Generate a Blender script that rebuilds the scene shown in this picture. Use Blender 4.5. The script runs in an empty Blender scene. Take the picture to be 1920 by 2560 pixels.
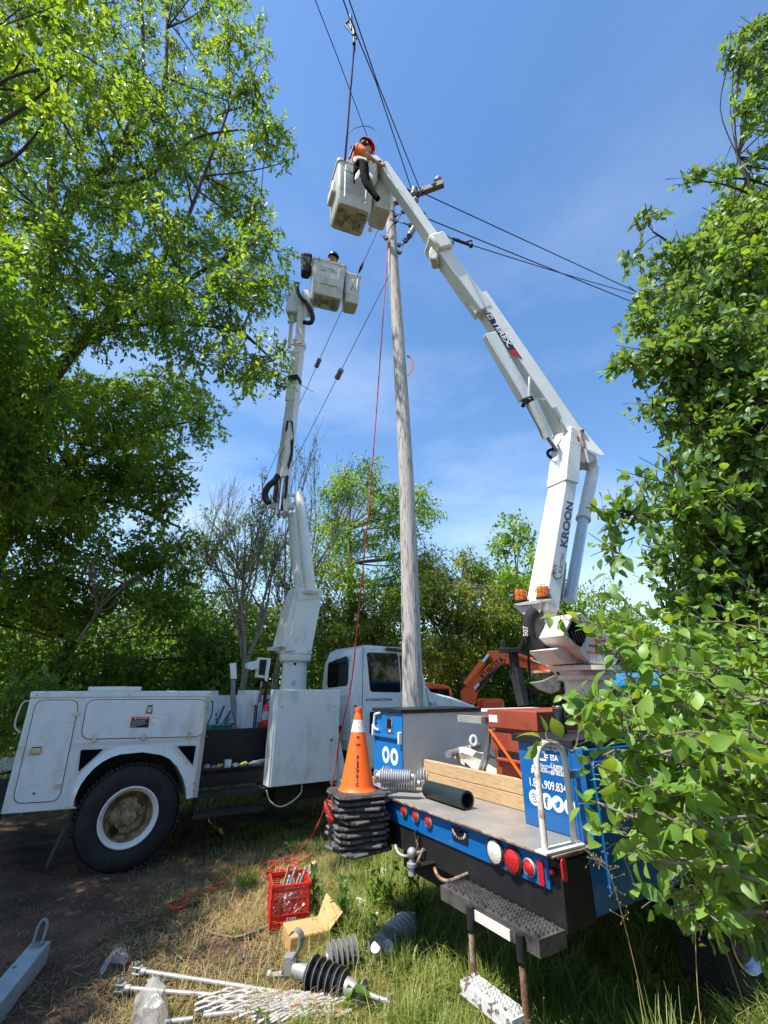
import bpy, bmesh, math, random
import numpy as np
from mathutils import Vector, Matrix
random.seed(7)
R = math.radians
SC = bpy.context.scene
COL = SC.collection
# ---------------------------------------------------------------- camera, sky, sun, exposure
H = 1.85; F_PX = 1140.0; PITCH = R(21.2)
cd = bpy.data.cameras.new("camera"); cam = bpy.data.objects.new("camera", cd); COL.objects.link(cam)
cam.location = (0, 0, H); cam.rotation_euler = (R(90) + PITCH, 0, 0)
cd.sensor_fit = 'HORIZONTAL'; cd.sensor_width = 36; cd.lens = 36 * F_PX / 1920
cd.clip_start = .05; cd.clip_end = 2000
SC.camera = cam
SUN_EL = R(62); SUN_AZ = math.atan2(-.855, -.52)        # from +Y, clockwise
W = bpy.data.worlds.new("World"); SC.world = W; W.use_nodes = True
nt = W.node_tree; nt.nodes.clear()
sky = nt.nodes.new("ShaderNodeTexSky"); sky.sky_type = 'NISHITA'; sky.sun_disc = False
sky.sun_elevation = SUN_EL; sky.sun_rotation = SUN_AZ % (2 * math.pi)
sky.air_density = 1.1; sky.dust_density = .35; sky.ozone_density = 2.2
bg = nt.nodes.new("ShaderNodeBackground"); bg.inputs[1].default_value = .135
wo = nt.nodes.new("ShaderNodeOutputWorld")
tc = nt.nodes.new("ShaderNodeTexCoord"); mp = nt.nodes.new("ShaderNodeMapping"); mp.inputs['Scale'].default_value = (1.2, 1.0, 3.4)
mp.inputs['Rotation'].default_value = (.2, .35, .4)
nz = nt.nodes.new("ShaderNodeTexNoise"); nz.inputs['Scale'].default_value = 1.6; nz.inputs['Detail'].default_value = 7; nz.inputs['Roughness'].default_value = .55
cr = nt.nodes.new("ShaderNodeValToRGB"); cr.color_ramp.elements[0].position = .42; cr.color_ramp.elements[1].position = .78
cr.color_ramp.elements[1].color = (.42, .42, .42, 1); cr.color_ramp.elements[0].color = (0, 0, 0, 1)
mx = nt.nodes.new("ShaderNodeMix"); mx.data_type = 'RGBA'; mx.inputs['B'].default_value = (5.2, 5.6, 6.4, 1)
nt.links.new(tc.outputs['Generated'], mp.inputs[0]); nt.links.new(mp.outputs[0], nz.inputs[0]); nt.links.new(nz.outputs[0], cr.inputs[0])
hs = nt.nodes.new("ShaderNodeHueSaturation"); hs.inputs['Saturation'].default_value = 1.17; nt.links.new(sky.outputs[0], hs.inputs['Color'])
sx = nt.nodes.new("ShaderNodeSeparateXYZ"); nt.links.new(tc.outputs['Generated'], sx.inputs[0]); mr = nt.nodes.new("ShaderNodeMapRange"); mr.inputs['From Min'].default_value = .92; mr.inputs['From Max'].default_value = .40
nt.links.new(sx.outputs['Z'], mr.inputs[0]); mm = nt.nodes.new("ShaderNodeMath"); mm.operation = 'MULTIPLY'; nt.links.new(cr.outputs[0], mm.inputs[0]); nt.links.new(mr.outputs[0], mm.inputs[1])
nt.links.new(mm.outputs[0], mx.inputs['Factor']); nt.links.new(hs.outputs[0], mx.inputs['A'])
nt.links.new(mx.outputs['Result'], bg.inputs[0]); nt.links.new(bg.outputs[0], wo.inputs[0])
sl = bpy.data.lights.new("sun", 'SUN'); sl.energy = 4.6; sl.angle = R(.53); sl.color = (1, .95, .87)
so = bpy.data.objects.new("sun", sl); COL.objects.link(so)
SD = Vector((math.sin(SUN_AZ) * math.cos(SUN_EL), math.cos(SUN_AZ) * math.cos(SUN_EL), math.sin(SUN_EL)))
so.rotation_euler = SD.to_track_quat('Z', 'Y').to_euler(); so.location = (0, 0, 40)
SC.view_settings.view_transform = 'Standard'; SC.view_settings.look = 'None'
SC.view_settings.exposure = .9; SC.view_settings.gamma = 1; SC.view_settings.use_curve_mapping = False
SC.render.engine = 'CYCLES'; SC.cycles.max_bounces = 7; SC.cycles.transparent_max_bounces = 8
SC.cycles.caustics_reflective = False; SC.cycles.caustics_refractive = False
# ---------------------------------------------------------------- photo measuring (full-size photo pixels -> world)
CP, SP = math.cos(PITCH), math.sin(PITCH)
def ray(p):
    X = p[0] - 960; Y = 1280 - p[1]; v = Y * CP + F_PX * SP; w = F_PX * CP - Y * SP
    return Vector((X / w, 1, v / w))
O = Vector((0, 0, H))
def A(p, y): return O + ray(p) * y
def onplane(p, p0, n):
    d = ray(p); return O + d * ((p0 - O).dot(n) / d.dot(n))
def G(p, z=0): return onplane(p, Vector((0, 0, z)), Vector((0, 0, 1)))
def win(x0, y0, k): return lambda x, y: (x0 + x * k, y0 + y * k)
wD = lambda x, y: (x * 1.15732, y * 1.15732)
wA = win(0, 1550, .57866); wB = win(860, 1500, .63894); wC = win(700, 300, .30139); wN = win(600, 600, .33898)
wE = win(1250, 1050, .36166); wF = win(0, 1650, .30139); wG = win(450, 1550, .33152); wJ = win(950, 1900, .33152)
wK = win(1150, 1550, .30139); wL = win(1000, 700, .30139); wM = win(1270, 1780, .18083); wP = win(820, 1740, .18086)
wO = win(640, 2150, .25316); wQ = win(960, 1500, .13564); wR = win(840, 0, .1898); wS = win(700, 1200, .199)
wT = win(940, 430, .12203); wW = win(200, 2300, .33152); wH = win(600, 2050, .30139); wI = win(780, 1720, .25316)
class Frame:
    def __init__(s, o, deg):
        s.o = Vector(o); s.u = Vector((math.sin(R(deg)), math.cos(R(deg)), 0)); s.w = Vector((-s.u.y, s.u.x, 0))
    def P(s, a, r, z): return s.o + s.u * a + s.w * r + Vector((0, 0, z))
    def loc(s, q):
        d = q - s.o; return (d.dot(s.u), d.dot(s.w), q.z)
    def side(s, p, r=0):
        q = onplane(p, s.P(0, r, 0), s.w); l = s.loc(q); return (l[0], l[2])
    def rear(s, p, a=0):
        q = onplane(p, s.P(a, 0, 0), s.u); l = s.loc(q); return (l[1], l[2])
    def top(s, p, z):
        l = s.loc(G(p, z)); return (l[0], l[1])
LT = Frame((-2.77, 6.0, 0), 58)
RT = Frame((.877, 2.775, 0), 59)
# ---------------------------------------------------------------- materials
MATS = {}
def rgb(c): return (c[0], c[1], c[2], 1)
def mat(name, col, rough=.5, metal=0, col2=None, nscale=6, lo=.45, hi=.7, bump=0, bscale=60, stretch=None, coat=0, trans=0, alpha=1, spec=.5, emis=None, mottle=.06):
    m = bpy.data.materials.new(name); m.use_nodes = True; n = m.node_tree; b = n.nodes['Principled BSDF']; L = n.links.new
    b.inputs['Base Color'].default_value = rgb(col); b.inputs['Roughness'].default_value = rough; b.inputs['Metallic'].default_value = metal
    b.inputs['Coat Weight'].default_value = coat; b.inputs['Transmission Weight'].default_value = trans; b.inputs['Alpha'].default_value = alpha
    b.inputs['Specular IOR Level'].default_value = spec
    t = n.nodes.new("ShaderNodeTexCoord"); src = t.outputs['Object']
    if stretch:
        q = n.nodes.new("ShaderNodeMapping"); q.inputs['Scale'].default_value = stretch; L(src, q.inputs[0]); src = q.outputs[0]
    cur = None
    if mottle:      # broad uneven tone of real paint and metal
        z0 = n.nodes.new("ShaderNodeTexNoise"); z0.inputs['Scale'].default_value = nscale * .45; z0.inputs['Detail'].default_value = 5; L(src, z0.inputs[0])
        k0 = n.nodes.new("ShaderNodeMix"); k0.data_type = 'RGBA'
        k0.inputs['A'].default_value = rgb([c * (1 - 2.2 * mottle) for c in col]); k0.inputs['B'].default_value = rgb([min(1, c * (1 + mottle)) for c in col])
        L(z0.outputs[0], k0.inputs['Factor']); cur = k0.outputs['Result']
        mr = n.nodes.new("ShaderNodeMapRange"); mr.inputs['To Min'].default_value = max(0, rough - .12); mr.inputs['To Max'].default_value = min(1, rough + .15)
        L(z0.outputs[0], mr.inputs[0]); L(mr.outputs[0], b.inputs['Roughness'])
    if col2:
        z = n.nodes.new("ShaderNodeTexNoise"); z.inputs['Scale'].default_value = nscale; z.inputs['Detail'].default_value = 9; z.inputs['Roughness'].default_value = .65
        L(src, z.inputs[0]); r_ = n.nodes.new("ShaderNodeValToRGB"); r_.color_ramp.elements[0].position = lo; r_.color_ramp.elements[1].position = hi
        L(z.outputs[0], r_.inputs[0]); k = n.nodes.new("ShaderNodeMix"); k.data_type = 'RGBA'
        if cur: L(cur, k.inputs['A'])
        else: k.inputs['A'].default_value = rgb(col)
        k.inputs['B'].default_value = rgb(col2); L(r_.outputs[0], k.inputs['Factor']); cur = k.outputs['Result']
    if cur: L(cur, b.inputs['Base Color'])
    if bump:
        z = n.nodes.new("ShaderNodeTexNoise"); z.inputs['Scale'].default_value = bscale; z.inputs['Detail'].default_value = 4; L(src, z.inputs[0])
        q = n.nodes.new("ShaderNodeBump"); q.inputs['Strength'].default_value = bump; q.inputs['Distance'].default_value = .01; L(z.outputs[0], q.inputs['Height']); L(q.outputs[0], b.inputs['Normal'])
    if emis:
        b.inputs['Emission Color'].default_value = rgb(emis[0]); b.inputs['Emission Strength'].default_value = emis[1]
    MATS[name] = m; return m
white = mat("white_paint", (.72, .76, .76), .32, 0, (.46, .44, .38), 5, .50, .80, coat=.25, stretch=(1, 1, .45))
whiteb = mat("boom_white_paint", (.74, .75, .70), .36, 0, (.33, .30, .25), 7, .60, .80, bump=.05)
whitew = mat("worn_white_paint", (.66, .62, .58), .5, 0, (.30, .14, .09), 7, .5, .78, bump=.15)
fibre = mat("bucket_fibreglass", (.62, .63, .54), .45, 0, (.30, .28, .20), 5, .50, .8, bump=.1, bscale=30)
scuff = mat("scuffed_black", (.10, .10, .09), .7, 0, (.5, .5, .42), 14, .35, .6)
blue = mat("blue_paint", (.004, .115, .36), .28, 0, (.02, .09, .2), 4, .6, .9, coat=.4)
bluel = mat("light_blue_paint", (.01, .17, .48), .3, coat=.3)
black = mat("black_paint", (.006, .006, .007), .6, 0, (.022, .02, .018), 6, .5, .85, bump=.1)
blackg = mat("black_gloss", (.008, .008, .009), .18)
rubber = mat("rubber", (.010, .010, .011), .8, 0, (.035, .031, .027), 4, .45, .8, bump=.35, bscale=22)
coneb = mat("cone_base_rubber", (.022, .021, .023), .75, 0, (.085, .078, .072), 3, .4, .75, bump=.3, bscale=40)
orange = mat("cone_orange", (.95, .135, .008), .5, 0, (.55, .10, .02), 9, .6, .85)
orangep = mat("excavator_orange", (.88, .12, .015), .35, 0, (.5, .08, .02), 6, .6, .85, coat=.2)
reflw = mat("reflective_white", (.72, .70, .64), .5, 0, (.35, .30, .24), 30, .52, .66)
redbox = mat("oxide_red_paint", (.30, .055, .026), .45, 0, (.10, .02, .012), 5, .5, .85, bump=.06)
redcr = mat("crate_red_plastic", (.58, .022, .012), .42, 0, (.34, .02, .015), 10, .55, .85)
redlens = mat("red_lens", (.50, .008, .012), .12, coat=.6, bump=.5, bscale=160)
clearlens = mat("clear_lens", (.70, .70, .62), .15, coat=.6, bump=.5, bscale=160)
amber = mat("amber_lens", (.85, .20, .01), .15, coat=.5, trans=.3)
galv = mat("galvanised_steel", (.52, .53, .54), .42, .75, (.30, .30, .31), 18, .45, .7, bump=.1, bscale=90)
alum = mat("aluminium", (.62, .62, .62), .3, .9, (.35, .34, .33), 20, .5, .75)
chrome = mat("chrome", (.7, .7, .72), .12, 1, mottle=0)
rust = mat("rusty_steel", (.20, .10, .05), .7, .3, (.45, .36, .28), 14, .45, .65, bump=.4, bscale=50)
rustw = mat("rust_stained_white", (.68, .64, .58), .5, 0, (.32, .13, .04), 12, .56, .68, bump=.25)
gray = mat("grey_panel", (.62, .61, .59), .5, 0, (.50, .49, .47), 3, .5, .8)
greyp = mat("polymer_grey", (.19, .20, .21), .45)
conel = mat("cone_lug_rubber", (.075, .068, .066), .8, 0, (.16, .145, .13), 5, .4, .7, bump=.3)
clothb = mat("black_cloth", (.004, .004, .005), .95, spec=.1, bump=.4, bscale=25)
wheelr = mat("rusty_wheel", (.36, .29, .17), .65, 0, (.15, .06, .022), 9, .42, .60, bump=.35)
blackp = mat("polymer_black", (.012, .022, .025), .4)
silver = mat("silver_casting", (.36, .36, .35), .55, .6, (.4, .39, .37), 12, .45, .7, bump=.1)
glass = mat("dark_glass", (.006, .008, .008), .04, 0, mottle=0, spec=.45)
card = mat("cardboard", (.52, .30, .13), .8, 0, (.42, .23, .09), 8, .5, .8, bump=.1)
wood = mat("lumber", (.56, .38, .20), .7, 0, (.36, .22, .11), 3, .45, .7, stretch=(3, 3, 22), bump=.15, bscale=8)
canvas = mat("canvas", (.68, .60, .47), .85, 0, (.45, .38, .27), 5, .5, .8, bump=.3, bscale=18)
ropew = mat("rope_white", (.42, .41, .38), .6, 0, (.75, .22, .08), 7, .62, .66)
ropeo = mat("rope_orange", (.55, .045, .015), .7, 0, (.35, .05, .03), 20, .5, .7, bump=.4, bscale=120)
ropedk = mat("strap_maroon", (.14, .03, .03), .7)
wire = mat("wire_dark", (.02, .022, .03), .5, .3, mottle=0)
strand = mat("guy_strand", (.20, .21, .23), .5, .5, mottle=0)
plastic = mat("clear_plastic_bag", (.80, .82, .82), .18, 0, mottle=0, trans=.45, alpha=.42, bump=1, bscale=16)
hvorange = mat("orange_shirt", (.85, .20, .05), .8, bump=.3)
redhat = mat("red_hard_hat", (.75, .02, .02), .25, coat=.4)
greenhat = mat("green_hard_hat", (.006, .06, .03), .3, coat=.3)
skin = mat("skin", (.48, .24, .15), .55)
hair = mat("dark_hair", (.02, .014, .01), .7)
redbag = mat("orange_red_fabric", (.78, .035, .02), .7, bump=.3, bscale=20)
inkb = mat("black_lettering", (.01, .01, .012), .5, mottle=0)
inkn = mat("navy_lettering", (.008, .03, .12), .4, mottle=0)
inkw = mat("white_lettering", (.80, .80, .78), .45, mottle=0)
inkr = mat("red_lettering", (.5, .01, .015), .45, mottle=0)
inkg = mat("grey_print", (.35, .35, .36), .5, 0, (.7, .7, .68), 90, .45, .55, mottle=0)
teal = mat("teal_plastic", (.01, .17, .18), .4)
yel = mat("yellow_film", (.55, .48, .08), .4, bump=.5)
bluec = mat("blue_plastic", (.05, .14, .55), .3, 0, (.7, .75, .8), 30, .5, .55)
flower = mat("white_petals", (.8, .78, .72), .7)
# pole wood
def polemat():
    m = mat("weathered_pole", (.50, .47, .44), .85, 0, (.20, .185, .17), 5.5, .50, .60, stretch=(9, 9, .7), bump=.8, bscale=9)
    return m
polew = polemat()
bark = mat("bark", (.085, .070, .055), .9, 0, (.035, .03, .025), 8, .4, .7, stretch=(3, 3, .6), bump=.8, bscale=20)
barkl = mat("pale_bark", (.24, .20, .155), .9, 0, (.12, .10, .08), 10, .4, .7, bump=.5)
# checker plate, used for decks, box lids and steps
def platemat(name, col, col2, sc=34, rough=.5, metal=.5):
    m = mat(name, col, rough, metal, col2, 4, .45, .75); n = m.node_tree; L = n.links.new; b = n.nodes['Principled BSDF']
    t = n.nodes.new("ShaderNodeTexCoord"); q = n.nodes.new("ShaderNodeMapping"); q.inputs['Rotation'].default_value = (0, 0, R(31 + 45)); q.inputs['Scale'].default_value = (sc, sc, sc)
    L(t.outputs['Object'], q.inputs[0]); ck = n.nodes.new("ShaderNodeTexBrick"); ck.inputs['Scale'].default_value = 1; ck.inputs['Mortar Size'].default_value = .14; ck.inputs['Mortar Smooth'].default_value = .3
    ck.inputs['Brick Width'].default_value = 1.1; ck.inputs['Row Height'].default_value = .55
    ck.inputs['Color1'].default_value = (1, 1, 1, 1); ck.inputs['Color2'].default_value = (.7, .7, .7, 1); ck.inputs['Mortar'].default_value = (0, 0, 0, 1)
    L(q.outputs[0], ck.inputs[0]); bp = n.nodes.new("ShaderNodeBump"); bp.inputs['Strength'].default_value = .75; bp.inputs['Distance'].default_value = .004
    L(ck.outputs['Color'], bp.inputs['Height']); L(bp.outputs[0], b.inputs['Normal']); return m
deckm = platemat("deck_plate", (.34, .325, .30), (.50, .44, .37))
platb = platemat("black_checker_plate", (.03, .031, .036), (.055, .055, .06), 30, .35)
platg = platemat("bright_checker_plate", (.50, .49, .46), (.3, .27, .22), 34)
# leaves
def leafmat(name, c1, c2, tr, tw=.4, rough=.45):
    m = bpy.data.materials.new(name); m.use_nodes = True; n = m.node_tree; b = n.nodes['Principled BSDF']; L = n.links.new
    g = n.nodes.new("ShaderNodeNewGeometry"); k = n.nodes.new("ShaderNodeMix"); k.data_type = 'RGBA'; k.inputs['A'].default_value = rgb(c1); k.inputs['B'].default_value = rgb(c2)
    L(g.outputs['Random Per Island'], k.inputs['Factor']); L(k.outputs['Result'], b.inputs['Base Color']); b.inputs['Roughness'].default_value = rough
    t = n.nodes.new("ShaderNodeBsdfTranslucent"); hk = n.nodes.new("ShaderNodeMix"); hk.data_type = 'RGBA'; hk.inputs['A'].default_value = rgb(tr); hk.inputs['B'].default_value = rgb([tr[0] * 1.5, tr[1] * 1.15, tr[2]])
    L(g.outputs['Random Per Island'], hk.inputs['Factor']); L(hk.outputs['Result'], t.inputs[0])
    x = n.nodes.new("ShaderNodeMixShader"); x.inputs[0].default_value = tw; L(b.outputs[0], x.inputs[1]); L(t.outputs[0], x.inputs[2])
    L(x.outputs[0], n.nodes['Material Output'].inputs[0]); MATS[name] = m; return m
lf_big = leafmat("leaf_green", (.060, .14, .012), (.115, .225, .02), (.27, .49, .02), .46)
lf_lit = leafmat("leaf_yellow_green", (.115, .235, .014), (.20, .33, .02), (.36, .56, .02), .48)
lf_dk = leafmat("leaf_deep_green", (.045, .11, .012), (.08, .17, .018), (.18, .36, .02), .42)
lf_ap = leafmat("leaf_apple", (.075, .155, .03), (.14, .26, .06), (.26, .46, .05), .36, .5)
lf_nr = leafmat("leaf_near_apple", (.085, .185, .022), (.20, .34, .05), (.34, .56, .04), .36, .46)
lf_ye = leafmat("leaf_olive_yellow", (.13, .20, .02), (.24, .30, .03), (.36, .46, .03), .45)
lf_gy = leafmat("leaf_grey_green", (.10, .14, .08), (.16, .21, .12), (.20, .30, .12), .35)
gr_g = leafmat("grass_green", (.085, .18, .02), (.36, .37, .09), (.22, .36, .04), .35, .5)
gr_d = leafmat("grass_dry", (.28, .20, .08), (.50, .38, .18), (.35, .28, .10), .3, .6)
# ground
def groundmat():
    m = bpy.data.materials.new("ground_soil"); m.use_nodes = True; n = m.node_tree; b = n.nodes['Principled BSDF']; L = n.links.new; b.inputs['Roughness'].default_value = .95
    t = n.nodes.new("ShaderNodeTexCoord"); z = n.nodes.new("ShaderNodeTexNoise"); z.inputs['Scale'].default_value = 1.1; z.inputs['Detail'].default_value = 10; z.inputs['Roughness'].default_value = .7
    L(t.outputs['Object'], z.inputs[0]); r_ = n.nodes.new("ShaderNodeValToRGB"); e = r_.color_ramp.elements
    e[0].position = .38; e[0].color = (.050, .031, .017, 1); e[1].position = .70; e[1].color = (.27, .155, .08, 1); e2 = e.new(.52); e2.color = (.105, .062, .033, 1)
    L(z.outputs[0], r_.inputs[0]); z2 = n.nodes.new("ShaderNodeTexNoise"); z2.inputs['Scale'].default_value = 45; z2.inputs['Detail'].default_value = 8; L(t.outputs['Object'], z2.inputs[0])
    k = n.nodes.new("ShaderNodeMix"); k.data_type = 'RGBA'; k.blend_type = 'MULTIPLY'; k.inputs['Factor'].default_value = .7; L(r_.outputs[0], k.inputs['A']); r2 = n.nodes.new("ShaderNodeValToRGB")
    r2.color_ramp.elements[0].position = .3; r2.color_ramp.elements[0].color = (.35, .35, .35, 1); r2.color_ramp.elements[1].position = .7; r2.color_ramp.elements[1].color = (1.5, 1.4, 1.3, 1)
    L(z2.outputs[0], r2.inputs[0]); L(r2.outputs[0], k.inputs['B']); L(k.outputs['Result'], b.inputs['Base Color'])
    q = n.nodes.new("ShaderNodeBump"); q.inputs['Strength'].default_value = 1; q.inputs['Distance'].default_value = .03; L(z2.outputs[0], q.inputs['Height']); L(q.outputs[0], b.inputs['Normal']); return m
soil = groundmat()
# ---------------------------------------------------------------- mesh helpers
def V(*a): return Vector(a)
class MB:
    def __init__(s): s.v = []; s.f = []
    def add(s, vs, fs):
        o = len(s.v); s.v += [Vector(q) for q in vs]; s.f += [tuple(i + o for i in f) for f in fs]; return s
    def hexa(s, p):   # 8 points, bottom 4 then top 4
        return s.add(p, [(0, 3, 2, 1), (4, 5, 6, 7), (0, 1, 5, 4), (1, 2, 6, 5), (2, 3, 7, 6), (3, 0, 4, 7)])
    def fbox(s, F, a0, a1, r0, r1, z0, z1):
        return s.hexa([F.P(a0, r0, z0), F.P(a1, r0, z0), F.P(a1, r1, z0), F.P(a0, r1, z0), F.P(a0, r0, z1), F.P(a1, r0, z1), F.P(a1, r1, z1), F.P(a0, r1, z1)])
    def box(s, c, sz, rot=None):
        c = Vector(c); M = rot or Matrix.Identity(3); x, y, z = [q / 2 for q in sz]
        return s.hexa([c + M @ Vector(q) for q in [(-x, -y, -z), (x, -y, -z), (x, y, -z), (-x, y, -z), (-x, -y, z), (x, -y, z), (x, y, z), (-x, y, z)]])
    def prism(s, pts, ext):
        n = len(pts); e = Vector(ext); pts = [Vector(p) for p in pts]
        s.add(pts + [p + e for p in pts], [tuple(range(n)), tuple(range(2 * n - 1, n - 1, -1))] + [(i, i + n, (i + 1) % n + n, (i + 1) % n) for i in range(n)]); return s
    def beam(s, p0, p1, w0, h0, w1=None, h1=None, side=None):
        p0 = Vector(p0); p1 = Vector(p1); w1 = w0 if w1 is None else w1; h1 = h0 if h1 is None else h1
        d = (p1 - p0).normalized(); sd = Vector(side) if side else Vector((0, 0, 1)).cross(d)
        if sd.length < 1e-4: sd = Vector((1, 0, 0))
        sd = (sd - d * sd.dot(d)).normalized(); up = d.cross(sd)
        q = lambda p, w, h: [p - sd * w / 2 - up * h / 2, p + sd * w / 2 - up * h / 2, p + sd * w / 2 + up * h / 2, p - sd * w / 2 + up * h / 2]
        return s.hexa(q(p0, w0, h0) + q(p1, w1, h1))
    def tube(s, pts, r, n=10, cap=True, smooth=0):
        pts = [Vector(p) for p in pts]
        if smooth: pts = catmull(pts, smooth)
        m = len(pts); rs = r if hasattr(r, '__len__') else [r] * m
        if len(rs) != m: rs = [float(q) for q in np.interp(np.linspace(0, 1, m), np.linspace(0, 1, len(rs)), rs)]
        T = [(pts[min(i + 1, m - 1)] - pts[max(i - 1, 0)]).normalized() for i in range(m)]
        a = T[0].orthogonal().normalized(); vs = []; fs = []
        for i in range(m):
            a = (a - T[i] * a.dot(T[i])).normalized(); b = T[i].cross(a)
            for k in range(n):
                t = 2 * math.pi * k / n; vs.append(pts[i] + (a * math.cos(t) + b * math.sin(t)) * rs[i])
        for i in range(m - 1):
            for k in range(n): fs.append((i * n + k, i * n + (k + 1) % n, (i + 1) * n + (k + 1) % n, (i + 1) * n + k))
        if cap: fs += [tuple(range(n - 1, -1, -1)), tuple((m - 1) * n + k for k in range(n))]
        return s.add(vs, fs)
    def lathe(s, prof, c, ax=(0, 0, 1), n=32, ref=None):
        c = Vector(c); ax = Vector(ax).normalized(); a = (Vector(ref) if ref else ax.orthogonal()); a = (a - ax * a.dot(ax)).normalized(); b = ax.cross(a); vs = []; fs = []
        for (r, h) in prof:
            for k in range(n):
                t = 2 * math.pi * k / n; vs.append(c + ax * h + (a * math.cos(t) + b * math.sin(t)) * max(r, .0001))
        for i in range(len(prof) - 1):
            for k in range(n): fs.append((i * n + k, i * n + (k + 1) % n, (i + 1) * n + (k + 1) % n, (i + 1) * n + k))
        return s.add(vs, fs)
    def ball(s, c, r, n=12, sc=(1, 1, 1)):
        c = Vector(c); vs = [c + Vector((0, 0, r * sc[2]))]; fs = []; h = n // 2
        for i in range(1, h):
            t = math.pi * i / h
            for k in range(n): vs.append(c + Vector((r * sc[0] * math.sin(t) * math.cos(2 * math.pi * k / n), r * sc[1] * math.sin(t) * math.sin(2 * math.pi * k / n), r * sc[2] * math.cos(t))))
        vs.append(c - Vector((0, 0, r * sc[2])))
        for k in range(n): fs.append((0, 1 + k, 1 + (k + 1) % n))
        for i in range(h - 2):
            for k in range(n): a = 1 + i * n; fs.append((a + k, a + n + k, a + n + (k + 1) % n, a + (k + 1) % n))
        a = 1 + (h - 2) * n; L_ = len(vs) - 1
        for k in range(n): fs.append((a + k, L_, a + (k + 1) % n))
        return s.add(vs, fs)
def catmull(P, k):
    out = []; n = len(P)
    for i in range(n - 1):
        p0, p1, p2, p3 = P[max(i - 1, 0)], P[i], P[i + 1], P[min(i + 2, n - 1)]
        for j in range(k):
            t = j / k; out.append(.5 * ((2 * p1) + (p2 - p0) * t + (2 * p0 - 5 * p1 + 4 * p2 - p3) * t * t + (3 * p1 - p0 - 3 * p2 + p3) * t ** 3))
    return out + [P[-1]]
def tag(o, label=None, cat=None, group=None, kind=None):
    if label: o['label'] = label
    if cat: o['category'] = cat
    if group: o['group'] = group
    if kind: o['kind'] = kind
    return o
def thing(name, loc, label, cat, group=None):
    o = bpy.data.objects.new(name, None); COL.objects.link(o); o.location = loc; o.empty_display_size = .1
    o['org'] = [float(q) for q in loc]; return tag(o, label, cat, group)
def finish(me, org, smooth, ang):
    bm = bmesh.new(); bm.from_mesh(me); bmesh.ops.recalc_face_normals(bm, faces=bm.faces); bm.to_mesh(me); bm.free()
    if smooth:
        me.polygons.foreach_set('use_smooth', [True] * len(me.polygons)); me.set_sharp_from_angle(angle=R(ang))
def part(name, mb, m, parent=None, bevel=0, smooth=True, ang=35, org=None, label=None, recalc=True):
    if parent is not None:
        r = parent
        while r.parent: r = r.parent
        org = Vector(r['org'])
    org = Vector(org) if org is not None else Vector((0, 0, 0))
    me = bpy.data.meshes.new(name); me.from_pydata([tuple(q - org) for q in mb.v], [], mb.f); me.materials.append(m)
    finish(me, org, smooth, ang)
    o = bpy.data.objects.new(name, me); COL.objects.link(o)
    if parent is not None: o.parent = parent
    else: o.location = org; o['org'] = [float(q) for q in org]
    if bevel:
        b = o.modifiers.new('bevel', 'BEVEL'); b.width = bevel; b.segments = 2; b.limit_method = 'ANGLE'; b.angle_limit = R(40)
    if label: o['label'] = label
    return o
def solo(name, mb, m, label, cat, group=None, **k):
    zs = min(q.z for q in mb.v); c = sum(mb.v, Vector()) / len(mb.v)
    o = part(name, mb, m, None, org=(c.x, c.y, zs), **k); return tag(o, label, cat, group)
def dup(root, dloc, rotz=0, label=None, group=None):
    r = root.copy(); COL.objects.link(r); r.location = Vector(root.location) + Vector(dloc); r.rotation_euler = (0, 0, rotz)
    if label: r['label'] = label
    if group: r['group'] = group
    for ch in list(root.children):
        c = ch.copy(); COL.objects.link(c); c.parent = r
        for g in list(ch.children):
            d = g.copy(); COL.objects.link(d); d.parent = c
    return r
def text(s, size, o, xd, yd, m, parent, name='lettering', ext=.001, sx=1, align='LEFT', bold=0):
    cu = bpy.data.curves.new('t', 'FONT'); cu.body = s; cu.size = 1; cu.extrude = 0; cu.align_x = align; cu.offset = bold; cu.resolution_u = 3
    ob = bpy.data.objects.new('t', cu); COL.objects.link(ob); dg = bpy.context.evaluated_depsgraph_get(); dg.update()
    me = bpy.data.meshes.new_from_object(ob.evaluated_get(dg)); bpy.data.objects.remove(ob)
    xd = Vector(xd).normalized(); yd = Vector(yd).normalized(); n = xd.cross(yd).normalized(); mb = MB()
    vs = [Vector(o) + xd * (q.co.x * size * sx) + yd * (q.co.y * size) + n * ext for q in me.vertices]
    mb.add(vs, [tuple(p.vertices) for p in me.polygons]); bpy.data.meshes.remove(me)
    return part(name, mb, m, parent, smooth=False)
def rquad(c, rad, k=5):   # rounded polygon from corner list (2-D tuples)
    out = []; n = len(c)
    for i in range(n):
        p = np.array(c[i]); a = np.array(c[i - 1]) - p; b = np.array(c[(i + 1) % n]) - p; la, lb = np.linalg.norm(a), np.linalg.norm(b)
        q = min(rad, la * .45, lb * .45); p0 = p + a / la * q; p2 = p + b / lb * q
        for j in range(k + 1):
            t = j / k; out.append(tuple((1 - t) ** 2 * p0 + 2 * t * (1 - t) * p + t * t * p2))
    return out
def grow(c, d):
    cx = sum(q[0] for q in c) / len(c); cy = sum(q[1] for q in c) / len(c)
    return [(q[0] + d * (1 if q[0] > cx else -1), q[1] + d * (1 if q[1] > cy else -1)) for q in c]
def sidep(F, sz, r): return [F.P(a, r, z) for a, z in sz]
def rearp(F, rz, a): return [F.P(a, r, z) for r, z in rz]
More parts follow.
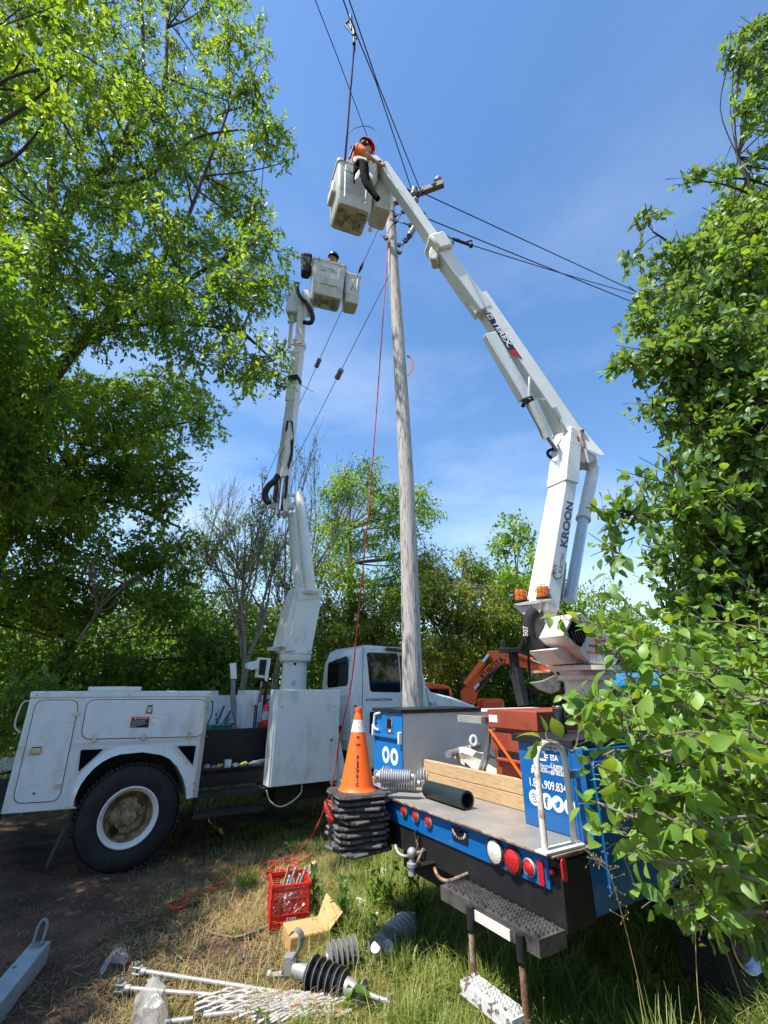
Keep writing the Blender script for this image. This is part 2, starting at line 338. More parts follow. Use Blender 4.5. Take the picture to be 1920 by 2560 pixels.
# ================================================================= WHITE BUCKET TRUCK (left)
t1 = thing('bucket_truck', LT.P(1, 1.2, 0), 'white bucket truck with rusty rear wheel and open cargo bed, raised boom', 'bucket truck')
S = lambda *q: [LT.side(wF(*p)) for p in q]
arch = S((1545, 1150), (1538, 1060), (1515, 975), (1465, 880), (1400, 815), (1330, 785), (1180, 762), (1000, 780), (920, 805), (850, 842), (780, 895), (720, 960), (670, 1030), (640, 1090), (618, 1150), (605, 1215))
outl = [(-1.25, 1.765), (.62, 1.765), (.61, .64)] + arch + [(-.60, .66), (-1.25, .68)]
b = MB(); b.prism(sidep(LT, outl, 0), LT.w * .5)
body = part('body', b, white, t1, .006)
b = MB(); b.prism(sidep(LT, outl, 1.95), LT.w * .5); part('body', b, white, t1, .006)
b = MB(); b.fbox(LT, -1.26, .63, -.012, .06, 1.76, 1.82); b.fbox(LT, -1.25, .62, .06, .5, 1.79, 1.825); b.fbox(LT, -1.25, .62, 1.95, 2.45, 1.76, 1.82); part('roof_rail', b, alum if 0 else white, t1, .006)
b = MB(); b.fbox(LT, -1.24, .615, .04, .49, .70, 1.1)  # dark inner shell of wheel house
inn = MB(); inn.fbox(LT, -.75, .60, .42, .46, .75, 1.75); inn.fbox(LT, -.75, .60, .03, .42, 1.16, 1.175); part('wheel_house', inn, black, t1)
# fender flare
fl = MB(); n = len(arch); outer = []
cx, cz = -.08, .60
for (a, z) in arch:
    d = math.hypot(a - cx, z - cz); k = (d + .075) / d; outer.append((cx + (a - cx) * k, cz + (z - cz) * k))
for i in range(n - 1):
    q = [arch[i], arch[i + 1], outer[i + 1], outer[i]]
    fl.hexa([LT.P(q[0][0], -.028, q[0][1]), LT.P(q[1][0], -.028, q[1][1]), LT.P(q[2][0], -.004, q[2][1]), LT.P(q[3][0], -.004, q[3][1])] + [LT.P(a, .10, z) for a, z in q])
part('fender', fl, white, t1)
# doors with dark gaskets
def door(cor, rad, name='compartment_door'):
    g = MB(); g.prism(sidep(LT, rquad(grow(cor, .007), rad + .007), -.0035), LT.w * .01)
    d = MB(); d.prism(sidep(LT, rquad(cor, rad), -.014), LT.w * .014)
    o = part(name, d, white, t1, .003); part('gasket', g, blackg, o); return o
d1 = door(S((305, 335), (655, 335), (487, 1168), (104, 1188)), .09)
d2 = door(S((725, 333), (1714, 330), (1676, 632), (672, 655)), .09)
def latch(F, c, w, h, par, n_=-.02, m=chrome, plane='side'):
    a, z = c; mb = MB(); mb.fbox(F, a - w / 2, a + w / 2, n_, n_ + .008, z - h / 2, z + h / 2)
    o = part('latch', mb, m, par, .003); q = MB(); q.fbox(F, a - w * .30, a + w * .30, n_ - .003, n_, z - h * .33, z + h * .28); part('latch_paddle', q, alum, o); q = MB(); q.fbox(F, a - w * .33, a + w * .33, n_ - .0012, n_, z - h * .4, z + h * .4); part('latch_recess', q, blackg, o)
latch(LT, LT.side(wF(300, 750)), .115, .085, d1); latch(LT, LT.side(wF(1238, 408)), .075, .10, d2)
for c in [(637, 447), (492, 1043)]:
    a, z = LT.side(wF(*c)); q = MB(); q.fbox(LT, a - .04, a + .02, -.022, -.013, z - .018, z + .018); q.tube([LT.P(a, -.024, z - .02), LT.P(a, -.024, z + .02)], .008, 8); part('hinge', q, alum, d1)
for c in [(783, 650), (1190, 638), (1570, 627)]:
    a, z = LT.side(wF(*c)); q = MB(); q.fbox(LT, a - .018, a + .018, -.024, -.012, z - .03, z + .035); q.fbox(LT, a - .022, a + .022, -.028, -.01, z - .03, z - .012); part('hinge', q, alum, d2)
q = MB(); a, z = LT.side(wF(283, 1105)); q.ball(LT.P(a, -.016, z), .013, 8); part('lock', q, rust, d1)
for c in [(740, 425), (660, 608)]:
    pass
# warning decal
dc = S((1092, 472), (1240, 470), (1228, 560), (1076, 560)); q = MB(); q.prism(sidep(LT, dc, -.0165), LT.w * .002); dec = part('warning_decal', q, inkb, t1)
r_ = S((1092, 472), (1240, 470), (1237, 492), (1088, 494)); q = MB(); q.prism(sidep(LT, r_, -.0178), LT.w * .001); part('decal_header', q, inkr, dec)
dw = S((1244, 472), (1330, 472), (1318, 560), (1232, 560)); q = MB(); q.prism(sidep(LT, dw, -.0165), LT.w * .002); q2 = part('warning_diagram', q, inkw, t1)
p0 = LT.side(wF(1112, 489)); text('▲ DANGER', .026, LT.P(p0[0], -.0182, p0[1] + .001), LT.u, (0, 0, 1), inkw, dec, sx=1.05)
for i, s_ in enumerate(['ELECTROCUTION HAZARD', 'DEATH OR SERIOUS INJURY', 'CAN RESULT FROM CONTACT', 'WITH ENERGIZED LINES', 'KEEP CLEAR']):
    p0 = LT.side(wF(1093 - i * 3, 505 + i * 11.5)); text(s_, .0125, LT.P(p0[0], -.0182, p0[1] - .004), LT.u, (0, 0, 1), inkw, dec, sx=.9)
q = MB(); a0, z0 = LT.side(wF(1244, 545)); q.tube([LT.P(a0, -.018, z0), LT.P(a0 + .005, -.018, z0 + .09), LT.P(a0 + .1, -.018, z0 + .075)], .0018, 4); q.tube([LT.P(a0 + .02, -.018, z0), LT.P(a0 + .035, -.018, z0 + .03), LT.P(a0 + .05, -.018, z0)], .0018, 4); part('diagram_lines', q, inkb, q2)
rr = random.Random(71)
for k in range(7):
    q = MB(); a_ = -1.2 + .3 * k; q.lathe([(.007, 0), (.006, .004), (.001, .005)], LT.P(a_, -.012, 1.785), -LT.w, 8); part('rail_screw', q, rust if k % 3 == 0 else galv, t1)
scm = mat('scratch_grey', (.30, .28, .25), .7)
for k in range(26):
    a_, z_ = rr.uniform(-1.2, 2.4), rr.uniform(.72, 1.75)
    if -.75 < a_ < .62 and z_ < 1.2 or .6 < a_ < 1.5: continue
    o_ = -.0168 if a_ < .6 else -.0375; L_ = rr.uniform(.01, .10); s_ = rr.uniform(-.03, .03); q = MB(); q.prism([LT.P(a_, o_, z_), LT.P(a_ + L_, o_, z_ + s_), LT.P(a_ + L_, o_, z_ + s_ + .003), LT.P(a_, o_, z_ + .004)], LT.w * .0004); part("scratch", q, scm, t1) if a_ < .6 else None
mudm = mat('dried_mud', (.20, .16, .11), .95, bump=.5)
for k in range(46):
    t_ = rr.uniform(.0, math.pi); rd = rr.uniform(.62, .80); a_, z_ = -.08 + rd * math.cos(t_), .58 + rd * math.sin(t_)
    if not -.66 < a_ < .58 or z_ > 1.14: continue
    r_m = rr.uniform(.003, .011); q = MB(); q.prism([LT.P(a_ + r_m * rr.uniform(.6, 1.2) * math.cos(x), -.0045, z_ + r_m * rr.uniform(.6, 1.5) * math.sin(x)) for x in np.linspace(0, 6.28, 8)[:-1]], LT.w * .001); part("mud_spot", q, mudm, t1)
# grey stripe, triangular vents, end cap of checker plate
for seg in [((-1.245, .60),)]:
    a = LT.side(wF(900, 688))[1]; q = MB(); q.fbox(LT, -1.249, .618, -.0025, .001, a - .026, a + .014); part('stripe', q, gray, t1)
for tri in [((655, 730), (892, 722), (628, 962)), ((1442, 700), (1640, 695), (1606, 903))]:
    c = S(*tri); q = MB(); q.prism(sidep(LT, rquad(c, .03), -.012), LT.w * .012); f_ = part('vent_frame', q, gray, t1)
    cx_ = sum(p[0] for p in c) / 3; cz_ = sum(p[1] for p in c) / 3; c2 = [(cx_ + (p[0] - cx_) * .80, cz_ + (p[1] - cz_) * .80) for p in c]
    q = MB(); q.prism(sidep(LT, rquad(c2, .02), -.0135), LT.w * .004); part('vent_opening', q, clothb, f_)
q = MB(); q.fbox(LT, .612, .628, -.005, .5, .64, 1.77); q.fbox(LT, .575, .625, -.008, -.001, .64, 1.77); part('end_plate', q, platg, t1)
q = MB(); q.prism([LT.P(-.60, .05, .68), LT.P(-.60, .46, .68), LT.P(-.76, .46, .12), LT.P(-.76, .05, .12)], LT.u * .012); part('mud_flap', q, rubber, t1)
# bed: floor, headboard, chassis, steps
q = MB(); q.fbox(LT, .60, 2.8, .46, 2.4, 1.22, 1.31); q.fbox(LT, -1.2, .6, .52, 1.94, 1.10, 1.16); part('bed_floor', q, black, t1)
q = MB(); q.fbox(LT, .61, 1.66, .44, .475, .90, 1.335); q.fbox(LT, .61, 1.66, .19, .215, .70, .885); part('step_riser', q, black, t1)
q = MB(); q.fbox(LT, .61, 1.66, .21, .46, .868, .885); q.fbox(LT, .61, 1.66, .19, .21, .84, .90); part('side_shelf', q, platb, t1)
def grip(mb, F, a0, a1, r0, r1, z, na, nr, h=.018, swap=False):
    # raised serrated ovals of an anti-slip grating
    for i in range(na):
        for j in range(nr):
            ca = a0 + (a1 - a0) * (i + .5 + (.5 if j % 2 else 0) * .9) / (na + .5); crr = r0 + (r1 - r0) * (j + .5) / nr
            ra = (a1 - a0) / na * .36; rr = (r1 - r0) / nr * .42; k = 8; vs = []; fs = []
            for t in range(k):
                an = 2 * math.pi * t / k; up = h * (.75 + .25 * (t % 2))
                for rad, zz in ((1.0, 0), (.80, up), (.62, up * .2)): vs.append(F.P(ca + ra * rad * math.cos(an), crr + rr * rad * math.sin(an), z + zz))
            for t in range(k):
                u = (t + 1) % k
                fs += [(t * 3, u * 3, u * 3 + 1, t * 3 + 1), (t * 3 + 1, u * 3 + 1, u * 3 + 2, t * 3 + 2)]
            mb.add(vs, fs)
for (a0, a1, z, lab) in [(.62, 1.47, .655, 0), (.60, 1.47, .455, 1)]:
    q = MB(); q.fbox(LT, a0, a1, .0, .20 if lab else .24, z - .045, z); grip(q, LT, a0 + .02, a1 - .02, .01, .2, z, 26, 4); st = part('step', q, platb, t1)
q = MB()
for a in (.63, 1.46): q.tube([LT.P(a, .05, .64), LT.P(a, .05, .46)], .008, 6); q.tube([LT.P(a, .18, .84), LT.P(a, .18, .46)], .008, 6)
part('step_hanger', q, black, t1)
q = MB(); q.fbox(LT, -1.2, 5.2, .80, .88, .62, .86); q.fbox(LT, -1.2, 5.2, 1.55, 1.63, .62, .86); q.fbox(LT, -.3, .15, .3, 2.1, .45, .6); q.fbox(LT, 1.7, 2.5, .25, .8, .42, .72); q.fbox(LT, 1.9, 2.5, 1.6, 2.3, .42, .72)
q.tube([LT.P(-.08, .3, .52), LT.P(-.08, 2.2, .52)], .09, 12); part('chassis', q, black, t1)
q = MB(); q.tube([LT.P(1.5, .06, .62), LT.P(1.55, .05, .5), LT.P(1.68, .05, .42), LT.P(1.82, .05, .44), LT.P(1.98, .06, .54), LT.P(2.0, .1, .66)], .009, 8, smooth=5); part('hose', q, fibre, t1)
# wheels
def wheel(F, a, r, z, Rt=.52, wd=.27, face=-1, rimm=rustw, parent=None, dual=False):
    ax = F.w * face; c = F.P(a, r, z)
    w = thing('wheel', c, None, None) if False else None
    tp = [(Rt * .56, -wd + .02), (Rt * .62, -wd), (Rt * .9, -wd * .98), (Rt * .975, -wd * .88), (Rt, -wd * .7), (Rt, -wd * .3), (Rt * .975, -wd * .12), (Rt * .93, -.012), (Rt * .86, .004), (Rt * .8, .012), (Rt * .72, .010), (Rt * .66, .003), (Rt * .60, -.005), (Rt * .56, -.02), (Rt * .56, -wd + .02)]
    q = MB(); q.lathe(tp, c, ax, 64)
    for k in range(64):     # tread lugs
        t = 2 * math.pi * k / 64; a_ = F.u; b_ = V(0, 0, 1); d = a_ * math.cos(t) + b_ * math.sin(t); tt = -a_ * math.sin(t) + b_ * math.cos(t)
        for s_ in (0, 1):
            cc = c + d * (Rt + .003) + ax * (-wd * (.26 if s_ else .72)); q.hexa([cc + ax * x * .07 + tt * y * .017 + d * zz for zz in (-.012, .009) for (x, y) in ((-.8, -1), (.8, -1), (.8, 1), (-.8, 1))])
    ty = part('tyre', q, rubber, parent)
    rp = [(Rt * .565, -.05), (Rt * .575, .006), (Rt * .555, .012), (Rt * .53, .004), (Rt * .50, -.03), (Rt * .475, -.045)]
    q = MB(); q.lathe(rp, c, ax, 64); rim = part('rim', q, whiteb if rimm == rustw else rimm, ty)
    q = MB(); q.lathe([(Rt * .475, -.045), (Rt * .46, -.06), (Rt * .45, -.10), (Rt * .43, -.13), (Rt * .37, -.15), (Rt * .35, -.115), (Rt * .30, -.09), (Rt * .26, -.085), (Rt * .18, -.085), (Rt * .15, -.08), (.001, -.08)], c, ax, 48); part('wheel_disc', q, wheelr, ty)
    for k in range(2): q = MB(); t = .8 + k * math.pi; d = F.u * math.cos(t) + V(0, 0, 1) * math.sin(t); q.lathe([(.052, -.100), (.052, -.086), (.001, -.086)], c + d * Rt * .31, ax, 16); part('hand_hole', q, blackg, ty)
    q = MB(); q.lathe([(Rt * .15, -.09), (Rt * .15, -.02), (Rt * .13, .0), (Rt * .11, .004), (Rt * .08, .015), (.001, .018)], c, ax, 32)
    for k in range(8): t = 2 * math.pi * k / 8; d = F.u * math.cos(t) + V(0, 0, 1) * math.sin(t); q.lathe([(.011, 0), (.011, .016), (.001, .018)], c + d * Rt * .115, ax, 6)
    part('hub', q, wheelr, ty)
    q = MB()
    for k in range(10): t = 2 * math.pi * k / 10 + .2; d = F.u * math.cos(t) + V(0, 0, 1) * math.sin(t); q.lathe([(.024, -.09), (.022, -.07), (.016, -.07), (.016, -.035), (.001, -.033)], c + d * Rt * .215, ax, 6)
    part('wheel_nuts', q, wheelr, ty); return ty
wheel(LT, -.08, .02, .515, .525, parent=t1); wheel(LT, -.08, 2.42, .515, .525, face=1, parent=t1)
q = MB(); q.lathe([(.3, 0), (.525, .0), (.525, .25), (.3, .25), (.3, 0)], LT.P(-.08, .34, .515), LT.w, 40); q.lathe([(.3, 0), (.525, .0), (.525, .25), (.3, .25), (.3, 0)], LT.P(-.08, 1.85, .515), LT.w, 40); part('inner_tyre', q, rubber, t1)
wheel(LT, 4.75, .18, .50, .50, parent=t1); wheel(LT, 4.75, 1.5, .50, .50, face=1, parent=t1)
# white side cabinet
q = MB(); q.fbox(LT, 1.49, 2.48, -.02, .20, .66, 1.84); cab1 = part('side_cabinet', q, white, t1, .008)
q = MB(); q.fbox(LT, 1.515, 2.475, -.036, -.020, .665, 1.835); cdoor = part('cabinet_door', q, white, cab1, .005)
a, z = LT.side(wG(1140, 905), -.03); q = MB(); q.lathe([(.02, 0), (.018, .012), (.001, .012)], LT.P(a, -.037, z), -LT.w, 12); part('door_lock', q, rust, cdoor)
for (zx, zy) in [(768, 655), (1163, 648)]:
    a, z = LT.side(wG(zx, zy), -.03); q = MB(); q.lathe([(.013, 0), (.012, .012), (.001, .013)], LT.P(a, -.037, z), -LT.w, 10); part('door_bolt', q, galv, cdoor)
q = MB()
for i, x in enumerate([0, .012, -.008]): q.fbox(LT, a - .026 + x - .003, a - .02 + x, -.0375, -.036, .72 + .07 * i, 1.30 - .02 * i)
a, z = LT.side(wG(1135, 930), -.03); q = MB(); q.prism([LT.P(a - .008, -.0372, z), LT.P(a + .010, -.0372, z), LT.P(a + .004, -.0372, z - .36), LT.P(a - .004, -.0372, z - .30)], LT.w * .001); part('rust_streak', q, mat('rust_streak', (.48, .38, .2), .7, 0, (.72, .74, .72), 9, .45, .6, stretch=(1, 1, .3)), cdoor)
q = MB(); q.prism([LT.P(2.5, .0, 1.25), LT.P(2.64, .0, .7), LT.P(2.60, .0, .56), LT.P(2.5, .0, .58)], LT.w * .3); part('cab_guard', q, white, t1, .004)
# cab and bonnet
C0 = .15
q = lambda f, *p: [LT.side(f(*x), C0) for x in p]
back = LT.side(wG(1295, 600), C0)[0]
pts = [(back, .97), (back, 1.9), (back + .03, 2.25), (back + .12, 2.46), (back + .25, 2.52), (4.05, 2.50)] + [(4.22, 1.90), (4.32, 1.80), (4.75, 1.72), (5.25, 1.58), (5.6, 1.42), (5.7, 1.2), (5.68, .8), (5.25, .7), (5.25, .95), (5.1, 1.07), (4.75, 1.12), (4.4, 1.05), (4.25, .85), (4.2, .72), (2.95, .72), (2.9, .97)]
mb = MB(); mb.prism(sidep(LT, pts, C0), LT.w * 1.12); cabm = part('cab', mb, white, t1, .03)
def pane(pl, pts, m, name, par, th=.004, off=.003):
    mb = MB()
    if pl == 'side': mb.prism(sidep(LT, pts, C0 - off), LT.w * th)
    else: mb.prism(rearp(LT, pts, back - off), LT.u * th)
    return part(name, mb, m, par)
wc = q(wG, (1412, 250), (1637, 258), (1660, 540), (1440, 535)); fr = pane('side', rquad(grow(wc, .014), .05), blackg, 'window_frame', cabm); pane('side', rquad(wc, .04), glass, 'window', fr, off=.006)
fq = q(wG, (1652, 262), (1690, 262), (1712, 540), (1672, 540)); pane('side', rquad(fq, .03), glass, 'window', cabm, off=.005)
rw = [LT.rear(wG(*p), back) for p in [(1119, 330), (1262, 275), (1262, 488), (1114, 506)]]
fr = pane('rear', rquad(grow(rw, .016), .08), blackg, 'window_frame', cabm); pane('rear', rquad(rw, .07), glass, 'window', fr, off=.006)
a = q(wG, (1380, 205), (1380, 700), (1384, 960)); mb = MB(); mb.prism(sidep(LT, [(a[0][0], a[0][1]), (a[0][0] + .008, a[0][1]), (a[0][0] + .008, 1.0), (a[0][0], 1.0)], C0 - .002), LT.w * .002)
mb.prism(sidep(LT, [(4.20, 1.86), (4.213, 1.86), (4.29, 1.5), (4.28, 1.0), (4.268, 1.0), (4.277, 1.5)], C0 - .002), LT.w * .002); part('door_seam', mb, blackg, cabm)
a, z = LT.side(wG(1400, 611), C0); text('INTERNATIONAL', .052, LT.P(a, C0 - .004, z), LT.u, (0, 0, 1), inkb, cabm, sx=1.25, bold=.012)
a, z = LT.side(wQ(835, 1945), C0); text('05-10', .07, LT.P(a, C0 - .004, z), LT.u, (0, 0, 1), inkb, cabm, sx=.9)
a, z = LT.side(wG(1272, 755), C0)
mb = MB(); mb.fbox(LT, back + .05, back + .075, C0 - .02, C0, 1.25, 1.62); part('grab_handle', mb, blackg, cabm, .004)
a, z = LT.side(wG(1442, 775), C0); mb = MB(); mb.prism(sidep(LT, rquad([(a - .03, z - .16), (a + .045, z - .16), (a + .045, z + .16), (a - .03, z + .16)], .03), C0 - .025), LT.w * .025); part('door_handle', mb, blackg, cabm, .004)
mb = MB(); mb.beam(LT.P(3.38, C0 - .04, 2.47), LT.P(4.05, C0 - .04, 2.45), .06, .05); part('rain_visor', mb, blackg, cabm, .01)
for zz in (1.75, 1.80): 
    mb = MB(); mb.fbox(LT, back + .24, 4.2, C0 - .004, C0, zz - .002, zz + .002)
mb = MB(); mb.fbox(LT, 2.9, 4.15, .05, .4, .55, .60); mb.fbox(LT, 2.85, 3.6, .3, 1.1, .4, .95); part('cab_step', mb, black, t1)
mb = MB()
for k in range(9): mb.fbox(LT, back - .012, back, .25 + 0, 1.0, 1.02 + k * .09, 1.03 + k * .09 + .02) if k in (1, 8) else None
part('rear_rib', mb, white, cabm)
# pedestal and turret
pc = LT.P(2.23, 1.22, 0); ell = MB()
mb = MB(); mb.lathe([(.25, 1.3), (.25, 1.75), (.215, 1.9), (.205, 2.28), (.26, 2.29), (.27, 2.33), (.27, 2.40), (.285, 2.41), (.285, 2.455), (.001, 2.46)], pc, (0, 0, 1), 40); ped = part('pedestal', mb, whiteb, t1)
for k in range(24):
    t = 2 * math.pi * k / 24; ell.lathe([(.008, 0), (.008, .014), (.001, .014)], pc + V(.245 * math.cos(t), .245 * math.sin(t), 2.275), (0, 0, -1), 6)
part('flange_bolts', ell, galv, ped)
vd = (Vector((0, 0, 0)) - pc); vd.z = 0; vd.normalize(); sx_ = Vector((-vd.y, vd.x, 0))
mb = MB(); cc = pc + vd * .204 + V(0, 0, 2.13); mb.prism([cc + sx_ * .055 * math.cos(t) + V(0, 0, .13 * math.sin(t)) - vd * (.02 * math.cos(t) ** 2) for t in np.linspace(0, 2 * math.pi, 24, endpoint=False)], vd * .006); part('access_hole', mb, clothb, ped)
mb = MB(); mb.box(pc + vd * .215 + V(0, 0, 1.93), (.07, .004, .10), Matrix.Rotation(math.atan2(sx_.y, sx_.x), 3, 'Z')); part('label_plate', mb, inkg, ped)
mb = MB(); q_ = [LT.side(wS(*p), .95) for p in [(230, 1500), (525, 1480), (400, 2150), (85, 2150)]]
mb.prism(sidep(LT, q_, .95), LT.w * .55); tur = part('turret', mb, whiteb, t1, .012)
mb = MB(); q_ = [LT.side(wS(*p), .93) for p in [(232, 1350), (232, 1510), (525, 1480), (540, 1370), (490, 1365), (480, 1400), (300, 1400), (260, 1350)]]
mb.prism(sidep(LT, q_, .93), LT.w * .03); part('turret_plate', mb, whiteb, tur, .004)
mb = MB(); q_ = [LT.side(wS(*p), 1.0) for p in [(225, 1330), (160, 1500), (90, 1780), (15, 2090), (80, 2110), (225, 1560)]]
mb.prism(sidep(LT, q_, 1.0), LT.w * .45); part('turret_side', mb, whiteb, tur, .008)
for x in (250, 310):
    a0, z0 = LT.side(wS(x + 30, 1838), .95); a1, z1 = LT.side(wS(x - 12, 2055), .95); mb = MB(); mb.tube([LT.P(a0, .945, z0), LT.P(a1, .945, z1)], .012, 8); part('turret_rib', mb, whiteb, tur)
mb = MB(); mb.beam(A(wG(668, 218), 8.0), A(wG(803, 222), 8.2), .12, .06); part('bracket', mb, rustw, t1)
Y1 = 8.2
# lower boom: two parallel round arms
mb = MB(); mb.tube([A(wS(375, 1400), 7.95), A(wS(372, 1290), 7.95), A(wS(345, 1100), 7.97), A(wS(238, 180), 8.05), A(wS(228, 165), 8.05)], [.085, .10, .105, .098, .08], 24); lb = part('lower_boom', mb, whiteb, t1)
mb = MB(); mb.tube([A(wS(262, 1440), 8.3), A(wS(195, 900), 8.32), A(wS(150, 430), 8.36)], [.10, .095, .088], 24); part('lower_boom_link', mb, whiteb, t1)
mb = MB(); mb.tube([A(wS(278, 1392), 7.95), A(wS(490, 1400), 7.95)], .05, 16); mb.tube([A(wS(105, 185), 8.05), A(wS(330, 225), 8.05)], .028, 12); part('boom_pin', mb, whiteb, t1)
mb = MB(); mb.tube([A(wN(225, 1960), 8.1), A(wN(400, 1965), 8.15)], .075, 20); mb.tube([A(wN(340, 1880), 8.15), A(wN(395, 1880), 8.15)], .03, 12)
for x in (262, 300): mb.prism([A(wN(x, 1890), 8.0), A(wN(x + 16, 1890), 8.0), A(wN(x + 22, 2010), 8.0), A(wN(x, 2018), 8.0)], V(-.02, .3, .0))
mb.box(A(wN(335, 1955), 8.1), (.13, .2, .32)); el = part('elbow', mb, whiteb, t1, .006)
# upper boom
sd = V(1, -.25, 0)
mb = MB(); mb.beam(A(wN(300, 1900), 8.2), A(wN(402, 1100), 8.05), .23, .24, .20, .22, side=sd); ub = part('upper_boom', mb, whiteb, t1, .012)
mb = MB(); mb.beam(A(wN(382, 1200), 8.05), A(wN(436, 770), 7.95), .225, .21, .20, .20, side=sd); part('boom_section', mb, whiteb, t1, .012)
mb = MB(); mb.beam(A(wN(436, 790), 7.95), A(wN(462, 470), 7.85), .16, .16, .15, .15, side=sd); part('boom_tip', mb, whiteb, t1, .01)
mb = MB(); mb.beam(A(wN(431, 790), 7.95), A(wN(440, 752), 7.95), .235, .23, side=sd); mb.tube([A(wN(400, 775), 7.8), A(wN(480, 780), 7.8)], .018, 8); part('boom_collar', mb, rustw, t1, .005)
mb = MB(); mb.beam(A(wN(401, 1052), 8.0), A(wN(406, 1020), 8.0), .215, .235, side=sd); part('boom_band', mb, rubber, t1)
mb = MB(); mb.tube([A(wN(317, 1750), 7.95), A(wN(350, 1470), 7.85)], .058, 20); cy = part('cylinder', mb, whiteb, t1)
mb = MB(); mb.tube([A(wN(290, 1990), 7.97), A(wN(318, 1745), 7.95)], .026, 14); part('cylinder_rod', mb, chrome, cy)
mb = MB(); mb.prism([A(wN(*p), 7.86) for p in [(332, 1430), (350, 1400), (358, 1340), (372, 1340), (382, 1400), (390, 1440), (380, 1470), (335, 1465)]], V(0, .12, 0)); part('cylinder_bracket', mb, whiteb, t1, .004)
mb = MB(); mb.prism([A(wN(*p), 7.90) for p in [(335, 1400), (344, 1332), (388, 1335), (394, 1440), (386, 1590), (355, 1690), (350, 1660), (372, 1560), (372, 1400), (366, 1355), (356, 1350), (345, 1395)]], V(0, .05, 0)); part('hose_cover', mb, black, t1)
hs = [[(283, 1735), (255, 1775), (215, 1810), (190, 1850), (185, 1900), (215, 1940)], [(268, 1760), (268, 1830), (258, 1900), (262, 1930)], [(350, 1740), (342, 1800), (340, 1850), (330, 1900)]]
for h, r in zip(hs, (.062, .035, .03)):
    mb = MB(); mb.tube([A(wN(*p), 7.95) for p in h], r, 10, smooth=5); part('hose', mb, rubber, t1)
mb = MB(); mb.tube([A(wN(*p), 7.82) for p in [(370, 1590), (392, 1640), (380, 1670), (352, 1665)]], .006, 6, smooth=5); mb.tube([A(wN(*p), 7.82) for p in [(325, 1540), (298, 1590), (295, 1640), (310, 1670)]], .006, 6, smooth=5); part('wire_loop', mb, wire, t1)
rr = random.Random(3)
for k in range(5):
    P = [(418, 315), (425, 380), (452, 430), (480, 455), (512, 500), (535, 560), (530, 600), (505, 612), (468, 606)]; o_ = rr.uniform(-9, 9)
    mb = MB(); mb.tube([A(wN(p[0] + o_ * (1 - i / 8) + rr.uniform(-3, 3), p[1] + rr.uniform(-4, 4)), 7.62 + .03 * k) for i, p in enumerate(P)], [.018, .02, .03, .04, .045, .045, .04, .04], 8, smooth=4); part('hose', mb, rubber, t1)
mb = MB(); mb.prism([A(wN(*p), 7.8) for p in [(368, 318), (384, 306), (430, 322), (436, 470), (422, 530), (336, 526), (334, 500)]], V(.02, .35, .0)); part('jib_housing', mb, whiteb, t1, .03)
mb = MB(); mb.beam(A(wN(386, 530), 7.9), A(wN(364, 795), 7.95), .075, .05); mb.box(A(wN(376, 605), 7.9), (.14, .06, .05)); part('jib_post', mb, fibre, t1, .004)
mb = MB(); mb.prism([A(wN(*p), 7.85) for p in [(455, 362), (500, 365), (520, 420), (500, 500), (445, 480)]], V(.05, .35, 0)); part('rotator', mb, whiteb, t1, .02)
def bucket(tl, rv, dv, h, par, name='bucket', tp=.88, m=fibre, lipw=.03, sc=scuff, scuffs=True):
    # tl: top front left corner; rv, dv: right and depth vectors; open topped tub with lip
    up = V(0, 0, 1); c = tl + rv / 2 + dv / 2; mb = MB()
    def ring(k, z, inset=0, n=6):
        co = [(-1, -1), (1, -1), (1, 1), (-1, 1)]; out = []; wx, wy = rv.length / 2 * k - inset, dv.length / 2 * k - inset
        for (x, y) in rquad([(a * wx, b_ * wy) for a, b_ in co], .07, n): out.append(c + rv.normalized() * x + dv.normalized() * y + up * z)
        return out
    rings = [ring(tp * .90, -h), ring(tp, -h + .06), ring(1.0, -.06), ring(1.0, -.05), ring(1.06, -.045), ring(1.06, -.0), ring(1.0, .0), ring(.97, -.02), ring(tp * .95, -h + .12)]
    n = len(rings[0]); vs = [p for r in rings for p in r]; fs = [tuple(range(n))]
    for i in range(len(rings) - 1): fs += [(i * n + k, i * n + (k + 1) % n, (i + 1) * n + (k + 1) % n, (i + 1) * n + k) for k in range(n)]
    fs.append(tuple((len(rings) - 1) * n + k for k in range(n - 1, -1, -1))); mb.add(vs, fs); o = part(name, mb, m, par)
    # raised ribs of the moulding on the front and the left side
    rb = MB(); R_, D_ = rv.normalized(), dv.normalized(); lx, ly = rv.length / 2, dv.length / 2
    for s_ in (-.62, .62):
        rb.beam(c + R_ * (lx * s_ * .97) - D_ * (ly * .985) + up * -.12, c + R_ * (lx * s_ * tp) - D_ * (ly * tp * 1.0) + up * (-h + .12), .03, .02)
    part('bucket_rib', rb, m, o, .005)
    if scuffs:
        for k in range(3):
            q = MB(); ww = rv.length * tp * .28; x = (k - 1) * ww * .95
            cc = c + R_ * x - up * (h + .004) - D_ * (.02 * (k % 2)); pts = []
            for (a_, b_) in rquad([(-.5, -.4), (.5, -.42), (.46, .4), (-.5, .38)], .1, 3): pts.append(cc + R_ * a_ * ww + D_ * b_ * dv.length * .7 * (1 if k != 1 else .5))
            q.prism(pts, up * .006); part('scuff_mark', q, sc, o)
    return o, c, R_, D_, up
YB = 7.6
tl = A(wN(545, 125), YB); tr_ = tl + V(.72, .23, 0)
bk, bc, bR, bD, bU = bucket(tl, V(.72, .23, 0), V(-.16, .5, 0), .99, t1)
mb = MB()   # step box moulded on the bucket front
fc = bc - bD * (.26 + .005) - bU * .56
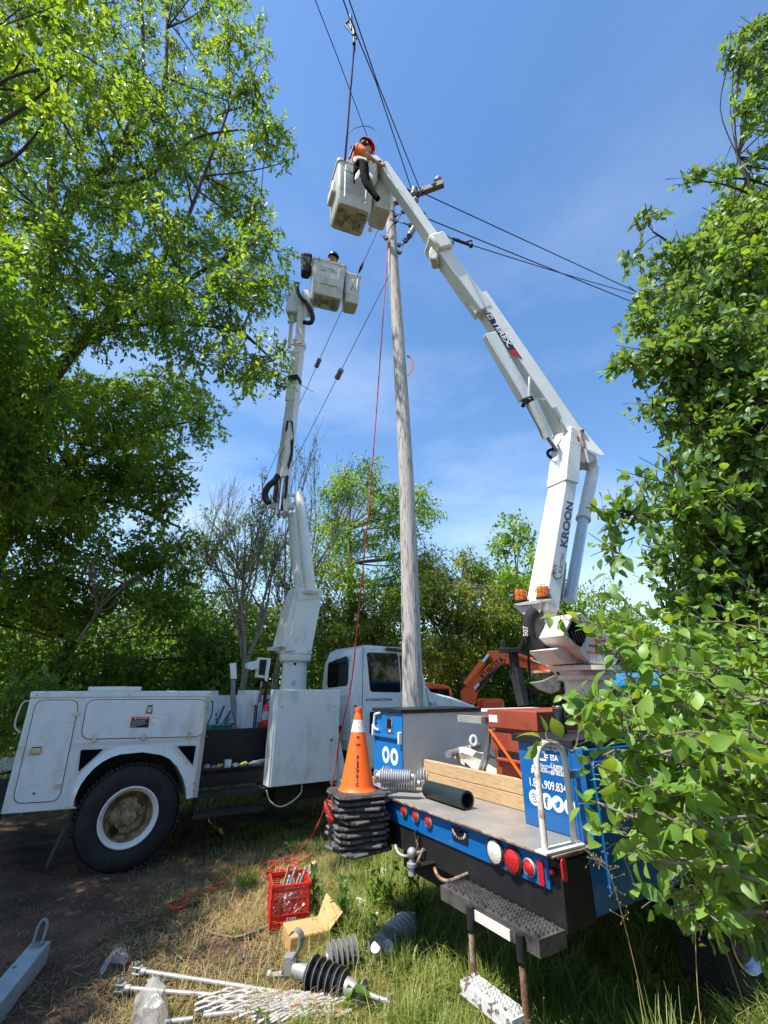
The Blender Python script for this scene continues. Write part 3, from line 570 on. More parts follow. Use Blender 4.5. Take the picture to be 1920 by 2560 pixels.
mb.hexa([fc - bR * .16 - bU * .10, fc + bR * .16 - bU * .10, fc + bR * .16 - bU * .10 + bD * .03, fc - bR * .16 - bU * .10 + bD * .03, fc - bR * .14 + bU * .05 - bD * .02, fc + bR * .14 + bU * .05 - bD * .02, fc + bR * .14 + bU * .12 + bD * .03, fc - bR * .14 + bU * .12 + bD * .03])
mb.box(fc + bD * .01, (.40, .012, .30), Matrix((bR, bD, bU)).transposed()); part('bucket_step', mb, fibre, bk, .008)
for (x, z, w_, h_) in [(-.13, -.26, .10, .13), (-.005, -.20, .10, .07), (.11, -.20, .09, .06), (.11, -.27, .1, .04)]:
    mb = MB(); mb.box(bc - bD * (.268 + .09 * z * -.15) + bR * x + bU * z, (w_, .003, h_), Matrix((bR, bD, bU)).transposed()); part('label_plate', mb, inkg, bk)
for x in (-.26, .2):
    mb = MB(); p = bc - bD * .285 + bR * x + bU * .0; mb.tube([p + bU * .03, p - bD * .03, p - bU * .06, p - bU * .09 + bD * .005], .009, 8, smooth=4); part('hook', mb, silver, bk)
b2, *_ = bucket(A(wN(778, 236), 7.95), V(.36, .10, 0), V(-.14, .42, 0), .84, t1, scuffs=False)
bucket(A(wN(455, 92), 7.75), V(.24, .04, 0), V(-.06, .3, 0), .50, t1, name='tool_basket', m=black, scuffs=False)
# things on and in the left truck
q = MB(); q.fbox(LT, -.52, -.28, .10, .42, 1.826, 1.88); solo('cardboard_tray', q, card, 'brown open cardboard tray lying on top of the white truck body', 'cardboard tray', bevel=.003)
q = MB(); a = LT.side(wF(735, 240), .08)[0]; q.fbox(LT, a, a + .55, .06, .40, 1.827, 1.875); solo('white_box_lid', q, whiteb, 'flat white box lid lying on top of the white truck body', 'tray', bevel=.006)  # flat white lid of a box, lying on the body top
# cargo seen over the bed
def g_(zx, zy, r): return LT.side(wG(zx, zy), r)
a0, z0 = g_(455, 830, .75); a1, z1 = g_(605, 530, .75)
q = MB(); q.fbox(LT, a0, a1, .75, 1.1, 1.31, z1); part('tool_locker', q, white, t1, .006)
q = MB(); q.fbox(LT, .66, 1.2, 2.0, 2.03, 1.3, 1.82); q.fbox(LT, 1.2, 2.6, 2.0, 2.03, 1.3, 1.75); part('far_side_panel', q, white, t1)
# teal bin with rods
a0, z0 = g_(235, 835, .7); a1, z1 = g_(385, 788, .7); crt = thing('tool_bin', LT.P((a0 + a1) / 2, .75, 1.31), 'teal plastic bin of tools standing in the truck bed', 'bin')
q = MB(); w_ = a1 - a0
q.fbox(LT, a0, a1, .66, .675, 1.315, z1); q.fbox(LT, a0, a1, .86, .875, 1.315, z1); q.fbox(LT, a0, a0 + .012, .66, .875, 1.315, z1); q.fbox(LT, a1 - .012, a1, .66, .875, 1.315, z1); q.fbox(LT, a0, a1, .66, .875, 1.315, 1.325); q.fbox(LT, a0 - .01, a1 + .01, .65, .885, z1 - .012, z1)
part('bin_shell', q, teal, crt, .002)
q = MB(); rr = random.Random(5)
for k in range(8):
    x = a0 + w_ * (.08 + .1 * k); q.tube([LT.P(x, .76 + .01 * k, 1.33), LT.P(x + rr.uniform(-.06, .14), .76, z1 + rr.uniform(.06, .26))], .009, 7)
part('tool_handles', q, mat('tool_grey', (.10, .13, .15), .5), crt)
q = MB(); pts = [g_(x, y, .66) for x, y in [(375, 830), (420, 790), (400, 720), (385, 600), (395, 450), (420, 450), (415, 560), (430, 640), (425, 740), (430, 830)]]; q.prism(sidep(LT, pts, .66), LT.w * .06); part('boom_strap_post', q, greyp, t1)
q = MB(); pts = [g_(x, y, .66) for x, y in [(388, 445), (380, 328), (424, 322), (430, 445)]]; q.prism(sidep(LT, pts, .66), LT.w * .05); part('post_cap', q, whiteb, t1, .004)
# fire extinguisher
a0, z0 = g_(640, 830, .6); ex = thing('fire_extinguisher', LT.P(a0, .6, 1.31), 'small red fire extinguisher standing beside the cabinet on the truck bed', 'extinguisher')
q = MB(); q.lathe([(.05, 0), (.055, .02), (.055, .27), (.04, .31), (.018, .335), (.018, .36), (.001, .36)], LT.P(a0, .6, 1.31), n=20); part('tank', q, redhat, ex)
q = MB(); q.lathe([(.0565, .12), (.0565, .23)], LT.P(a0, .6, 1.31), n=20); part('label', q, inkg, ex)
q = MB(); q.tube([LT.P(a0, .6, 1.66), LT.P(a0, .6, 1.70), LT.P(a0 + .05, .56, 1.72)], .01, 8); q.box(LT.P(a0, .6, 1.69), (.04, .06, .03)); part('valve', q, blackg, ex)
# control head, uprights
q = MB(); pts = [g_(x, y, .8) for x, y in [(600, 280), (660, 288), (640, 440), (582, 430)]]; q.prism(sidep(LT, pts, .8), LT.w * .14); ch = part('control_box', q, whiteb, t1, .006)
pts = [g_(x, y, .79) for x, y in [(604, 300), (655, 300), (638, 418), (592, 412)]]; q = MB(); q.prism(sidep(LT, pts, .79), LT.w * .008); part('control_opening', q, blackg, ch)
pts = [g_(x, y, .78) for x, y in [(660, 285), (686, 290), (660, 468), (640, 455)]]; q = MB(); q.prism(sidep(LT, pts, .78), LT.w * .02); part('control_door', q, whiteb, ch, .003)
pts = [g_(x, y, .82) for x, y in [(512, 322), (600, 300), (596, 365), (545, 378), (512, 365)]]; q = MB(); q.prism(sidep(LT, pts, .82), LT.w * .16); part('control_bracket', q, white, t1, .006)
q = MB(); 
for (x, y0, y1) in [(648, 465, 830), (660, 465, 830), (572, 640, 830), (586, 640, 830)]:
    a, z = g_(x, y0, .72); b_, z2 = g_(x, y1, .72); q.tube([LT.P(a, .74, z), LT.P(a, .74, 1.31)], .014 if x > 600 else .009, 8)
part('hydraulic_lines', q, black, t1)
q = MB(); a, z = g_(608, 480, .73)
for k in range(3): q.tube([LT.P(a + .012 * k, .72, z + .03), LT.P(a + .01 * k - .01, .70, z - .12), LT.P(a + .02 * k, .74, z - .26)], .007, 6, smooth=4)
part('hose', q, rust, t1)
q = MB(); a, z = g_(685, 680, .5); q.tube([LT.P(a, .5, 1.62), LT.P(a, .5, 1.20)], .022, 12); part('stowed_tube', q, whiteb, t1)
q = MB(); a, z = g_(240, 615, .5); q.tube([LT.P(a - .02, .5, z), LT.P(a + .01, .49, z - .01), LT.P(a + .015, .49, z - .18), LT.P(a - .02, .5, z - .28)], .008, 8, smooth=4); part('grab_handle', q, black, t1)
# white jug hanging on the locker
a, z = g_(560, 570, .74); q = MB(); q.lathe([(.035, -.16), (.042, -.15), (.048, -.02), (.05, 0), (.04, .0), (.001, -.005)], LT.P(a, .69, z + .03), n=18); solo('small_pail', q, whiteb, 'small white pail hanging on the white locker in the bed', 'pail')
# litter on the shelf
sh = [((180, 235), 1075, ropew, 'crumpled grey plastic bag of hardware at the left end of the black shelf', 'plastic bag', .035), ((240, 275), 1078, plastic, 'small clear bag second from the left on the black shelf', 'plastic bag', .028), ((275, 328), 1072, yel, 'yellow crumpled wrapper on the black shelf left of the little white box', 'wrapper', .034),
      ((395, 445), 1080, plastic, 'clear crumpled bag right of the little white box on the shelf', 'plastic bag', .03), ((450, 515), 1075, yel, 'yellow crumpled bag in the middle of the black shelf', 'wrapper', .034), ((515, 665), 1072, ropew, 'long white plastic wrapping at the right end of the black shelf', 'plastic bag', .04)]
def crumple(mb, c, r, ax, ln, rnd, flat=.7):
    n, h = 14, 9; vs = []; fs = []
    for i in range(h + 1):
        t = math.pi * i / h
        for k in range(n):
            p = 2 * math.pi * k / n; rad = r * (.75 + rnd.uniform(-.28, .28)) * math.sin(t) if 0 < i < h else .001
            vs.append(c + ax * (ln * math.cos(t) / 2) + ax.orthogonal().normalized() * rad * math.cos(p) + ax.cross(ax.orthogonal().normalized()) * rad * math.sin(p))
    for i in range(h):
        for k in range(n): fs.append((i * n + k, i * n + (k + 1) % n, (i + 1) * n + (k + 1) % n, (i + 1) * n + k))
    mb.add(vs, fs)
rr = random.Random(11)
for (xs, y, m, lab, cat, r) in sh:
    a0, z = g_(xs[0], y, .3); a1, _ = g_(xs[1], y, .3); q = MB(); crumple(q, LT.P((a0 + a1) / 2, .31, .885 + r * .8), r, (LT.u + V(0, 0, .1)).normalized(), a1 - a0, rr); solo('wrapper' if cat == 'wrapper' else 'plastic_bag', q, m, lab, cat)
a0, z0 = g_(335, 1100, .28); a1, z1 = g_(388, 1032, .28); q = MB(); q.fbox(LT, a0, a1, .25, .33, .887, .887 + (z1 - z0) * .95); solo('small_box', q, white, 'small upright white box standing on the black shelf', 'box', bevel=.003)
q = MB(); crumple(q, LT.P(-1.33, .2, 1.10), .08, LT.u, .26, rr); solo('plastic_sheet', q, plastic, 'clear plastic sheet bunched at the rear of the white truck', 'plastic sheet')
q = MB(); q.fbox(LT, -1.75, -1.25, .1, 2.3, .62, .70); q.fbox(LT, -1.62, -1.25, .3, .36, 1.0, 1.05); part('tailboard', q, black, t1)
q = MB(); q.tube([LT.P(-1.25, .3, 1.72), LT.P(-1.33, .3, 1.70), LT.P(-1.35, .3, 1.48), LT.P(-1.28, .3, 1.40)], .009, 8, smooth=4); part('grab_handle', q, gray, t1)
# ================================================================= BLUE BUCKET TRUCK (right)
DZ = 1.065; BA = .31
t2 = thing('service_truck', RT.P(1.2, 1.2, 0), 'blue flatbed bucket truck with tool boxes, rear steps and a white boom', 'bucket truck')
q = MB(); q.fbox(RT, -.032, 3.0, 0, 2.44, DZ - .010, DZ); q.fbox(RT, .03, 3.0, .02, 2.42, DZ - .03, DZ - .010); part('deck', q, deckm, t2, .003)
q = MB(); q.fbox(RT, -.036, -.032, 0, 2.44, DZ - .012, DZ + .001); q.fbox(RT, 0, .23, -.004, 0, DZ - .012, DZ + .002); part('deck_edge', q, rust, t2, .002)
q = MB(); q.fbox(RT, .0, .03, .07, 2.4, .905, DZ - .010); st = part('rear_stripe', q, blue, t2)
q = MB(); q.fbox(RT, .012, .05, 0, 2.44, .745, DZ - .031); q.fbox(RT, .05, .24, .002, .03, .75, DZ - .031); q.fbox(RT, .05, .2, 2.38, 2.43, .75, DZ - .031); part('bumper_panel', q, black, t2, .004)
# blue side body
sp = [(.235, .77), (.235, DZ - .001), (.31, DZ - .001), (.31, DZ), (.31, 1.52), (2.55, 1.52), (2.55, .78), (2.35, .78)] + [(1.75 + .52 * math.cos(t), .62 + .48 * math.sin(t)) for t in np.linspace(.35, math.pi - .35, 10)] + [(1.2, .78)]
q = MB(); q.prism(sidep(RT, sp, 0.0), RT.w * .05); q.fbox(RT, .9, 2.5, .05, .52, DZ + .001, 1.52); part('side_body', q, blue, t2, .004)
for (a0, a1, z0, z1) in [(.36, .92, .82, 1.46), (.98, 1.55, 1.14, 1.46), (1.62, 2.42, 1.14, 1.46)]:
    q = MB(); q.prism(sidep(RT, rquad([(a0, z0), (a1, z0), (a1, z1), (a0, z1)], .04), -.014), RT.w * .014); d = part('compartment_door', q, blue, t2, .003)
    latch(RT, ((a0 + a1) / 2, z1 - .2 if z1 - z0 > .5 else (z0 + z1) / 2), .09, .12, d)
q = MB(); q.prism(sidep(RT, [(.955, 1.10), (1.05, 1.08), (1.02, .86), (.97, .93)], -.012), RT.w * .01); part('white_stripe', q, inkw, t2)
wheel(RT, 1.75, .06, .40, .40, .24, parent=t2, rimm=alum); wheel(RT, 1.75, 2.4, .40, .40, .24, face=1, parent=t2, rimm=alum); wheel(RT, 5.2, .12, .40, .40, .24, parent=t2, rimm=alum); wheel(RT, 5.2, 2.3, .40, .40, .24, face=1, parent=t2, rimm=alum)
q = MB(); q.fbox(RT, .1, 6.3, .85, .93, .6, .8); q.fbox(RT, .1, 6.3, 1.5, 1.58, .6, .8); q.tube([RT.P(1.75, .3, .42), RT.P(1.75, 2.2, .42)], .08, 12); q.fbox(RT, .06, .5, .3, 2.2, .80, .9); part('chassis', q, black, t2)
q = MB(); q.fbox(RT, .55, .56, 1.55, 2.2, .35, .9); fp = part('mud_flap', q, rubber, t2)
text('CONT', .10, RT.P(.548, 2.13, .66), -RT.w, (0, 0, 1), inkg, fp, sx=1.1, bold=.02)
# tool boxes
(rl, zt1), _ = RT.rear(wB(692, 540), BA), 0
q = MB(); q.fbox(RT, BA, 2.5, .085, .50, DZ + .001, 1.53); bx = part('tool_box', q, blue, t2, .006)
q = MB(); q.fbox(RT, BA - .03, 2.52, .045, .525, 1.53, 1.572); part('box_lid', q, platb, bx, .004)
q = MB(); q.fbox(RT, BA - .012, BA + .0, .0, .085, DZ, 1.53); q.fbox(RT, BA - .016, BA, .085, .095, DZ, 1.53); part('box_edge', q, blue, bx, .002)
q = MB(); q.fbox(RT, BA, 2.5, 1.89, 2.38, DZ + .001, 1.64); by = part('tool_box', q, gray, t2, .006)
q = MB(); q.fbox(RT, BA - .012, BA, 1.885, 2.385, DZ + .001, 1.642); yf = part('box_end', q, bluel, by, .003)
q = MB(); q.fbox(RT, BA - .03, 1.25, 1.87, 2.40, 1.642, 1.675); part('box_lid', q, platb, by, .004)
zz = RT.rear(wP(880, 560), BA)[1]; q = MB(); q.fbox(RT, BA - .035, BA - .012, 1.90, 2.37, zz - .012, zz + .012); part('box_hinge', q, bluel, yf, .003)
for r_, z_ in [(1.90, zz), (2.37, zz + .04)]:
    q = MB(); q.fbox(RT, BA - .045, BA - .012, r_ - .012, r_ + .012, z_ - .05, z_ + .05); part('hinge_end', q, inkw, yf, .005)
r_, z_ = RT.rear(wP(873, 415), BA)
def rlatch(F, a, r, z, w, h, par):
    q = MB(); q.fbox(F, a - .012, a, r - w / 2, r + w / 2, z - h / 2, z + h / 2); o = part('latch', q, chrome, par, .004)
    q = MB(); q.fbox(F, a - .015, a - .012, r - w * .3, r + w * .3, z - h * .1, z + h * .36); part('latch_paddle', q, blackg, o); q = MB(); q.tube([F.P(a - .02, r, z - h * .28), F.P(a - .01, r, z - h * .28)], .012, 10); part('latch_lock', q, alum, o)
rlatch(RT, BA - .012, r_, z_, .105, .165, yf)
def ringlogo(c, rx, rz, w, par, a, m=inkw):
    q = MB(); n = 40; vs = []; fs = []
    for k in range(n):
        t = 2 * math.pi * k / n
        for s_ in (0, 1): vs.append(RT.P(a, c[0] + (rx - w * s_) * math.cos(t), c[1] + (rz - w * s_) * math.sin(t)))
    for k in range(n): u = (k + 1) % n; fs.append((2 * k, 2 * u, 2 * u + 1, 2 * k + 1))
    q.add(vs, fs); return part('logo_ring', q, m, par, smooth=False)
c1 = RT.rear(wP(800, 810), BA - .013); c2 = RT.rear(wP(917, 842), BA - .013); hz = abs(RT.rear(wP(800, 695), BA)[1] - RT.rear(wP(800, 925), BA)[1]) / 2
ringlogo(c1, hz * .92, hz, .035, yf, BA - .0135); ringlogo(c2, hz * .92, hz, .035, yf, BA - .0145)
# white grab bar on the far corner
p = [(720, 235), (650, 250), (640, 300), (638, 430), (700, 470)]; q = MB(); q.tube([RT.P(BA - .03, *RT.rear(wP(*x), BA - .03)) for x in p], .010, 8, smooth=4); part('grab_handle', q, inkw, by)
q = MB(); q.tube([RT.P(BA - .01, *RT.rear(wP(*x), BA)) for x in [(700, 360), (650, 430), (650, 520), (700, 600)]], .006, 6, smooth=5); part('cable', q, black, by)
# writing on the right-hand box
def tr(zx, zy, a=BA): r, z = RT.rear(wM(zx, zy), a); return RT.P(a - .002, r, z)
X = -RT.w; Z = V(0, 0, 1)
text('Electrical Contractor', .026, tr(350, 455), X, Z, inkw, bx, bold=.01); text('Registration Agency', .026, tr(370, 505), X, Z, inkw, bx, bold=.01)
text('ESA', .044, tr(590, 665), X, Z, inkw, bx, sx=.8, bold=.02); text('License', .044, tr(600, 775), X, Z, inkw, bx, sx=.75, bold=.015); text('#7002671', .044, tr(608, 862), X, Z, inkw, bx, sx=.72, bold=.02)
for i, s_ in enumerate(['Electrical', 'Safety', 'Authority']): text(s_, .024, tr(455 + i * 3, 752 + i * 38), X, Z, inkw, bx, sx=.9, bold=.01)
text('1.866.909.8344', .064, tr(295, 1010), X, Z, inkw, bx, sx=.80, bold=.014)
def stroke(pts, w, par, m=inkw, a=BA - .002, nm='logo_stroke', cl=False):
    P = [RT.P(a, *RT.rear(wM(*p), a)) for p in pts]; P = catmull([Vector(x) for x in P], 4); q = MB(); vs = []; fs = []
    for i, p in enumerate(P):
        d = (P[min(i + 1, len(P) - 1)] - P[max(i - 1, 0)]).normalized(); s_ = d.cross(RT.u).normalized() * w / 2; vs += [p - s_, p + s_]
        if i: fs.append((2 * i - 2, 2 * i - 1, 2 * i + 1, 2 * i))
    q.add(vs, fs); return part(nm, q, m, par, smooth=False)
stroke([(375, 480), (300, 490), (280, 520), (370, 530), (300, 580), (300, 620), (380, 610)], .012, bx); stroke([(510, 560), (440, 540), (425, 600), (440, 650), (530, 665)], .012, bx)
stroke([(500, 590), (550, 600)], .008, bx); stroke([(500, 620), (550, 632)], .008, bx)
for (x, y) in [(330, 760), (325, 800), (325, 835)]: stroke([(x, y), (x + 40, y - 25), (x + 110, y + 5)], .012, bx)
ics = [(370, 1182), (540, 1235), (692, 1274), (865, 1325)]
for i, (zx, zy) in enumerate(ics):
    r, z = RT.rear(wM(zx, zy), BA); q = MB(); rad = .043; q.prism([RT.P(BA - .002, r + rad * math.cos(t), z + rad * math.sin(t)) for t in np.linspace(0, 2 * math.pi, 32, endpoint=False)], RT.u * .001); ic = part('icon_disc', q, inkw, bx)
    e = BA - .0035
    if i == 0:
        pts = rquad([(r - .02, z - .02), (r + .02, z - .02), (r + .02, z + .02), (r - .02, z + .02)], .012, 3); P = [RT.P(e, *p) for p in pts] + [RT.P(e, *pts[0])]; q = MB(); q.tube(P, .0022, 4); q.tube([RT.P(e, r + .009 * math.cos(t), z + .009 * math.sin(t)) for t in np.linspace(0, 2 * math.pi, 12)], .0022, 4); q.ball(RT.P(e, r - .013, z + .013), .002, 6); part('icon_glyph', q, bluel, ic)
    elif i == 1: text('f', .075, RT.P(e, r + .012, z - .028), X, Z, bluel, ic, bold=.03)
    elif i == 3: text('in', .052, RT.P(e, r + .022, z - .018), X, Z, bluel, ic, bold=.03)
    else:
        bd = [(-.022, .010), (-.008, .004), (.002, .016), (.012, .018), (.022, .014), (.017, .006), (.012, -.010), (-.002, -.020), (-.022, -.016), (-.010, -.011), (-.018, -.004)]
        q = MB(); q.prism([RT.P(e, r - x, z + y) for x, y in bd], RT.u * .001); part('icon_glyph', q, bluel, ic)
# lamps
def lamp(c, rad, m, rim=rubber, par=t2, name='tail_light', F=RT):
    r, z = c; q = MB(); q.lathe([(rad * 1.22, -.0), (rad * 1.22, .012), (rad * 1.05, .018), (rad, .012)], F.P(0, r, z), -F.u, 32); o = part(name, q, rim, par)
    q = MB(); q.lathe([(rad, .008), (rad * .95, .018), (rad * .6, .026), (.001, .029)], F.P(0, r, z), -F.u, 32); part('lens', q, m, o)
lr = lambda x, y: RT.rear(wJ(x, y), 0)
for x, y in [(190, 380), (278, 420), (373, 463)]: lamp(lr(x, y), .033, redlens, silver)
lamp(lr(1135, 808), .035, redlens, silver); lamp(lr(877, 690), .058, clearlens); lamp(lr(1010, 758), .056, redlens)
r, z = lr(1226, 848); q = MB(); q.prism([RT.P(-.012, *p) for p in rquad([(r - .016, z - .055), (r + .02, z - .055), (r + .02, z + .055), (r - .016, z + .055)], .016)], RT.u * .02); o = part('reflector', q, redlens, t2)
lamp((.035, lr(1300, 835)[1]), .015, redlens, blackg)
q = MB(); q.prism([RT.P(p[0], -.012, p[1]) for p in rquad([(.012, .955), (.042, .955), (.042, 1.05), (.012, 1.05)], .018)], RT.w * .012); part('side_marker', q, redlens, t2)
lamp((2.33, .97), .05, redlens)
r, z = lr(605, 555); q = MB(); q.fbox(RT, -.008, .0, r - .075, r + .075, z - .045, z + .03); pl = part('plate_light', q, black, t2, .003)
q = MB(); q.fbox(RT, -.03, -.008, r - .03, r + .03, z + .012, z + .025); part('light_hood', q, blackg, pl)
q = MB(); P = [RT.P(-.010, r + .06 * math.cos(t), z + .01 + .03 * math.sin(t)) for t in np.linspace(math.pi, 2 * math.pi, 9)]
for p in P: q.box(p, (.008, .003, .014))
part('light_teeth', q, inkw, pl)
# hitch, hooks and chain
q = MB(); r, z = RT.rear(wJ(240, 700), -.16); bc_ = RT.P(-.16, r, z); q.ball(bc_, .032, 16); q.lathe([(.018, -.03), (.02, -.05), (.034, -.055), (.034, -.075), (.022, -.08), (.026, -.12), (.001, -.12)], bc_, n=16); h_ = part('tow_ball', q, silver, t2)
q = MB(); q.beam(bc_ - V(0, 0, .085), RT.P(.06, r, z - .085), .06, .03); part('hitch_bar', q, black, t2, .004)
for (x, y, s_) in [(185, 690, 1), (490, 868, 1)]:
    r, z = RT.rear(wJ(x, y), -.12); q = MB(); q.tube([RT.P(-.12 + d, r + e * s_, z + f_) for d, e, f_ in [(-.03, .05, .02), (-.05, .035, .03), (-.05, .0, .0), (-.02, -.04, -.015), (.05, -.05, -.01), (.14, -.05, .0)]], .010, 8, smooth=5); part('tow_hook', q, rust if y > 800 else silver, t2)
r, z = lr(290, 545); q = MB(); q.tube([RT.P(-.02, r, z + .015), RT.P(-.03, r, z - .015)], .017, 12); part('plug_socket', q, blackg, t2)
q = MB()
for k in range(7): t = k * .9; q.tube([RT.P(-.02, r - .005 - .004 * k, z - .03 - .022 * k) + V(.010 * math.cos(a) * math.cos(t), .010 * math.cos(a) * math.sin(t), .016 * math.sin(a)) for a in np.linspace(0, 2 * math.pi, 10)], .0035, 5)
part('safety_chain', q, rust, t2)
r, z = lr(310, 740); q = MB(); q.tube([RT.P(-.05, r + .03, z - .03), RT.P(-.06, r, z - .05), RT.P(-.05, r - .03, z), RT.P(.0, r - .03, z + .06)], .012, 8, smooth=4); part('tow_hook', q, rust, t2)
# grab rails
zA = DZ; rail = [(.03, .045), (.24, .045)]
q = MB(); q.fbox(RT, -.07, .235, .01, .085, DZ + .003, DZ + .016); part('rail_plate', q, rustw, t2, .003)
topz = RT.side(wM(390, 520), .045)[1]
q = MB(); q.tube([RT.P(-.03, .05, DZ + .01), RT.P(-.025, .05, 1.44), RT.P(-.01, .05, 1.52), RT.P(.03, .05, 1.56), RT.P(.09, .05, 1.567), RT.P(.16, .05, 1.55), RT.P(.20, .05, 1.50), RT.P(.205, .05, 1.40), RT.P(.20, .05, DZ + .01)], .017, 14, smooth=5); part('grab_rail', q, rustw, t2)
q = MB(); q.fbox(RT, .205, .31, .035, .065, 1.38, 1.42); part('rail_bracket', q, alum, t2, .003)
# rear steps
q = MB(); q.fbox(RT, -.19, -.005, .0, .74, .70, .768); grip(q, RT, -.185, -.01, .012, .735, .768, 5, 24, .014); us = part('step', q, platb if 0 else mat('worn_step_metal', (.16, .15, .145), .5, .6, (.05, .05, .05), 9, .4, .65), t2)
q = MB(); q.fbox(RT, -.198, -.19, .18, .50, .702, .745); part('worn_label', q, rustw, us)
ropes = []
for r_ in (.10, .455):
    q = MB(); q.tube([RT.P(-.21, r_, .76), RT.P(-.21, r_, .66)], .021, 12); cl = part('step_clamp', q, rustw if 0 else black, t2)
    q = MB()
    for s_ in range(6):
        q.tube([RT.P(-.21 + .010 * math.cos(s_ * math.pi / 3 + h * .42), r_ + .010 * math.sin(s_ * math.pi / 3 + h * .42), .64 - h * .010) for h in range(20)], .006, 6)
    part('step_cable', q, rust, t2); q = MB(); q.tube([RT.P(-.21, r_, .46), RT.P(-.21, r_, .41)], .019, 12); part('cable_end', q, rust, t2)
worn = mat('chipped_white_paint', (.62, .62, .58), .6, .1, (.14, .10, .08), 22, .52, .58, bump=.3)
q = MB(); q.fbox(RT, -.30, -.19, .10, .455, .42, .475); grip(q, RT, -.29, -.2, .105, .45, .475, 3, 13, .016); part('lower_step', q, worn, t2)
# cab
CA = 2.85; q = MB()
prof = [(CA, .75), (CA, 1.45), (CA + .06, 1.93), (CA + .2, 2.02), (CA + 1.5, 2.02), (CA + 2.0, 1.50), (CA + 3.1, 1.38), (CA + 3.2, .7)]
q.prism(sidep(RT, prof, .30), RT.w * 1.75); cb = part('cab', q, bluel, t2, .05)
def cpane(pts, off=.006, m=glass, nm='window'):
    q = MB(); q.prism([RT.P(CA + (max(0, z - 1.45)) * .125 - off, r, z) for r, z in pts], RT.u * .004); return part(nm, q, m, cb)
cpane(rquad([(.45, 1.5), (1.9, 1.5), (1.85, 1.88), (.5, 1.88)], .06)); 
q = MB(); q.prism(sidep(RT, rquad([(CA + .3, 1.5), (CA + 1.75, 1.5), (CA + 1.4, 1.9), (CA + .32, 1.9)], .05), .295), RT.w * .005); part('window', q, glass, cb)
# pedestal, turret, booms
PX, PR = RT.loc(A((wE(605, 1850)), 5.15))[:2]; pc = RT.P(PX, PR, 0)
q = MB(); q.lathe([(.26, DZ), (.245, 1.35), (.225, 1.92), (.29, 1.94), (.29, 1.98), (.26, 1.99), (.26, 2.02), (.35, 2.03), (.35, 2.075), (.001, 2.08)], pc, n=40); pd = part('pedestal', q, whitew, t2)
vd = (-pc); vd.z = 0; vd.normalize(); sx_ = Vector((-vd.y, vd.x, 0)); vr = (vd + sx_ * 1.3).normalized()
q = MB(); cc = pc + vr * .238 + V(0, 0, 1.68); s2 = Vector((-vr.y, vr.x, 0)); q.prism([cc + s2 * .07 * math.cos(t) + V(0, 0, .13 * math.sin(t)) for t in np.linspace(0, 2 * math.pi, 20, endpoint=False)], vr * .006); part('access_hole', q, clothb, pd)
TR0 = PR - .24
e_ = lambda *P: [RT.side(wE(*p), TR0) for p in P]
tp_ = e_((430, 1490), (500, 1342), (560, 1330), (650, 1440), (750, 1480), (845, 1600), (800, 1690), (632, 1682))
q = MB(); q.prism(sidep(RT, tp_, TR0), RT.w * .30); tu = part('turret', q, whitew, t2, .01)
lp = [RT.side(wE(*p), TR0) for p in [(410, 1690), (440, 1640), (400, 1600), (330, 1560), (280, 1580), (370, 1690)]]
q = MB(); pts = [RT.side(wE(*p), TR0 + .2) for p in [(300, 1590), (400, 1570), (560, 1682), (410, 1690)]]; q.prism(sidep(RT, pts, TR0 + .12), RT.w * .3); part('turret_base', q, whitew, t2, .01)
tpi = e_((455, 1480), (505, 1370), (545, 1362), (600, 1480), (560, 1568), (540, 1560)); q = MB(); q.prism(sidep(RT, tpi, TR0 - .006), RT.w * .02); part('turret_window', q, clothb, tu)
for k in range(4):
    a, z = e_((495 + 22 * k, 1500 - 0 * k))[0]; q = MB(); q.beam(RT.P(a, TR0 - .010, z + .05), RT.P(a + .03, TR0 - .010, z - .05), .008, .012); part('window_louvre', q, black, tu)
rr = random.Random(4)
for i, (x, y, w_, h_, hc) in enumerate([(672, 1530, 34, 30, 0), (716, 1527, 40, 12, 2), (635, 1560, 36, 14, 2), (680, 1578, 36, 40, 1), (722, 1560, 50, 44, 3), (772, 1570, 50, 20, 4), (628, 1608, 54, 18, 4), (680, 1610, 44, 14, 2), (725, 1610, 44, 14, 2), (775, 1620, 46, 14, 2), (640, 1645, 50, 50, 3), (690, 1650, 44, 60, 3), (735, 1650, 46, 50, 3), (775, 1655, 40, 40, 3), (700, 1558, 40, 20, 3)]):
    a0, z0 = e_((x - w_ / 2, y + h_ / 2))[0]; a1, z1 = e_((x + w_ / 2, y - h_ / 2))[0]; q = MB(); q.fbox(RT, a0, a1, TR0 - .003, TR0, min(z0, z1), max(z0, z1))
    part('warning_label', q, [amber, inkb, inkr, inkg, mat('label_orange', (.75, .28, .03), .5, mottle=0) if i == 5 else bpy.data.materials.get('label_orange') or amber][hc], tu)
LBs = RT.u * 1; ZB = 5.15; ZT = 6.0
ba = A(wE(285, 1330), 5.2); bb = A(wE(437, 420), 5.76); bt = A(wE(468, 90), 6.05)
def fbeam(p0, p1, wu, ww, wu1=None, ww1=None):
    wu1 = wu1 or wu; ww1 = ww1 or ww; return [p - RT.u * a / 2 * k - RT.w * b * k2 / 2 for p, a, b in ((p0, wu, ww), (p1, wu1, ww1)) for k, k2 in ((1, 1), (-1, 1), (-1, -1), (1, -1))]
q = MB(); q.hexa(fbeam(ba, bb, .24, .30)); lo = part('lower_boom', q, whiteb, t2, .02)
q = MB(); q.hexa(fbeam(A(wE(432, 455), 5.72), bt, .27, .33)); part('boom_sleeve', q, whiteb, t2, .014)
d = (bb - ba).normalized(); tk = 0
def onbeam(f, off): return ba + (bb - ba) * f - RT.w * (.152 + off)
yd = (-RT.u); 
text('KROON', .17, onbeam(.42, .0) + RT.u * .085, d, -RT.u, inkn, lo, sx=1.22, bold=.035)
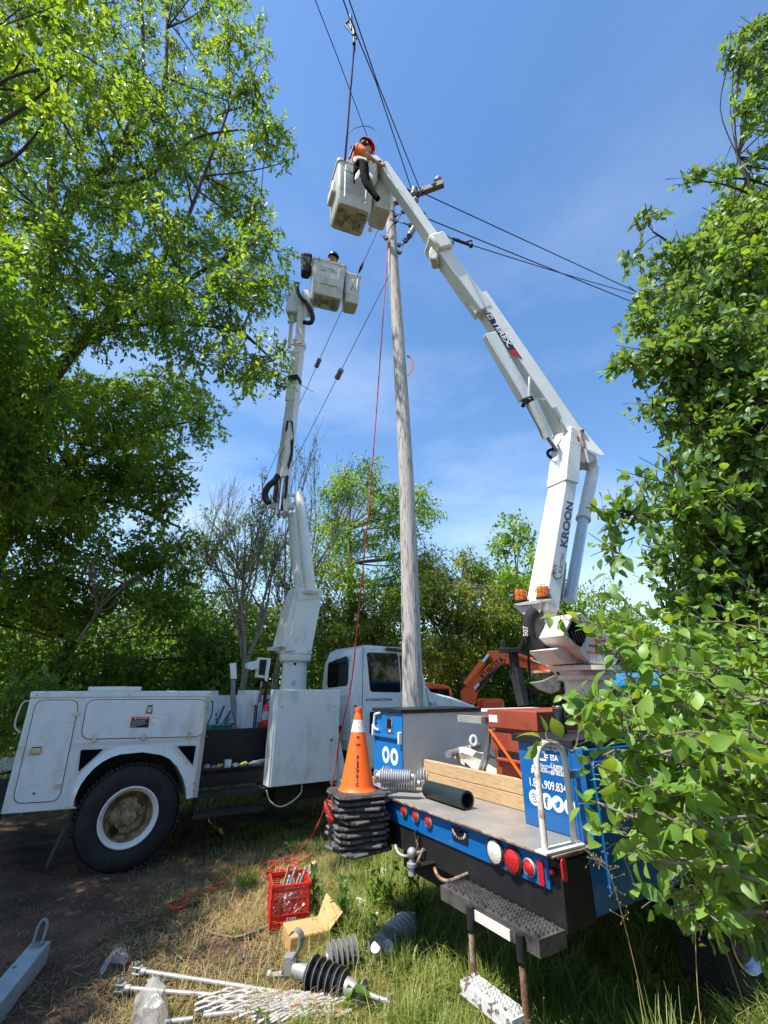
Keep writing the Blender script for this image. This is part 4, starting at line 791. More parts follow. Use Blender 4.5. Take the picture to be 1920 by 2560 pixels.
text('ELECTRIC', .075, onbeam(.24, .0) + RT.u * .065, d, -RT.u, inkb, lo, sx=.95, bold=.01); text('RW', .09, onbeam(.225, .0) - RT.u * .03, d, -RT.u, inkr, lo, bold=.015)
q = MB(); q.tube([onbeam(.20, .001) + RT.u * x + d * y for x, y in [(-.075, .12), (-.07, .03), (-.01, .0), (.05, .02), (.08, .07)]], .005, 5, smooth=4); part('logo_arc', q, inkb, lo)
rr = random.Random(9)
bt0 = A(wE(432, 470), 5.75)
for k in range(16):
    f = rr.random(); p = bt0 + (bt - bt0) * f - RT.w * .167 + RT.u * rr.uniform(-.1, .1); q = MB(); q.lathe([(.012, 0), (.010, .008), (.001, .008)], p, -RT.w, 8); part('bolt', q, galv, lo)
for f in (.25, .28, .72):
    q = MB(); p = bt0 + (bt - bt0) * f - RT.w * .1665
    for j in range(5): q.box(p + RT.u * (-.1 + .05 * j) - RT.w * .001, (.008, .002, .03), Matrix.Rotation(math.atan2(RT.u.y, RT.u.x), 3, 'Z'))
    part('sleeve_marks', q, inkb, lo)
    q = MB(); q.box(p + RT.u * .07 + V(0, 0, .06), (.035, .003, .12), Matrix.Rotation(math.atan2(RT.u.y, RT.u.x), 3, 'Z')); part('warning_label', q, inkr, lo)
# levelling cylinder behind the lower boom
c0 = A(wE(645, 330), 6.1); c1 = A(wE(575, 690), 5.85); c2 = A(wE(480, 1250), 5.45)
q = MB(); q.tube([c0, c1 + (c0 - c1) * .03], .085, 20); q.tube([c1 + (c0 - c1) * .03, c1], .10, 20); lc = part('cylinder', q, whiteb, t2); q = MB(); q.tube([c1, c2], .07, 20); part('cylinder_rod', q, mat('pale_rod', (.55, .60, .64), .3, .2), lc)
q = MB(); q.prism([A(wE(*p), 6.0) for p in [(612, 300), (625, 262), (650, 240), (675, 258), (672, 300), (655, 345), (612, 340)]], V(.03, .16, 0)); part('cylinder_clevis', q, rustw, t2, .01)
q = MB(); q.prism([A(wE(*p), 5.9) for p in [(540, 190), (560, 60), (585, 80), (590, 200), (668, 246), (655, 275), (605, 305), (540, 290)]], V(.06, .22, 0)); part('elbow', q, whitew, t2, .01)
q = MB(); q.prism([A(wE(*p), 5.85) for p in [(552, 52), (565, 55), (720, 232), (716, 246), (690, 243), (578, 190)]], V(.004, .015, 0)); part('elbow_guard', q, whiteb, t2, .003)
q = MB(); q.tube([A(wE(556, 60), 5.84), A(wE(578, 190), 5.84)], .018, 8); q.ball(A(wE(568, 72), 5.83), .03, 10); part('elbow_pin', q, rust, t2)
q = MB(); q.tube([A(wE(*p), 5.95) for p in [(420, 170), (380, 195), (335, 215), (335, 245), (375, 270), (410, 265)]], .024, 8, smooth=5); part('hose', q, rubber, t2)
q = MB(); q.tube([A(wE(*p), 6.05) for p in [(430, 150), (410, 185), (430, 220), (405, 245)]], .04, 8, smooth=5); part('hose', q, black, t2)
q = MB(); q.prism([A(wE(*p), 6.1) for p in [(372, 280), (415, 250), (425, 300), (405, 345), (378, 330)]], V(0, .15, 0)); part('elbow_cap', q, gray, t2, .03)
q = MB(); q.prism([A(wE(*p), 6.2) for p in [(535, 295), (600, 295), (610, 320), (570, 332), (540, 325)]], V(0, .1, 0)); part('hose_bundle', q, blackg, t2, .02)
# brackets on the lower boom
q = MB(); q.prism([A(wE(*p), 5.45) for p in [(420, 905), (435, 915), (460, 990), (455, 1010), (400, 1000)]], V(.04, .1, 0)); q.prism([A(wE(*p), 5.4) for p in [(400, 1010), (460, 1020), (455, 1070), (440, 1235), (395, 1245)]], V(.04, .1, 0)); part('boom_bracket', q, whitew, t2, .006)
q = MB()
for k in range(3): q.tube([A(wE(395 + 20 * k, 1060), 5.38), A(wE(388 + 19 * k, 1240), 5.3)], .016, 8)
part('hydraulic_lines', q, greyp, t2)
# upper boom
ub0 = A(wE(500, 120), 6.05); m1 = A(wL(640, 185), 5.75); m2 = A(wC(1335, 1085), 5.55); tipp = A(wC(848, 385), 5.35)
sdv = (ub0 - tipp).cross(V(.2, -1, .1)).normalized()
sd0 = V(.35, -.9, -.3)
q = MB(); q.beam(A(wL(1415, 1310), 6.05), A(wL(650, 150), 5.75), .30, .27, .25, .22, side=sd0); up_ = part('upper_boom', q, whiteb, t2, .014)
q = MB(); q.beam(A(wL(690, 275), 5.76), A(wC(1325, 1095), 5.55), .26, .235, .25, .23, side=sd0); part('boom_section', q, whiteb, t2, .014)
q = MB(); q.beam(A(wC(1330, 1090), 5.55), tipp, .19, .19, .17, .17, side=sd0); bi = part('boom_tip', q, whiteb, t2, .012)
q = MB(); q.beam(A(wC(1360, 1130), 5.56), A(wC(1270, 1010), 5.53), .37, .30, side=sd0); part('boom_collar', q, fibre, t2, .04)
q = MB(); q.prism([A(wC(*p), 5.45) for p in [(1235, 1085), (1270, 1010), (1330, 1060), (1300, 1150), (1245, 1155), (1232, 1120)]], V(.06, .2, .0)); part('collar_housing', q, fibre, t2, .02)
a_ = A(wL(750, 455), 5.62); b_ = A(wL(1055, 985), 5.78); off = V(-.035, -.03, -.03)
q = MB(); q.beam(b_ + off, a_ + off, .13, .20, .13, .20, side=sd0); part('boom_housing', q, whiteb, t2, .012)
q = MB(); q.tube([A(wL(1095, 1020), 5.75), A(wL(1230, 1310), 5.85)], .085, 18); cyl = part('cylinder', q, whiteb, t2); q = MB(); q.tube([A(wL(1230, 1310), 5.85), A(wL(1335, 1460), 5.95)], .035, 12); part('cylinder_rod', q, chrome, cyl)
q = MB(); q.prism([A(wL(*p), 5.7) for p in [(1015, 1020), (1030, 970), (1080, 945), (1150, 1035), (1160, 1060), (1120, 1010), (1060, 1000), (1045, 1030)]], V(0, .1, 0)); part('hose_cover', q, blackg, t2, .004)
q = MB(); q.tube([A(wL(1075, 805), 5.66), A(wL(1068, 970), 5.7)], .018, 10); q.tube([A(wL(1068, 985), 5.7), A(wL(1205, 992), 5.78)], .010, 8); part('boom_rest', q, whiteb, t2)
q = MB(); q.tube([A(wL(1280, 1060), 5.78), A(wL(1325, 1155), 5.82)], .035, 12); q.tube([A(wL(1325, 1155), 5.82), A(wL(1360, 1290), 5.88)], .012, 8); part('gas_strut', q, alum, t2)
q = MB(); q.tube([A(wL(*p), 5.68) for p in [(1045, 1040), (1100, 1140), (1160, 1240), (1175, 1290), (1190, 1305)]], .007, 6, smooth=4); part('hose', q, wire, t2)
q = MB(); q.prism([A(wL(*p), 5.66) for p in [(580, 225), (600, 210), (655, 250), (625, 280)]], V(0, .06, 0)); part('boom_latch', q, fibre, t2, .004)
# maker's panel on the upper boom face
P0 = A(wL(1415, 1310), 6.05); P1 = A(wL(650, 150), 5.75); dd = (P1 - P0).normalized(); sdn = (sd0 - dd * sd0.dot(dd)).normalized(); upn = dd.cross(sdn).normalized()
print('DBGN', sdn, upn)
toC = (O - (P0 + P1) / 2).normalized(); print('DBGN', sdn.dot(toC), upn.dot(toC))
fn = sdn if sdn.dot(toC) > 0 else -sdn; up2 = upn if upn.x > 0 else -upn
half = .135
def face(p, e=.0):   # photo point -> point on the camera-side face of the upper boom
    n = fn; base = P0 + fn * (.150 + e) ; return onplane(p, base, n)
pn = [face(wL(*p), -.012) for p in [(703, 283), (748, 268), (1015, 655), (925, 622)]]
q = MB(); q.prism(pn, fn * .003); mp_ = part('name_panel', q, inkb, up_)
q = MB(); q.prism([face(wL(*p), -.007) for p in [(903, 578), (955, 580), (1013, 653), (925, 620)]], fn * .001); part('name_panel_end', q, inkr, mp_)
xd = -dd; o_ = face(wL(762, 352), -.006); yd = fn.cross(xd).normalized()
text('TEREX.', .13, o_, xd, yd, inkw, mp_, sx=1.25, bold=.03)
q = MB(); q.prism([face(wL(*p), -.006) for p in [(718, 290), (752, 281), (775, 318), (742, 330)]], fn * .001); part('name_emblem', q, inkw, mp_)
q = MB(); q.prism([face(wL(*p), -.004) for p in [(727, 295), (748, 290), (764, 316), (745, 322)]], fn * .001); part('emblem_mark', q, inkr, mp_)
# boom tip and buckets
q = MB(); q.prism([A(wC(*p), 5.25) for p in [(735, 300), (795, 282), (860, 330), (882, 372), (845, 385), (800, 355), (790, 440), (735, 430), (722, 380)]], V(.03, .22, .02)); tc_ = part('boom_tip_cover', q, fibre, t2, .03)
q = MB(); q.prism([A(wC(*p), 5.2) for p in [(735, 300), (800, 350), (790, 440), (765, 500), (725, 420)]], V(.03, .15, .02)); part('bucket_bracket', q, fibre, t2, .02)
q = MB(); q.box(A(wC(822, 370), 5.3), (.10, .1, .08)); part('hose_block', q, blackg, t2, .01)
U_ = 5.12; nl = A(wC(480, 650), U_)
rv = V(.57, .205, 0); dv = V(-.20, .50, 0)
k1, kc, kR, kD, kU = bucket(nl + V(-.02, -.03, .97), rv * 1.08, dv * 1.12, .99, t2, tp=.90)
mb = MB(); mb.box(kc - kD * .28 - kU * .16 + kR * .0, (.42, .07, .22), Matrix((kR, kD, kU)).transposed()); part('bucket_apron', mb, fibre, k1, .02)
mb = MB(); mb.box(kc - kR * .33 - kU * .50, (.10, .30, .26), Matrix((kR, kD, kU)).transposed()); part('bucket_step', mb, fibre, k1, .02)
mb = MB(); p = kc - kD * .28 - kR * .26 + kU * .0; mb.tube([p + kU * .05, p - kD * .03, p - kU * .06, p - kU * .09], .009, 8, smooth=4); part('hook', mb, silver, k1)
k2, *_ = bucket(A(wC(778, 660), 5.45) + V(0, 0, .75), V(.36, .13, 0), V(-.18, .50, 0), .80, t2, tp=.85, scuffs=False)
q = MB(); p_ = A(wC(748, 912), 5.5); q.lathe([(.018, 0), (.028, .004), (.04, .02), (.038, .03), (.001, .03)], p_, ray(wC(728, 930)) * -1, 16); part('drain_plug', q, clearlens, k2)
# black sleeve and hoses hanging outside the bucket
q = MB(); q.tube([A(wC(*p), 5.0) for p in [(640, 360), (690, 380), (700, 450), (720, 530), (770, 600), (812, 655)]], [.07, .09, .08, .06, .05, .045], 12, smooth=4); slv = part('tool_apron', q, clothb, t2)
q = MB(); q.prism([A(wC(*p), 4.98) for p in [(608, 350), (660, 345), (715, 370), (720, 440), (690, 420), (640, 400), (615, 440), (620, 500), (606, 490)]], V(.0, .08, .0)); part('apron_pocket', q, clothb, t2, .02)
q = MB(); q.prism([A(wC(*p), 4.97) for p in [(625, 450), (668, 390), (678, 420), (650, 480), (620, 500)]], V(.0, .03, .0)); part('apron_flap', q, gray, t2, .01)
q = MB(); q.prism([A(wC(*p), 5.03) for p in [(610, 300), (650, 290), (722, 310), (726, 380), (690, 345), (640, 340), (606, 360)]], V(0, .06, 0)); part('bucket_cover', q, fibre, t2, .02)
# rotating beacons on their bracket
q = MB(); q.prism([A(wE(*p), 5.0) for p in [(95, 1273), (240, 1244), (372, 1235), (345, 1246), (240, 1272), (130, 1285)]], V(.05, .22, 0)); br = part('beacon_bracket', q, whitew, t2, .004)
q = MB(); q.prism([A(wE(*p), 5.02) for p in [(100, 1285), (210, 1275), (205, 1330), (180, 1360)]], V(.0, .02, 0)); q.prism([A(wE(*p), 5.02) for p in [(200, 1262), (300, 1255), (270, 1350)]], V(.0, .02, 0)); part('bracket_gusset', q, whitew, br)
for (x, y, yy) in [(150, 1262, 5.12), (302, 1240, 5.1)]:
    c = A(wE(x, y), yy); bea = MB(); bea.lathe([(.075, 0), (.085, .005), (.085, .02), (.07, .025)], c, n=24); o = part('beacon', bea, blackg, t2)
    q = MB(); q.lathe([(.068, .02), (.068, .12), (.06, .14), (.001, .148)], c, n=24); part('beacon_lens', q, amber, o)
    q = MB()
    for k in range(6): t = k * math.pi / 3; q.tube([c + V(.08 * math.cos(t), .08 * math.sin(t), .0), c + V(.08 * math.cos(t), .08 * math.sin(t), .13), c + V(.05 * math.cos(t), .05 * math.sin(t), .165), c + V(0, 0, .165)], .0025, 5)
    for z in (.04, .10): q.tube([c + V(.081 * math.cos(t), .081 * math.sin(t), z) for t in np.linspace(0, 2 * math.pi, 20)], .0025, 5)
    part('beacon_guard', q, wire, o)
# fat hoses and hub at the boom foot
q = MB(); q.tube([A(wE(*p), 5.0) for p in [(245, 1320), (205, 1370), (195, 1440), (215, 1520), (260, 1560), (320, 1570), (370, 1565)]], .065, 12, smooth=5); part('hose', q, rubber, t2)
q = MB(); q.prism([A(wE(*p), 5.12) for p in [(255, 1340), (300, 1330), (315, 1400), (345, 1540), (330, 1550), (250, 1520), (222, 1450), (228, 1380)]], V(.03, .25, 0)); part('boom_foot', q, whitew, t2, .03)
q = MB(); q.prism([A(wE(*p), 5.05) for p in [(300, 1262), (340, 1262), (415, 1305), (345, 1380), (325, 1500), (312, 1490), (300, 1350)]], V(.04, .2, 0)); part('boom_foot_plate', q, rustw, t2, .01)
text('507', .07, A(wE(192, 1495), 4.92), V(0, 0, 1) + V(.1, 0, 0), V(-1, 0, 0), inkw, t2, bold=.02)
q = MB(); q.prism([A(wE(*p), 4.93) for p in [(183, 1470), (196, 1470), (210, 1700), (212, 1810), (203, 1812), (192, 1700)]], V(0, .01, 0)); part('hanging_strap', q, blackg, t2)
# mast with cross plate behind the red box
q = MB(); q.beam(A(wK(525, 705), 5.6), A(wK(455, 405), 5.65), .10, .10); q.beam(A(wK(462, 450), 5.64), A(wK(440, 265), 5.65), .085, .085); ms = part('boom_support', q, black, t2, .006)
q = MB(); q.box(A(wK(440, 252), 5.62), (.32, .12, .05)); q.tube([A(wK(480, 250), 5.6), A(wK(520, 200), 5.55), A(wK(535, 130), 5.5)], .03, 8); q.box(A(wK(355, 220), 5.62), (.05, .1, .14)); part('support_saddle', q, black, ms, .006)
# ------- load on the right truck
gb = thing('job_box', RT.P(.9, .85, DZ), 'oxide red steel job box with lid strapped on the blue truck deck', 'tool chest')
g0, g1 = .56, 1.75; gr1 = RT.rear(wK(250, 900), g0)[0]; gz = 1.70; gr0 = RT.rear(wK(632, 800), g0)[0]
q = MB(); q.fbox(RT, g0 + .02, g1 - .01, gr0 + .015, gr1 - .01, DZ + .002, 1.40); q.fbox(RT, g0 + .01, g1, gr0 + .01, gr1, 1.40, 1.545); part('chest', q, redbox, gb, .006)
q = MB(); q.fbox(RT, g0 - .01, g1 + .01, gr0 - .01, gr1 + .01, 1.57, 1.70); q.fbox(RT, g0 + .03, g1 - .02, gr0 + .03, gr1 - .02, 1.54, 1.575); part('lid', q, redbox, gb, .006)
q = MB(); q.fbox(RT, g0 - .0, g0 + .02, gr0 + .05, gr1 - .04, 1.34, 1.42); part('handle_recess', q, black, gb); q = MB(); q.tube([RT.P(g0 - .02, gr0 + .04, 1.36), RT.P(g0 - .02, gr1 - .08, 1.36)], .014, 10); q.tube([RT.P(g0 - .02, gr1 - .08, 1.34), RT.P(g0 - .02, gr1 - .08, 1.42)], .008, 8); part('handle', q, redbox, gb)
q = MB(); q.fbox(RT, g0 + .14, g0 + .19, gr0 + .006, gr0 + .012, 1.45, 1.49); part('lock_hole', q, blackg, gb)
q = MB(); q.fbox(RT, g0 - .013, g0 - .010, gr1 - .10, gr1 - .01, 1.61, 1.66); part('white_sticker', q, inkw, gb)
q = MB(); q.fbox(RT, g0 - .0, g1, gr1 + .03, gr1 + .32, 1.60, 1.64); sa = part('side_shelf', q, redbox, gb, .004)
q = MB(); q.fbox(RT, g0 - .06, g0, gr1 + .03, gr1 + .32, 1.595, 1.645); part('shelf_end', q, platg, gb)
q = MB()
for k in range(2): q.tube([RT.P(g0 + .1 + k * .12, gr1 + .12, 1.59), RT.P(g0 + .1 + k * .12, gr1 + .16, 1.40), RT.P(g0 + .05 + k * .1, gr1 + .26, 1.18), RT.P(g0 + .0 + k * .1, gr1 + .42, DZ + .05)], .022, 8, smooth=5)
part('curved_bracket', q, alum, gb)
# boards across the bed
bs = .60
bl = RT.rear(wB(318, 640), bs)[0]; z1 = RT.rear(wB(318, 618), bs)[1]; hb = (z1 - DZ) / 2
for i in range(2):
    q = MB(); q.fbox(RT, bs - .08, bs - .04, .50, bl, DZ + .002 + i * (hb + .002), DZ + i * (hb + .002) + hb); solo('timber_board', q, wood, ['pale timber board standing on edge on the deck, lower of the two', 'pale timber board standing on edge, upper of the two on the deck'][i], 'board', 'timber boards across the truck deck', bevel=.003)
q = MB(); q.fbox(RT, bs - .04, bs, bl, bl + .05, DZ, z1 + .05); solo('timber_stake', q, rust, 'short dark upright stake at the left end of the timber boards', 'stake', bevel=.003)
# canvas sack, rope knot, strap, grey pipe
rr = random.Random(21); q = MB(); crumple(q, RT.P(bs + .13, 1.28, z1 + .01), .11, (RT.w + V(0, 0, .12)).normalized(), .85, rr); solo('canvas_sack', q, canvas, 'cream canvas sack slumped behind the timber boards', 'sack')
q = MB()
for k in range(9):
    c = RT.P(bs - .02, .63 + .02 * (k % 3), z1 + .01); ph = rr.uniform(0, 6); q.tube([c + V(.05 * math.cos(t + ph), .05 * math.sin(t + ph) * rr.uniform(.8, 1.1), .03 * math.sin(2 * t + k)) for t in np.linspace(0, 6.28, 10)], .008, 5)
solo('rope_knot', q, canvas, 'cream rope bundle on the boards at the foot of the orange strap', 'rope')
q = MB(); 
for dx in (0, .018): q.prism([RT.P(g0 - .025, gr1 - .0 - dx, 1.56), RT.P(g0 - .025, gr1 - .012 - dx, 1.56), RT.P(bs - .09, .66 - dx, z1), RT.P(bs - .09, .672 - dx, z1)], RT.u * .003)
solo('ratchet_strap', q, orange, 'narrow orange strap running down over the red job box', 'strap')
q = MB(); q.tube([A(wI(1345, 655), 4.35), A(wI(1640, 570), 5.0)], .03, 14); solo('grey_pipe', q, greyp, 'light grey pipe leaning in the truck bed beside the grey box', 'pipe')
q = MB(); c = A(wI(1595, 520), 4.75)
q.tube([c + V(.028 * math.cos(t), .0, .04 * math.sin(t)) for t in np.linspace(0, 6.28, 14)], .013, 8); q.tube([c + V(-.04, 0, -.05), c + V(-.08, -.05, -.14), c + V(-.1, -.05, -.2)], .016, 8); solo('shackle_fitting', q, inkw, 'white eye fitting hanging inside the truck bed', 'fitting')
# black plastic pipe
p0 = RT.P(*RT.top(wI(1150, 1000), DZ + .055), DZ + .055); p1 = RT.P(*RT.top(wI(1535, 1110), DZ + .06), DZ + .06)
ax = (p1 - p0).normalized(); L_ = (p1 - p0).length; q = MB(); q.lathe([(.060, 0), (.060, L_), (.047, L_), (.047, 0), (.060, 0)], p0, ax, 36); solo('black_pipe', q, blackp, 'short thick black plastic pipe lying on the steel deck', 'pipe')
c = RT.P(*RT.top(wI(1240, 1105), DZ), DZ + .012); q = MB()
for s_ in (-1, 1): q.tube([c + RT.w * (-.035 * s_) + RT.w * .036 * math.cos(t) + RT.u * .022 * math.sin(t) for t in np.linspace(0, 6.28, 14)], .008, 6)
solo('chain_link', q, ropew, 'two small pale links lying beside the black pipe', 'chain link')
# long rod insulators on the deck
def rodins(name, p0, p1, rs, rd, n, ends, label, m1=greyp, m2=galv, group=None, core=.02, f0=.08, f1=.92, cat='insulator'):
    t = thing(name, (p0 + p1) / 2 - V(0, 0, rs), label, cat, group); ax = (p1 - p0).normalized(); L_ = (p1 - p0).length
    q = MB(); pr = [(core, L_ * f0)]
    for k in range(n):
        h = L_ * (f0 + (f1 - f0) * (k + .5) / n); pr += [(core, h - .012), (rs, h - .002), (rs, h + .001), (core, h + .010)]
    pr.append((core, L_ * f1)); q.lathe(pr, p0, ax, 28); part('sheds', q, m1, t)
    for e, (p, d) in enumerate(((p0, ax), (p1, -ax))):
        q = MB(); q.lathe([(.001, -.0), (core * 1.2, .0), (core * 1.25, L_ * f0 * 1.05), (core * .9, L_ * f0 * 1.15)], p, d, 16)
        if ends: q.box(p - d * .02, (.028, .06, .05)); q.tube([p - d * .03 - V(0, .05, 0), p - d * .03 + V(0, .05, 0)], .011, 8)
        part('end_fitting', q, m2, t)
    return t
shed = mat('pale_shed', (.50, .51, .54), .35)
D = lambda x, y, h: RT.P(*RT.top(wI(x, y), DZ + h), DZ + h)
rodins('long_insulator', D(650, 842, .062), D(1205, 868, .062), .062, .02, 16, 1, 'long ribbed grey insulator on the deck, the rear one nearest the boards', shed, silver, 'rod insulators on the truck deck')
rodins('long_insulator', D(655, 900, .08), D(1070, 945, .062), .060, .02, 14, 1, 'long ribbed grey insulator on the deck, the front one touching the black pipe', shed, silver, 'rod insulators on the truck deck')
rodins('long_insulator', D(640, 868, .15), D(1010, 880, .15), .05, .02, 14, 0, 'long ribbed grey insulator lying across the top of the other two', shed, silver, 'rod insulators on the truck deck')
# travel mug
r_, z_ = 0, 0; c = onplane(wK(845, 940), V(0, 0, 1.573), V(0, 0, 1)); q = MB(); tm = thing('travel_mug', c, 'black travel mug with a steel rim on the black box lid', 'mug'); q.lathe([(.001, 0), (.034, 0), (.036, .01), (.042, .15), (.04, .155)], c, n=24); part('cup', q, blackg, tm); q = MB(); q.lathe([(.041, .15), (.042, .165), (.038, .17), (.001, .168)], c, n=24); part('rim', q, chrome, tm)
# traffic cones, nested
ccx = RT.P(-.24, 1.70, 0); yaw = R(22)
Rz = Matrix.Rotation(yaw, 3, 'Z')
q = MB(); q.fbox(RT, -.34, .02, 1.62, 1.78, .705, .72); q.fbox(RT, -.02, .02, 1.62, 1.66, .72, .80); part('cone_rack', q, black, t2)
def cone(z, full, yw, lab, dx=0, dy=0):
    c = ccx + V(dx, dy, z); t = thing('traffic_cone', c, lab, 'traffic cone', 'traffic cones nested in one stack')
    M = Matrix.Rotation(yw, 3, 'Z'); q = MB(); prof = [(.175, -.006), (.188, .002), (.188, .022), (.165, .034)] if not full else [(.185, 0), (.202, .008), (.196, .030), (.165, .036)]
    rings = []
    for (w_, h) in prof:
        rings.append([c + M @ V(x, y, h) for x, y in rquad([(-w_, -w_), (w_, -w_), (w_, w_), (-w_, w_)], .07, 5)])
    n = len(rings[0]); vs = [p for r in rings for p in r]; fs = [tuple(range(n - 1, -1, -1))] + [(i * n + k, i * n + (k + 1) % n, (i + 1) * n + (k + 1) % n, (i + 1) * n + k) for i in range(3) for k in range(n)] + [tuple(3 * n + k for k in range(n))]
    q.add(vs, fs)
    # feet lugs that keep stacked bases apart
    L2 = []
    for k in range(4):
        Mk = M @ Matrix.Rotation(k * math.pi / 2, 3, 'Z')
        for sg in (-1, 1): L2.append(MB().box(c + Mk @ V(.188, sg * .095, .012), (.030, .115, .020), Mk))
    part('base', q, coneb, t, .004)
    for l2 in L2: part('lug', l2, conel, t, .008)
    if full:
        hh = .62; q = MB(); q.lathe([(.150, .034), (.138, .045), (.128, .07), (.028, hh - .03), (.031, hh - .028), (.031, hh), (.024, hh + .002), (.022, hh - .03)], c, n=40); cn = part('cone', q, orange, t)
        q = MB(); f = lambda h: .128 + (.028 - .128) * (h - .07) / (hh - .10) + .0015; q.lathe([(f(.44), .44), (f(.53), .53)], c, n=40); part('reflective_band', q, reflw, cn)
        dirn = (V(0, 0, H) - c); dirn.z = 0; dirn.normalize(); sx2 = V(-dirn.y, dirn.x, 0) * 1
        for i, ch in enumerate('R.W. ELECTRIC'):
            if ch == ' ': continue
            h = .405 - i * .0262 - (.004 if i > 3 else 0); hh_ = h + .0; n_ = (dirn + V(0, 0, .19)).normalized(); p = c + dirn * (f(hh_) + .001) + V(0, 0, hh_ - .010); text('·' if ch == '.' else ch, .030, p - sx2 * .0, sx2, n_.cross(sx2), inkb, cn, align='CENTER', sx=1.15, bold=.035)
    return t
NB = 10; zb0, zb1 = .735, 1.085
rr = random.Random(2)
for i in range(NB):
    top = i == NB - 1
    cone(zb0 + (zb1 - zb0) * i / (NB - 1), top, yaw + rr.uniform(-.28, .28), 'topmost orange traffic cone of the stack with a white band and lettering' if top else ['lowest', 'second from the bottom', 'third from the bottom', 'fourth from the bottom', 'fifth from the bottom', 'fourth from the top', 'third from the top', 'second from the top', 'first'][i] + ' of the black cone bases nested below the orange cone', rr.uniform(-.01, .01), rr.uniform(-.01, .01))
# orange bag hanging left of the cones
fb = lambda x, y, d=4.15: A(wI(x, y), d)
q = MB(); q.add([fb(120, 1120), fb(250, 1080), fb(262, 1180, 4.1), fb(275, 1330, 4.05), fb(180, 1345, 4.1), fb(150, 1320, 4.12), fb(118, 1200), fb(190, 1170, 4.02), fb(210, 1290, 3.98)], [(0, 1, 7), (1, 2, 7), (2, 8, 7), (2, 3, 8), (3, 4, 8), (4, 5, 8), (5, 6, 8), (6, 7, 8), (6, 0, 7)])
sb = thing('fabric_bag', fb(190, 1400), 'bright orange red fabric bag hanging beside the cone stack', 'bag')
m_ = part('bag_cloth', q, redbag, sb); s_ = m_.modifiers.new('solid', 'SOLIDIFY'); s_.thickness = .03
q = MB(); q.tube([fb(235, 1050, 4.05), fb(200, 1080, 4.02), fb(205, 1140, 4.0), fb(140, 1110, 4.02), fb(180, 1200, 3.98), fb(270, 1300, 3.98), fb(262, 1340, 4)], .008, 6, smooth=4); q.prism([fb(175, 1350, 4.05), fb(215, 1350, 4.05), fb(200, 1420, 4.05), fb(165, 1500, 4.05), fb(150, 1490, 4.05)], V(0, .02, 0)); q.prism([fb(225, 1340, 4.05), fb(270, 1335, 4.05), fb(258, 1440, 4.05), fb(235, 1400, 4.05)], V(0, .02, 0)); part('bag_strap', q, black, sb)
# ================================================================= POLE, WIRES, ROPES
YP = 6.9
pb = A((1033, 1900), YP); pb.z = 0
pole_pts = [V(pb.x + .01, YP, 0), A((1033, 1771), YP), A(wD(876, 1000), YP), A(wD(849, 560), YP), A(wD(842, 425), YP)]
up_ = thing('utility_pole', (pb.x, YP, 0), 'weathered grey wooden utility pole with a crossarm at its top', 'utility pole')
q = MB(); cp = catmull([Vector(p) for p in pole_pts], 14); q.tube(cp, [.158, .148, .122, .108, .10], 40); po = part('pole', q, polew, up_)
ca0 = A(wT(300, 640), YP); ca1 = G(wT(1385, 235), ca0.z); q = MB(); q.beam(ca0, ca1, .11, .13); ar = part('crossarm', q, mat('grey_timber', (.27, .25, .24), .85, 0, (.15, .14, .13), 9, .5, .7, bump=.4), up_, .004)
cad = (ca1 - ca0)
def tpt(x, y, yy): return A(wT(x, y), yy)
for a, b_, r in [((1300, 150), (1240, 215), .085), ((790, 340), (775, 470), .075), ((835, 560), (735, 640), .07)]:
    yy = 6.6; q = MB(); p0 = tpt(*a, yy); p1 = tpt(*b_, yy); q.lathe([(.001, 0), (r * .8, 0), (r, .02), (r * .95, (p1 - p0).length), (r * .5, (p1 - p0).length + .02), (.02, (p1 - p0).length + .05)], p0, p1 - p0, 20); part('pin_insulator', q, greyp, up_)
q = MB(); p0 = tpt(800, 1110, 6.6); p1 = tpt(685, 1310, 6.55); q.tube([p0, p1], .058, 18); part('strain_insulator', q, greyp, up_)
rr = random.Random(8)
for (x, y, yy) in [(400, 890, 6.75), (400, 1010, 6.75), (480, 1500, 6.75), (480, 1650, 6.75), (960, 400, 6.6), (900, 430, 6.6), (1190, 270, 6.5), (1240, 250, 6.5), (560, 820, 6.7), (630, 1380, 6.6), (600, 1420, 6.6), (920, 830, 6.55), (965, 860, 6.55), (990, 920, 6.55), (700, 1090, 6.6), (210, 1360, 6.78), (860, 490, 6.6)]:
    q = MB(); c = tpt(x, y, yy); q.box(c, (.06, .05, .07), Matrix.Rotation(rr.uniform(0, 3), 3, 'Y')); q.tube([c - V(.06, .02, .0), c + V(.06, .02, .03)], .012, 6); part('pole_hardware', q, wire, up_)
def cable(name, pts, r, m, label, cat, group=None, sm=0, sag=0):
    q = MB(); q.tube(pts, r, 6, smooth=sm); return solo(name, q, m, label, cat, group)
q = MB()
for a, b_ in [((400, 890), (530, 845)), ((530, 845), (420, 1010)), ((490, 1500), (580, 1450)), ((580, 1450), (490, 1650)), ((580, 1450), (660, 1340))]: q.tube([tpt(*a, 6.72), tpt(*b_, 6.65)], .011, 6)
q.tube([tpt(430, 1005, 6.7), tpt(560, 1040, 6.66), tpt(700, 1090, 6.6), tpt(740, 1110, 6.6)], [.01, .022, .02, .01], 6)
q.tube([tpt(210, 850, 6.76), tpt(270, 795, 6.74), tpt(340, 800, 6.74), tpt(375, 860, 6.76)], .014, 6, smooth=5); q.tube([tpt(245, 1250, 6.76), tpt(290, 1130, 6.74), tpt(360, 1060, 6.74), tpt(410, 1060, 6.76)], .013, 6, smooth=5)
part('pole_rigging', q, wire, up_)
q = MB()
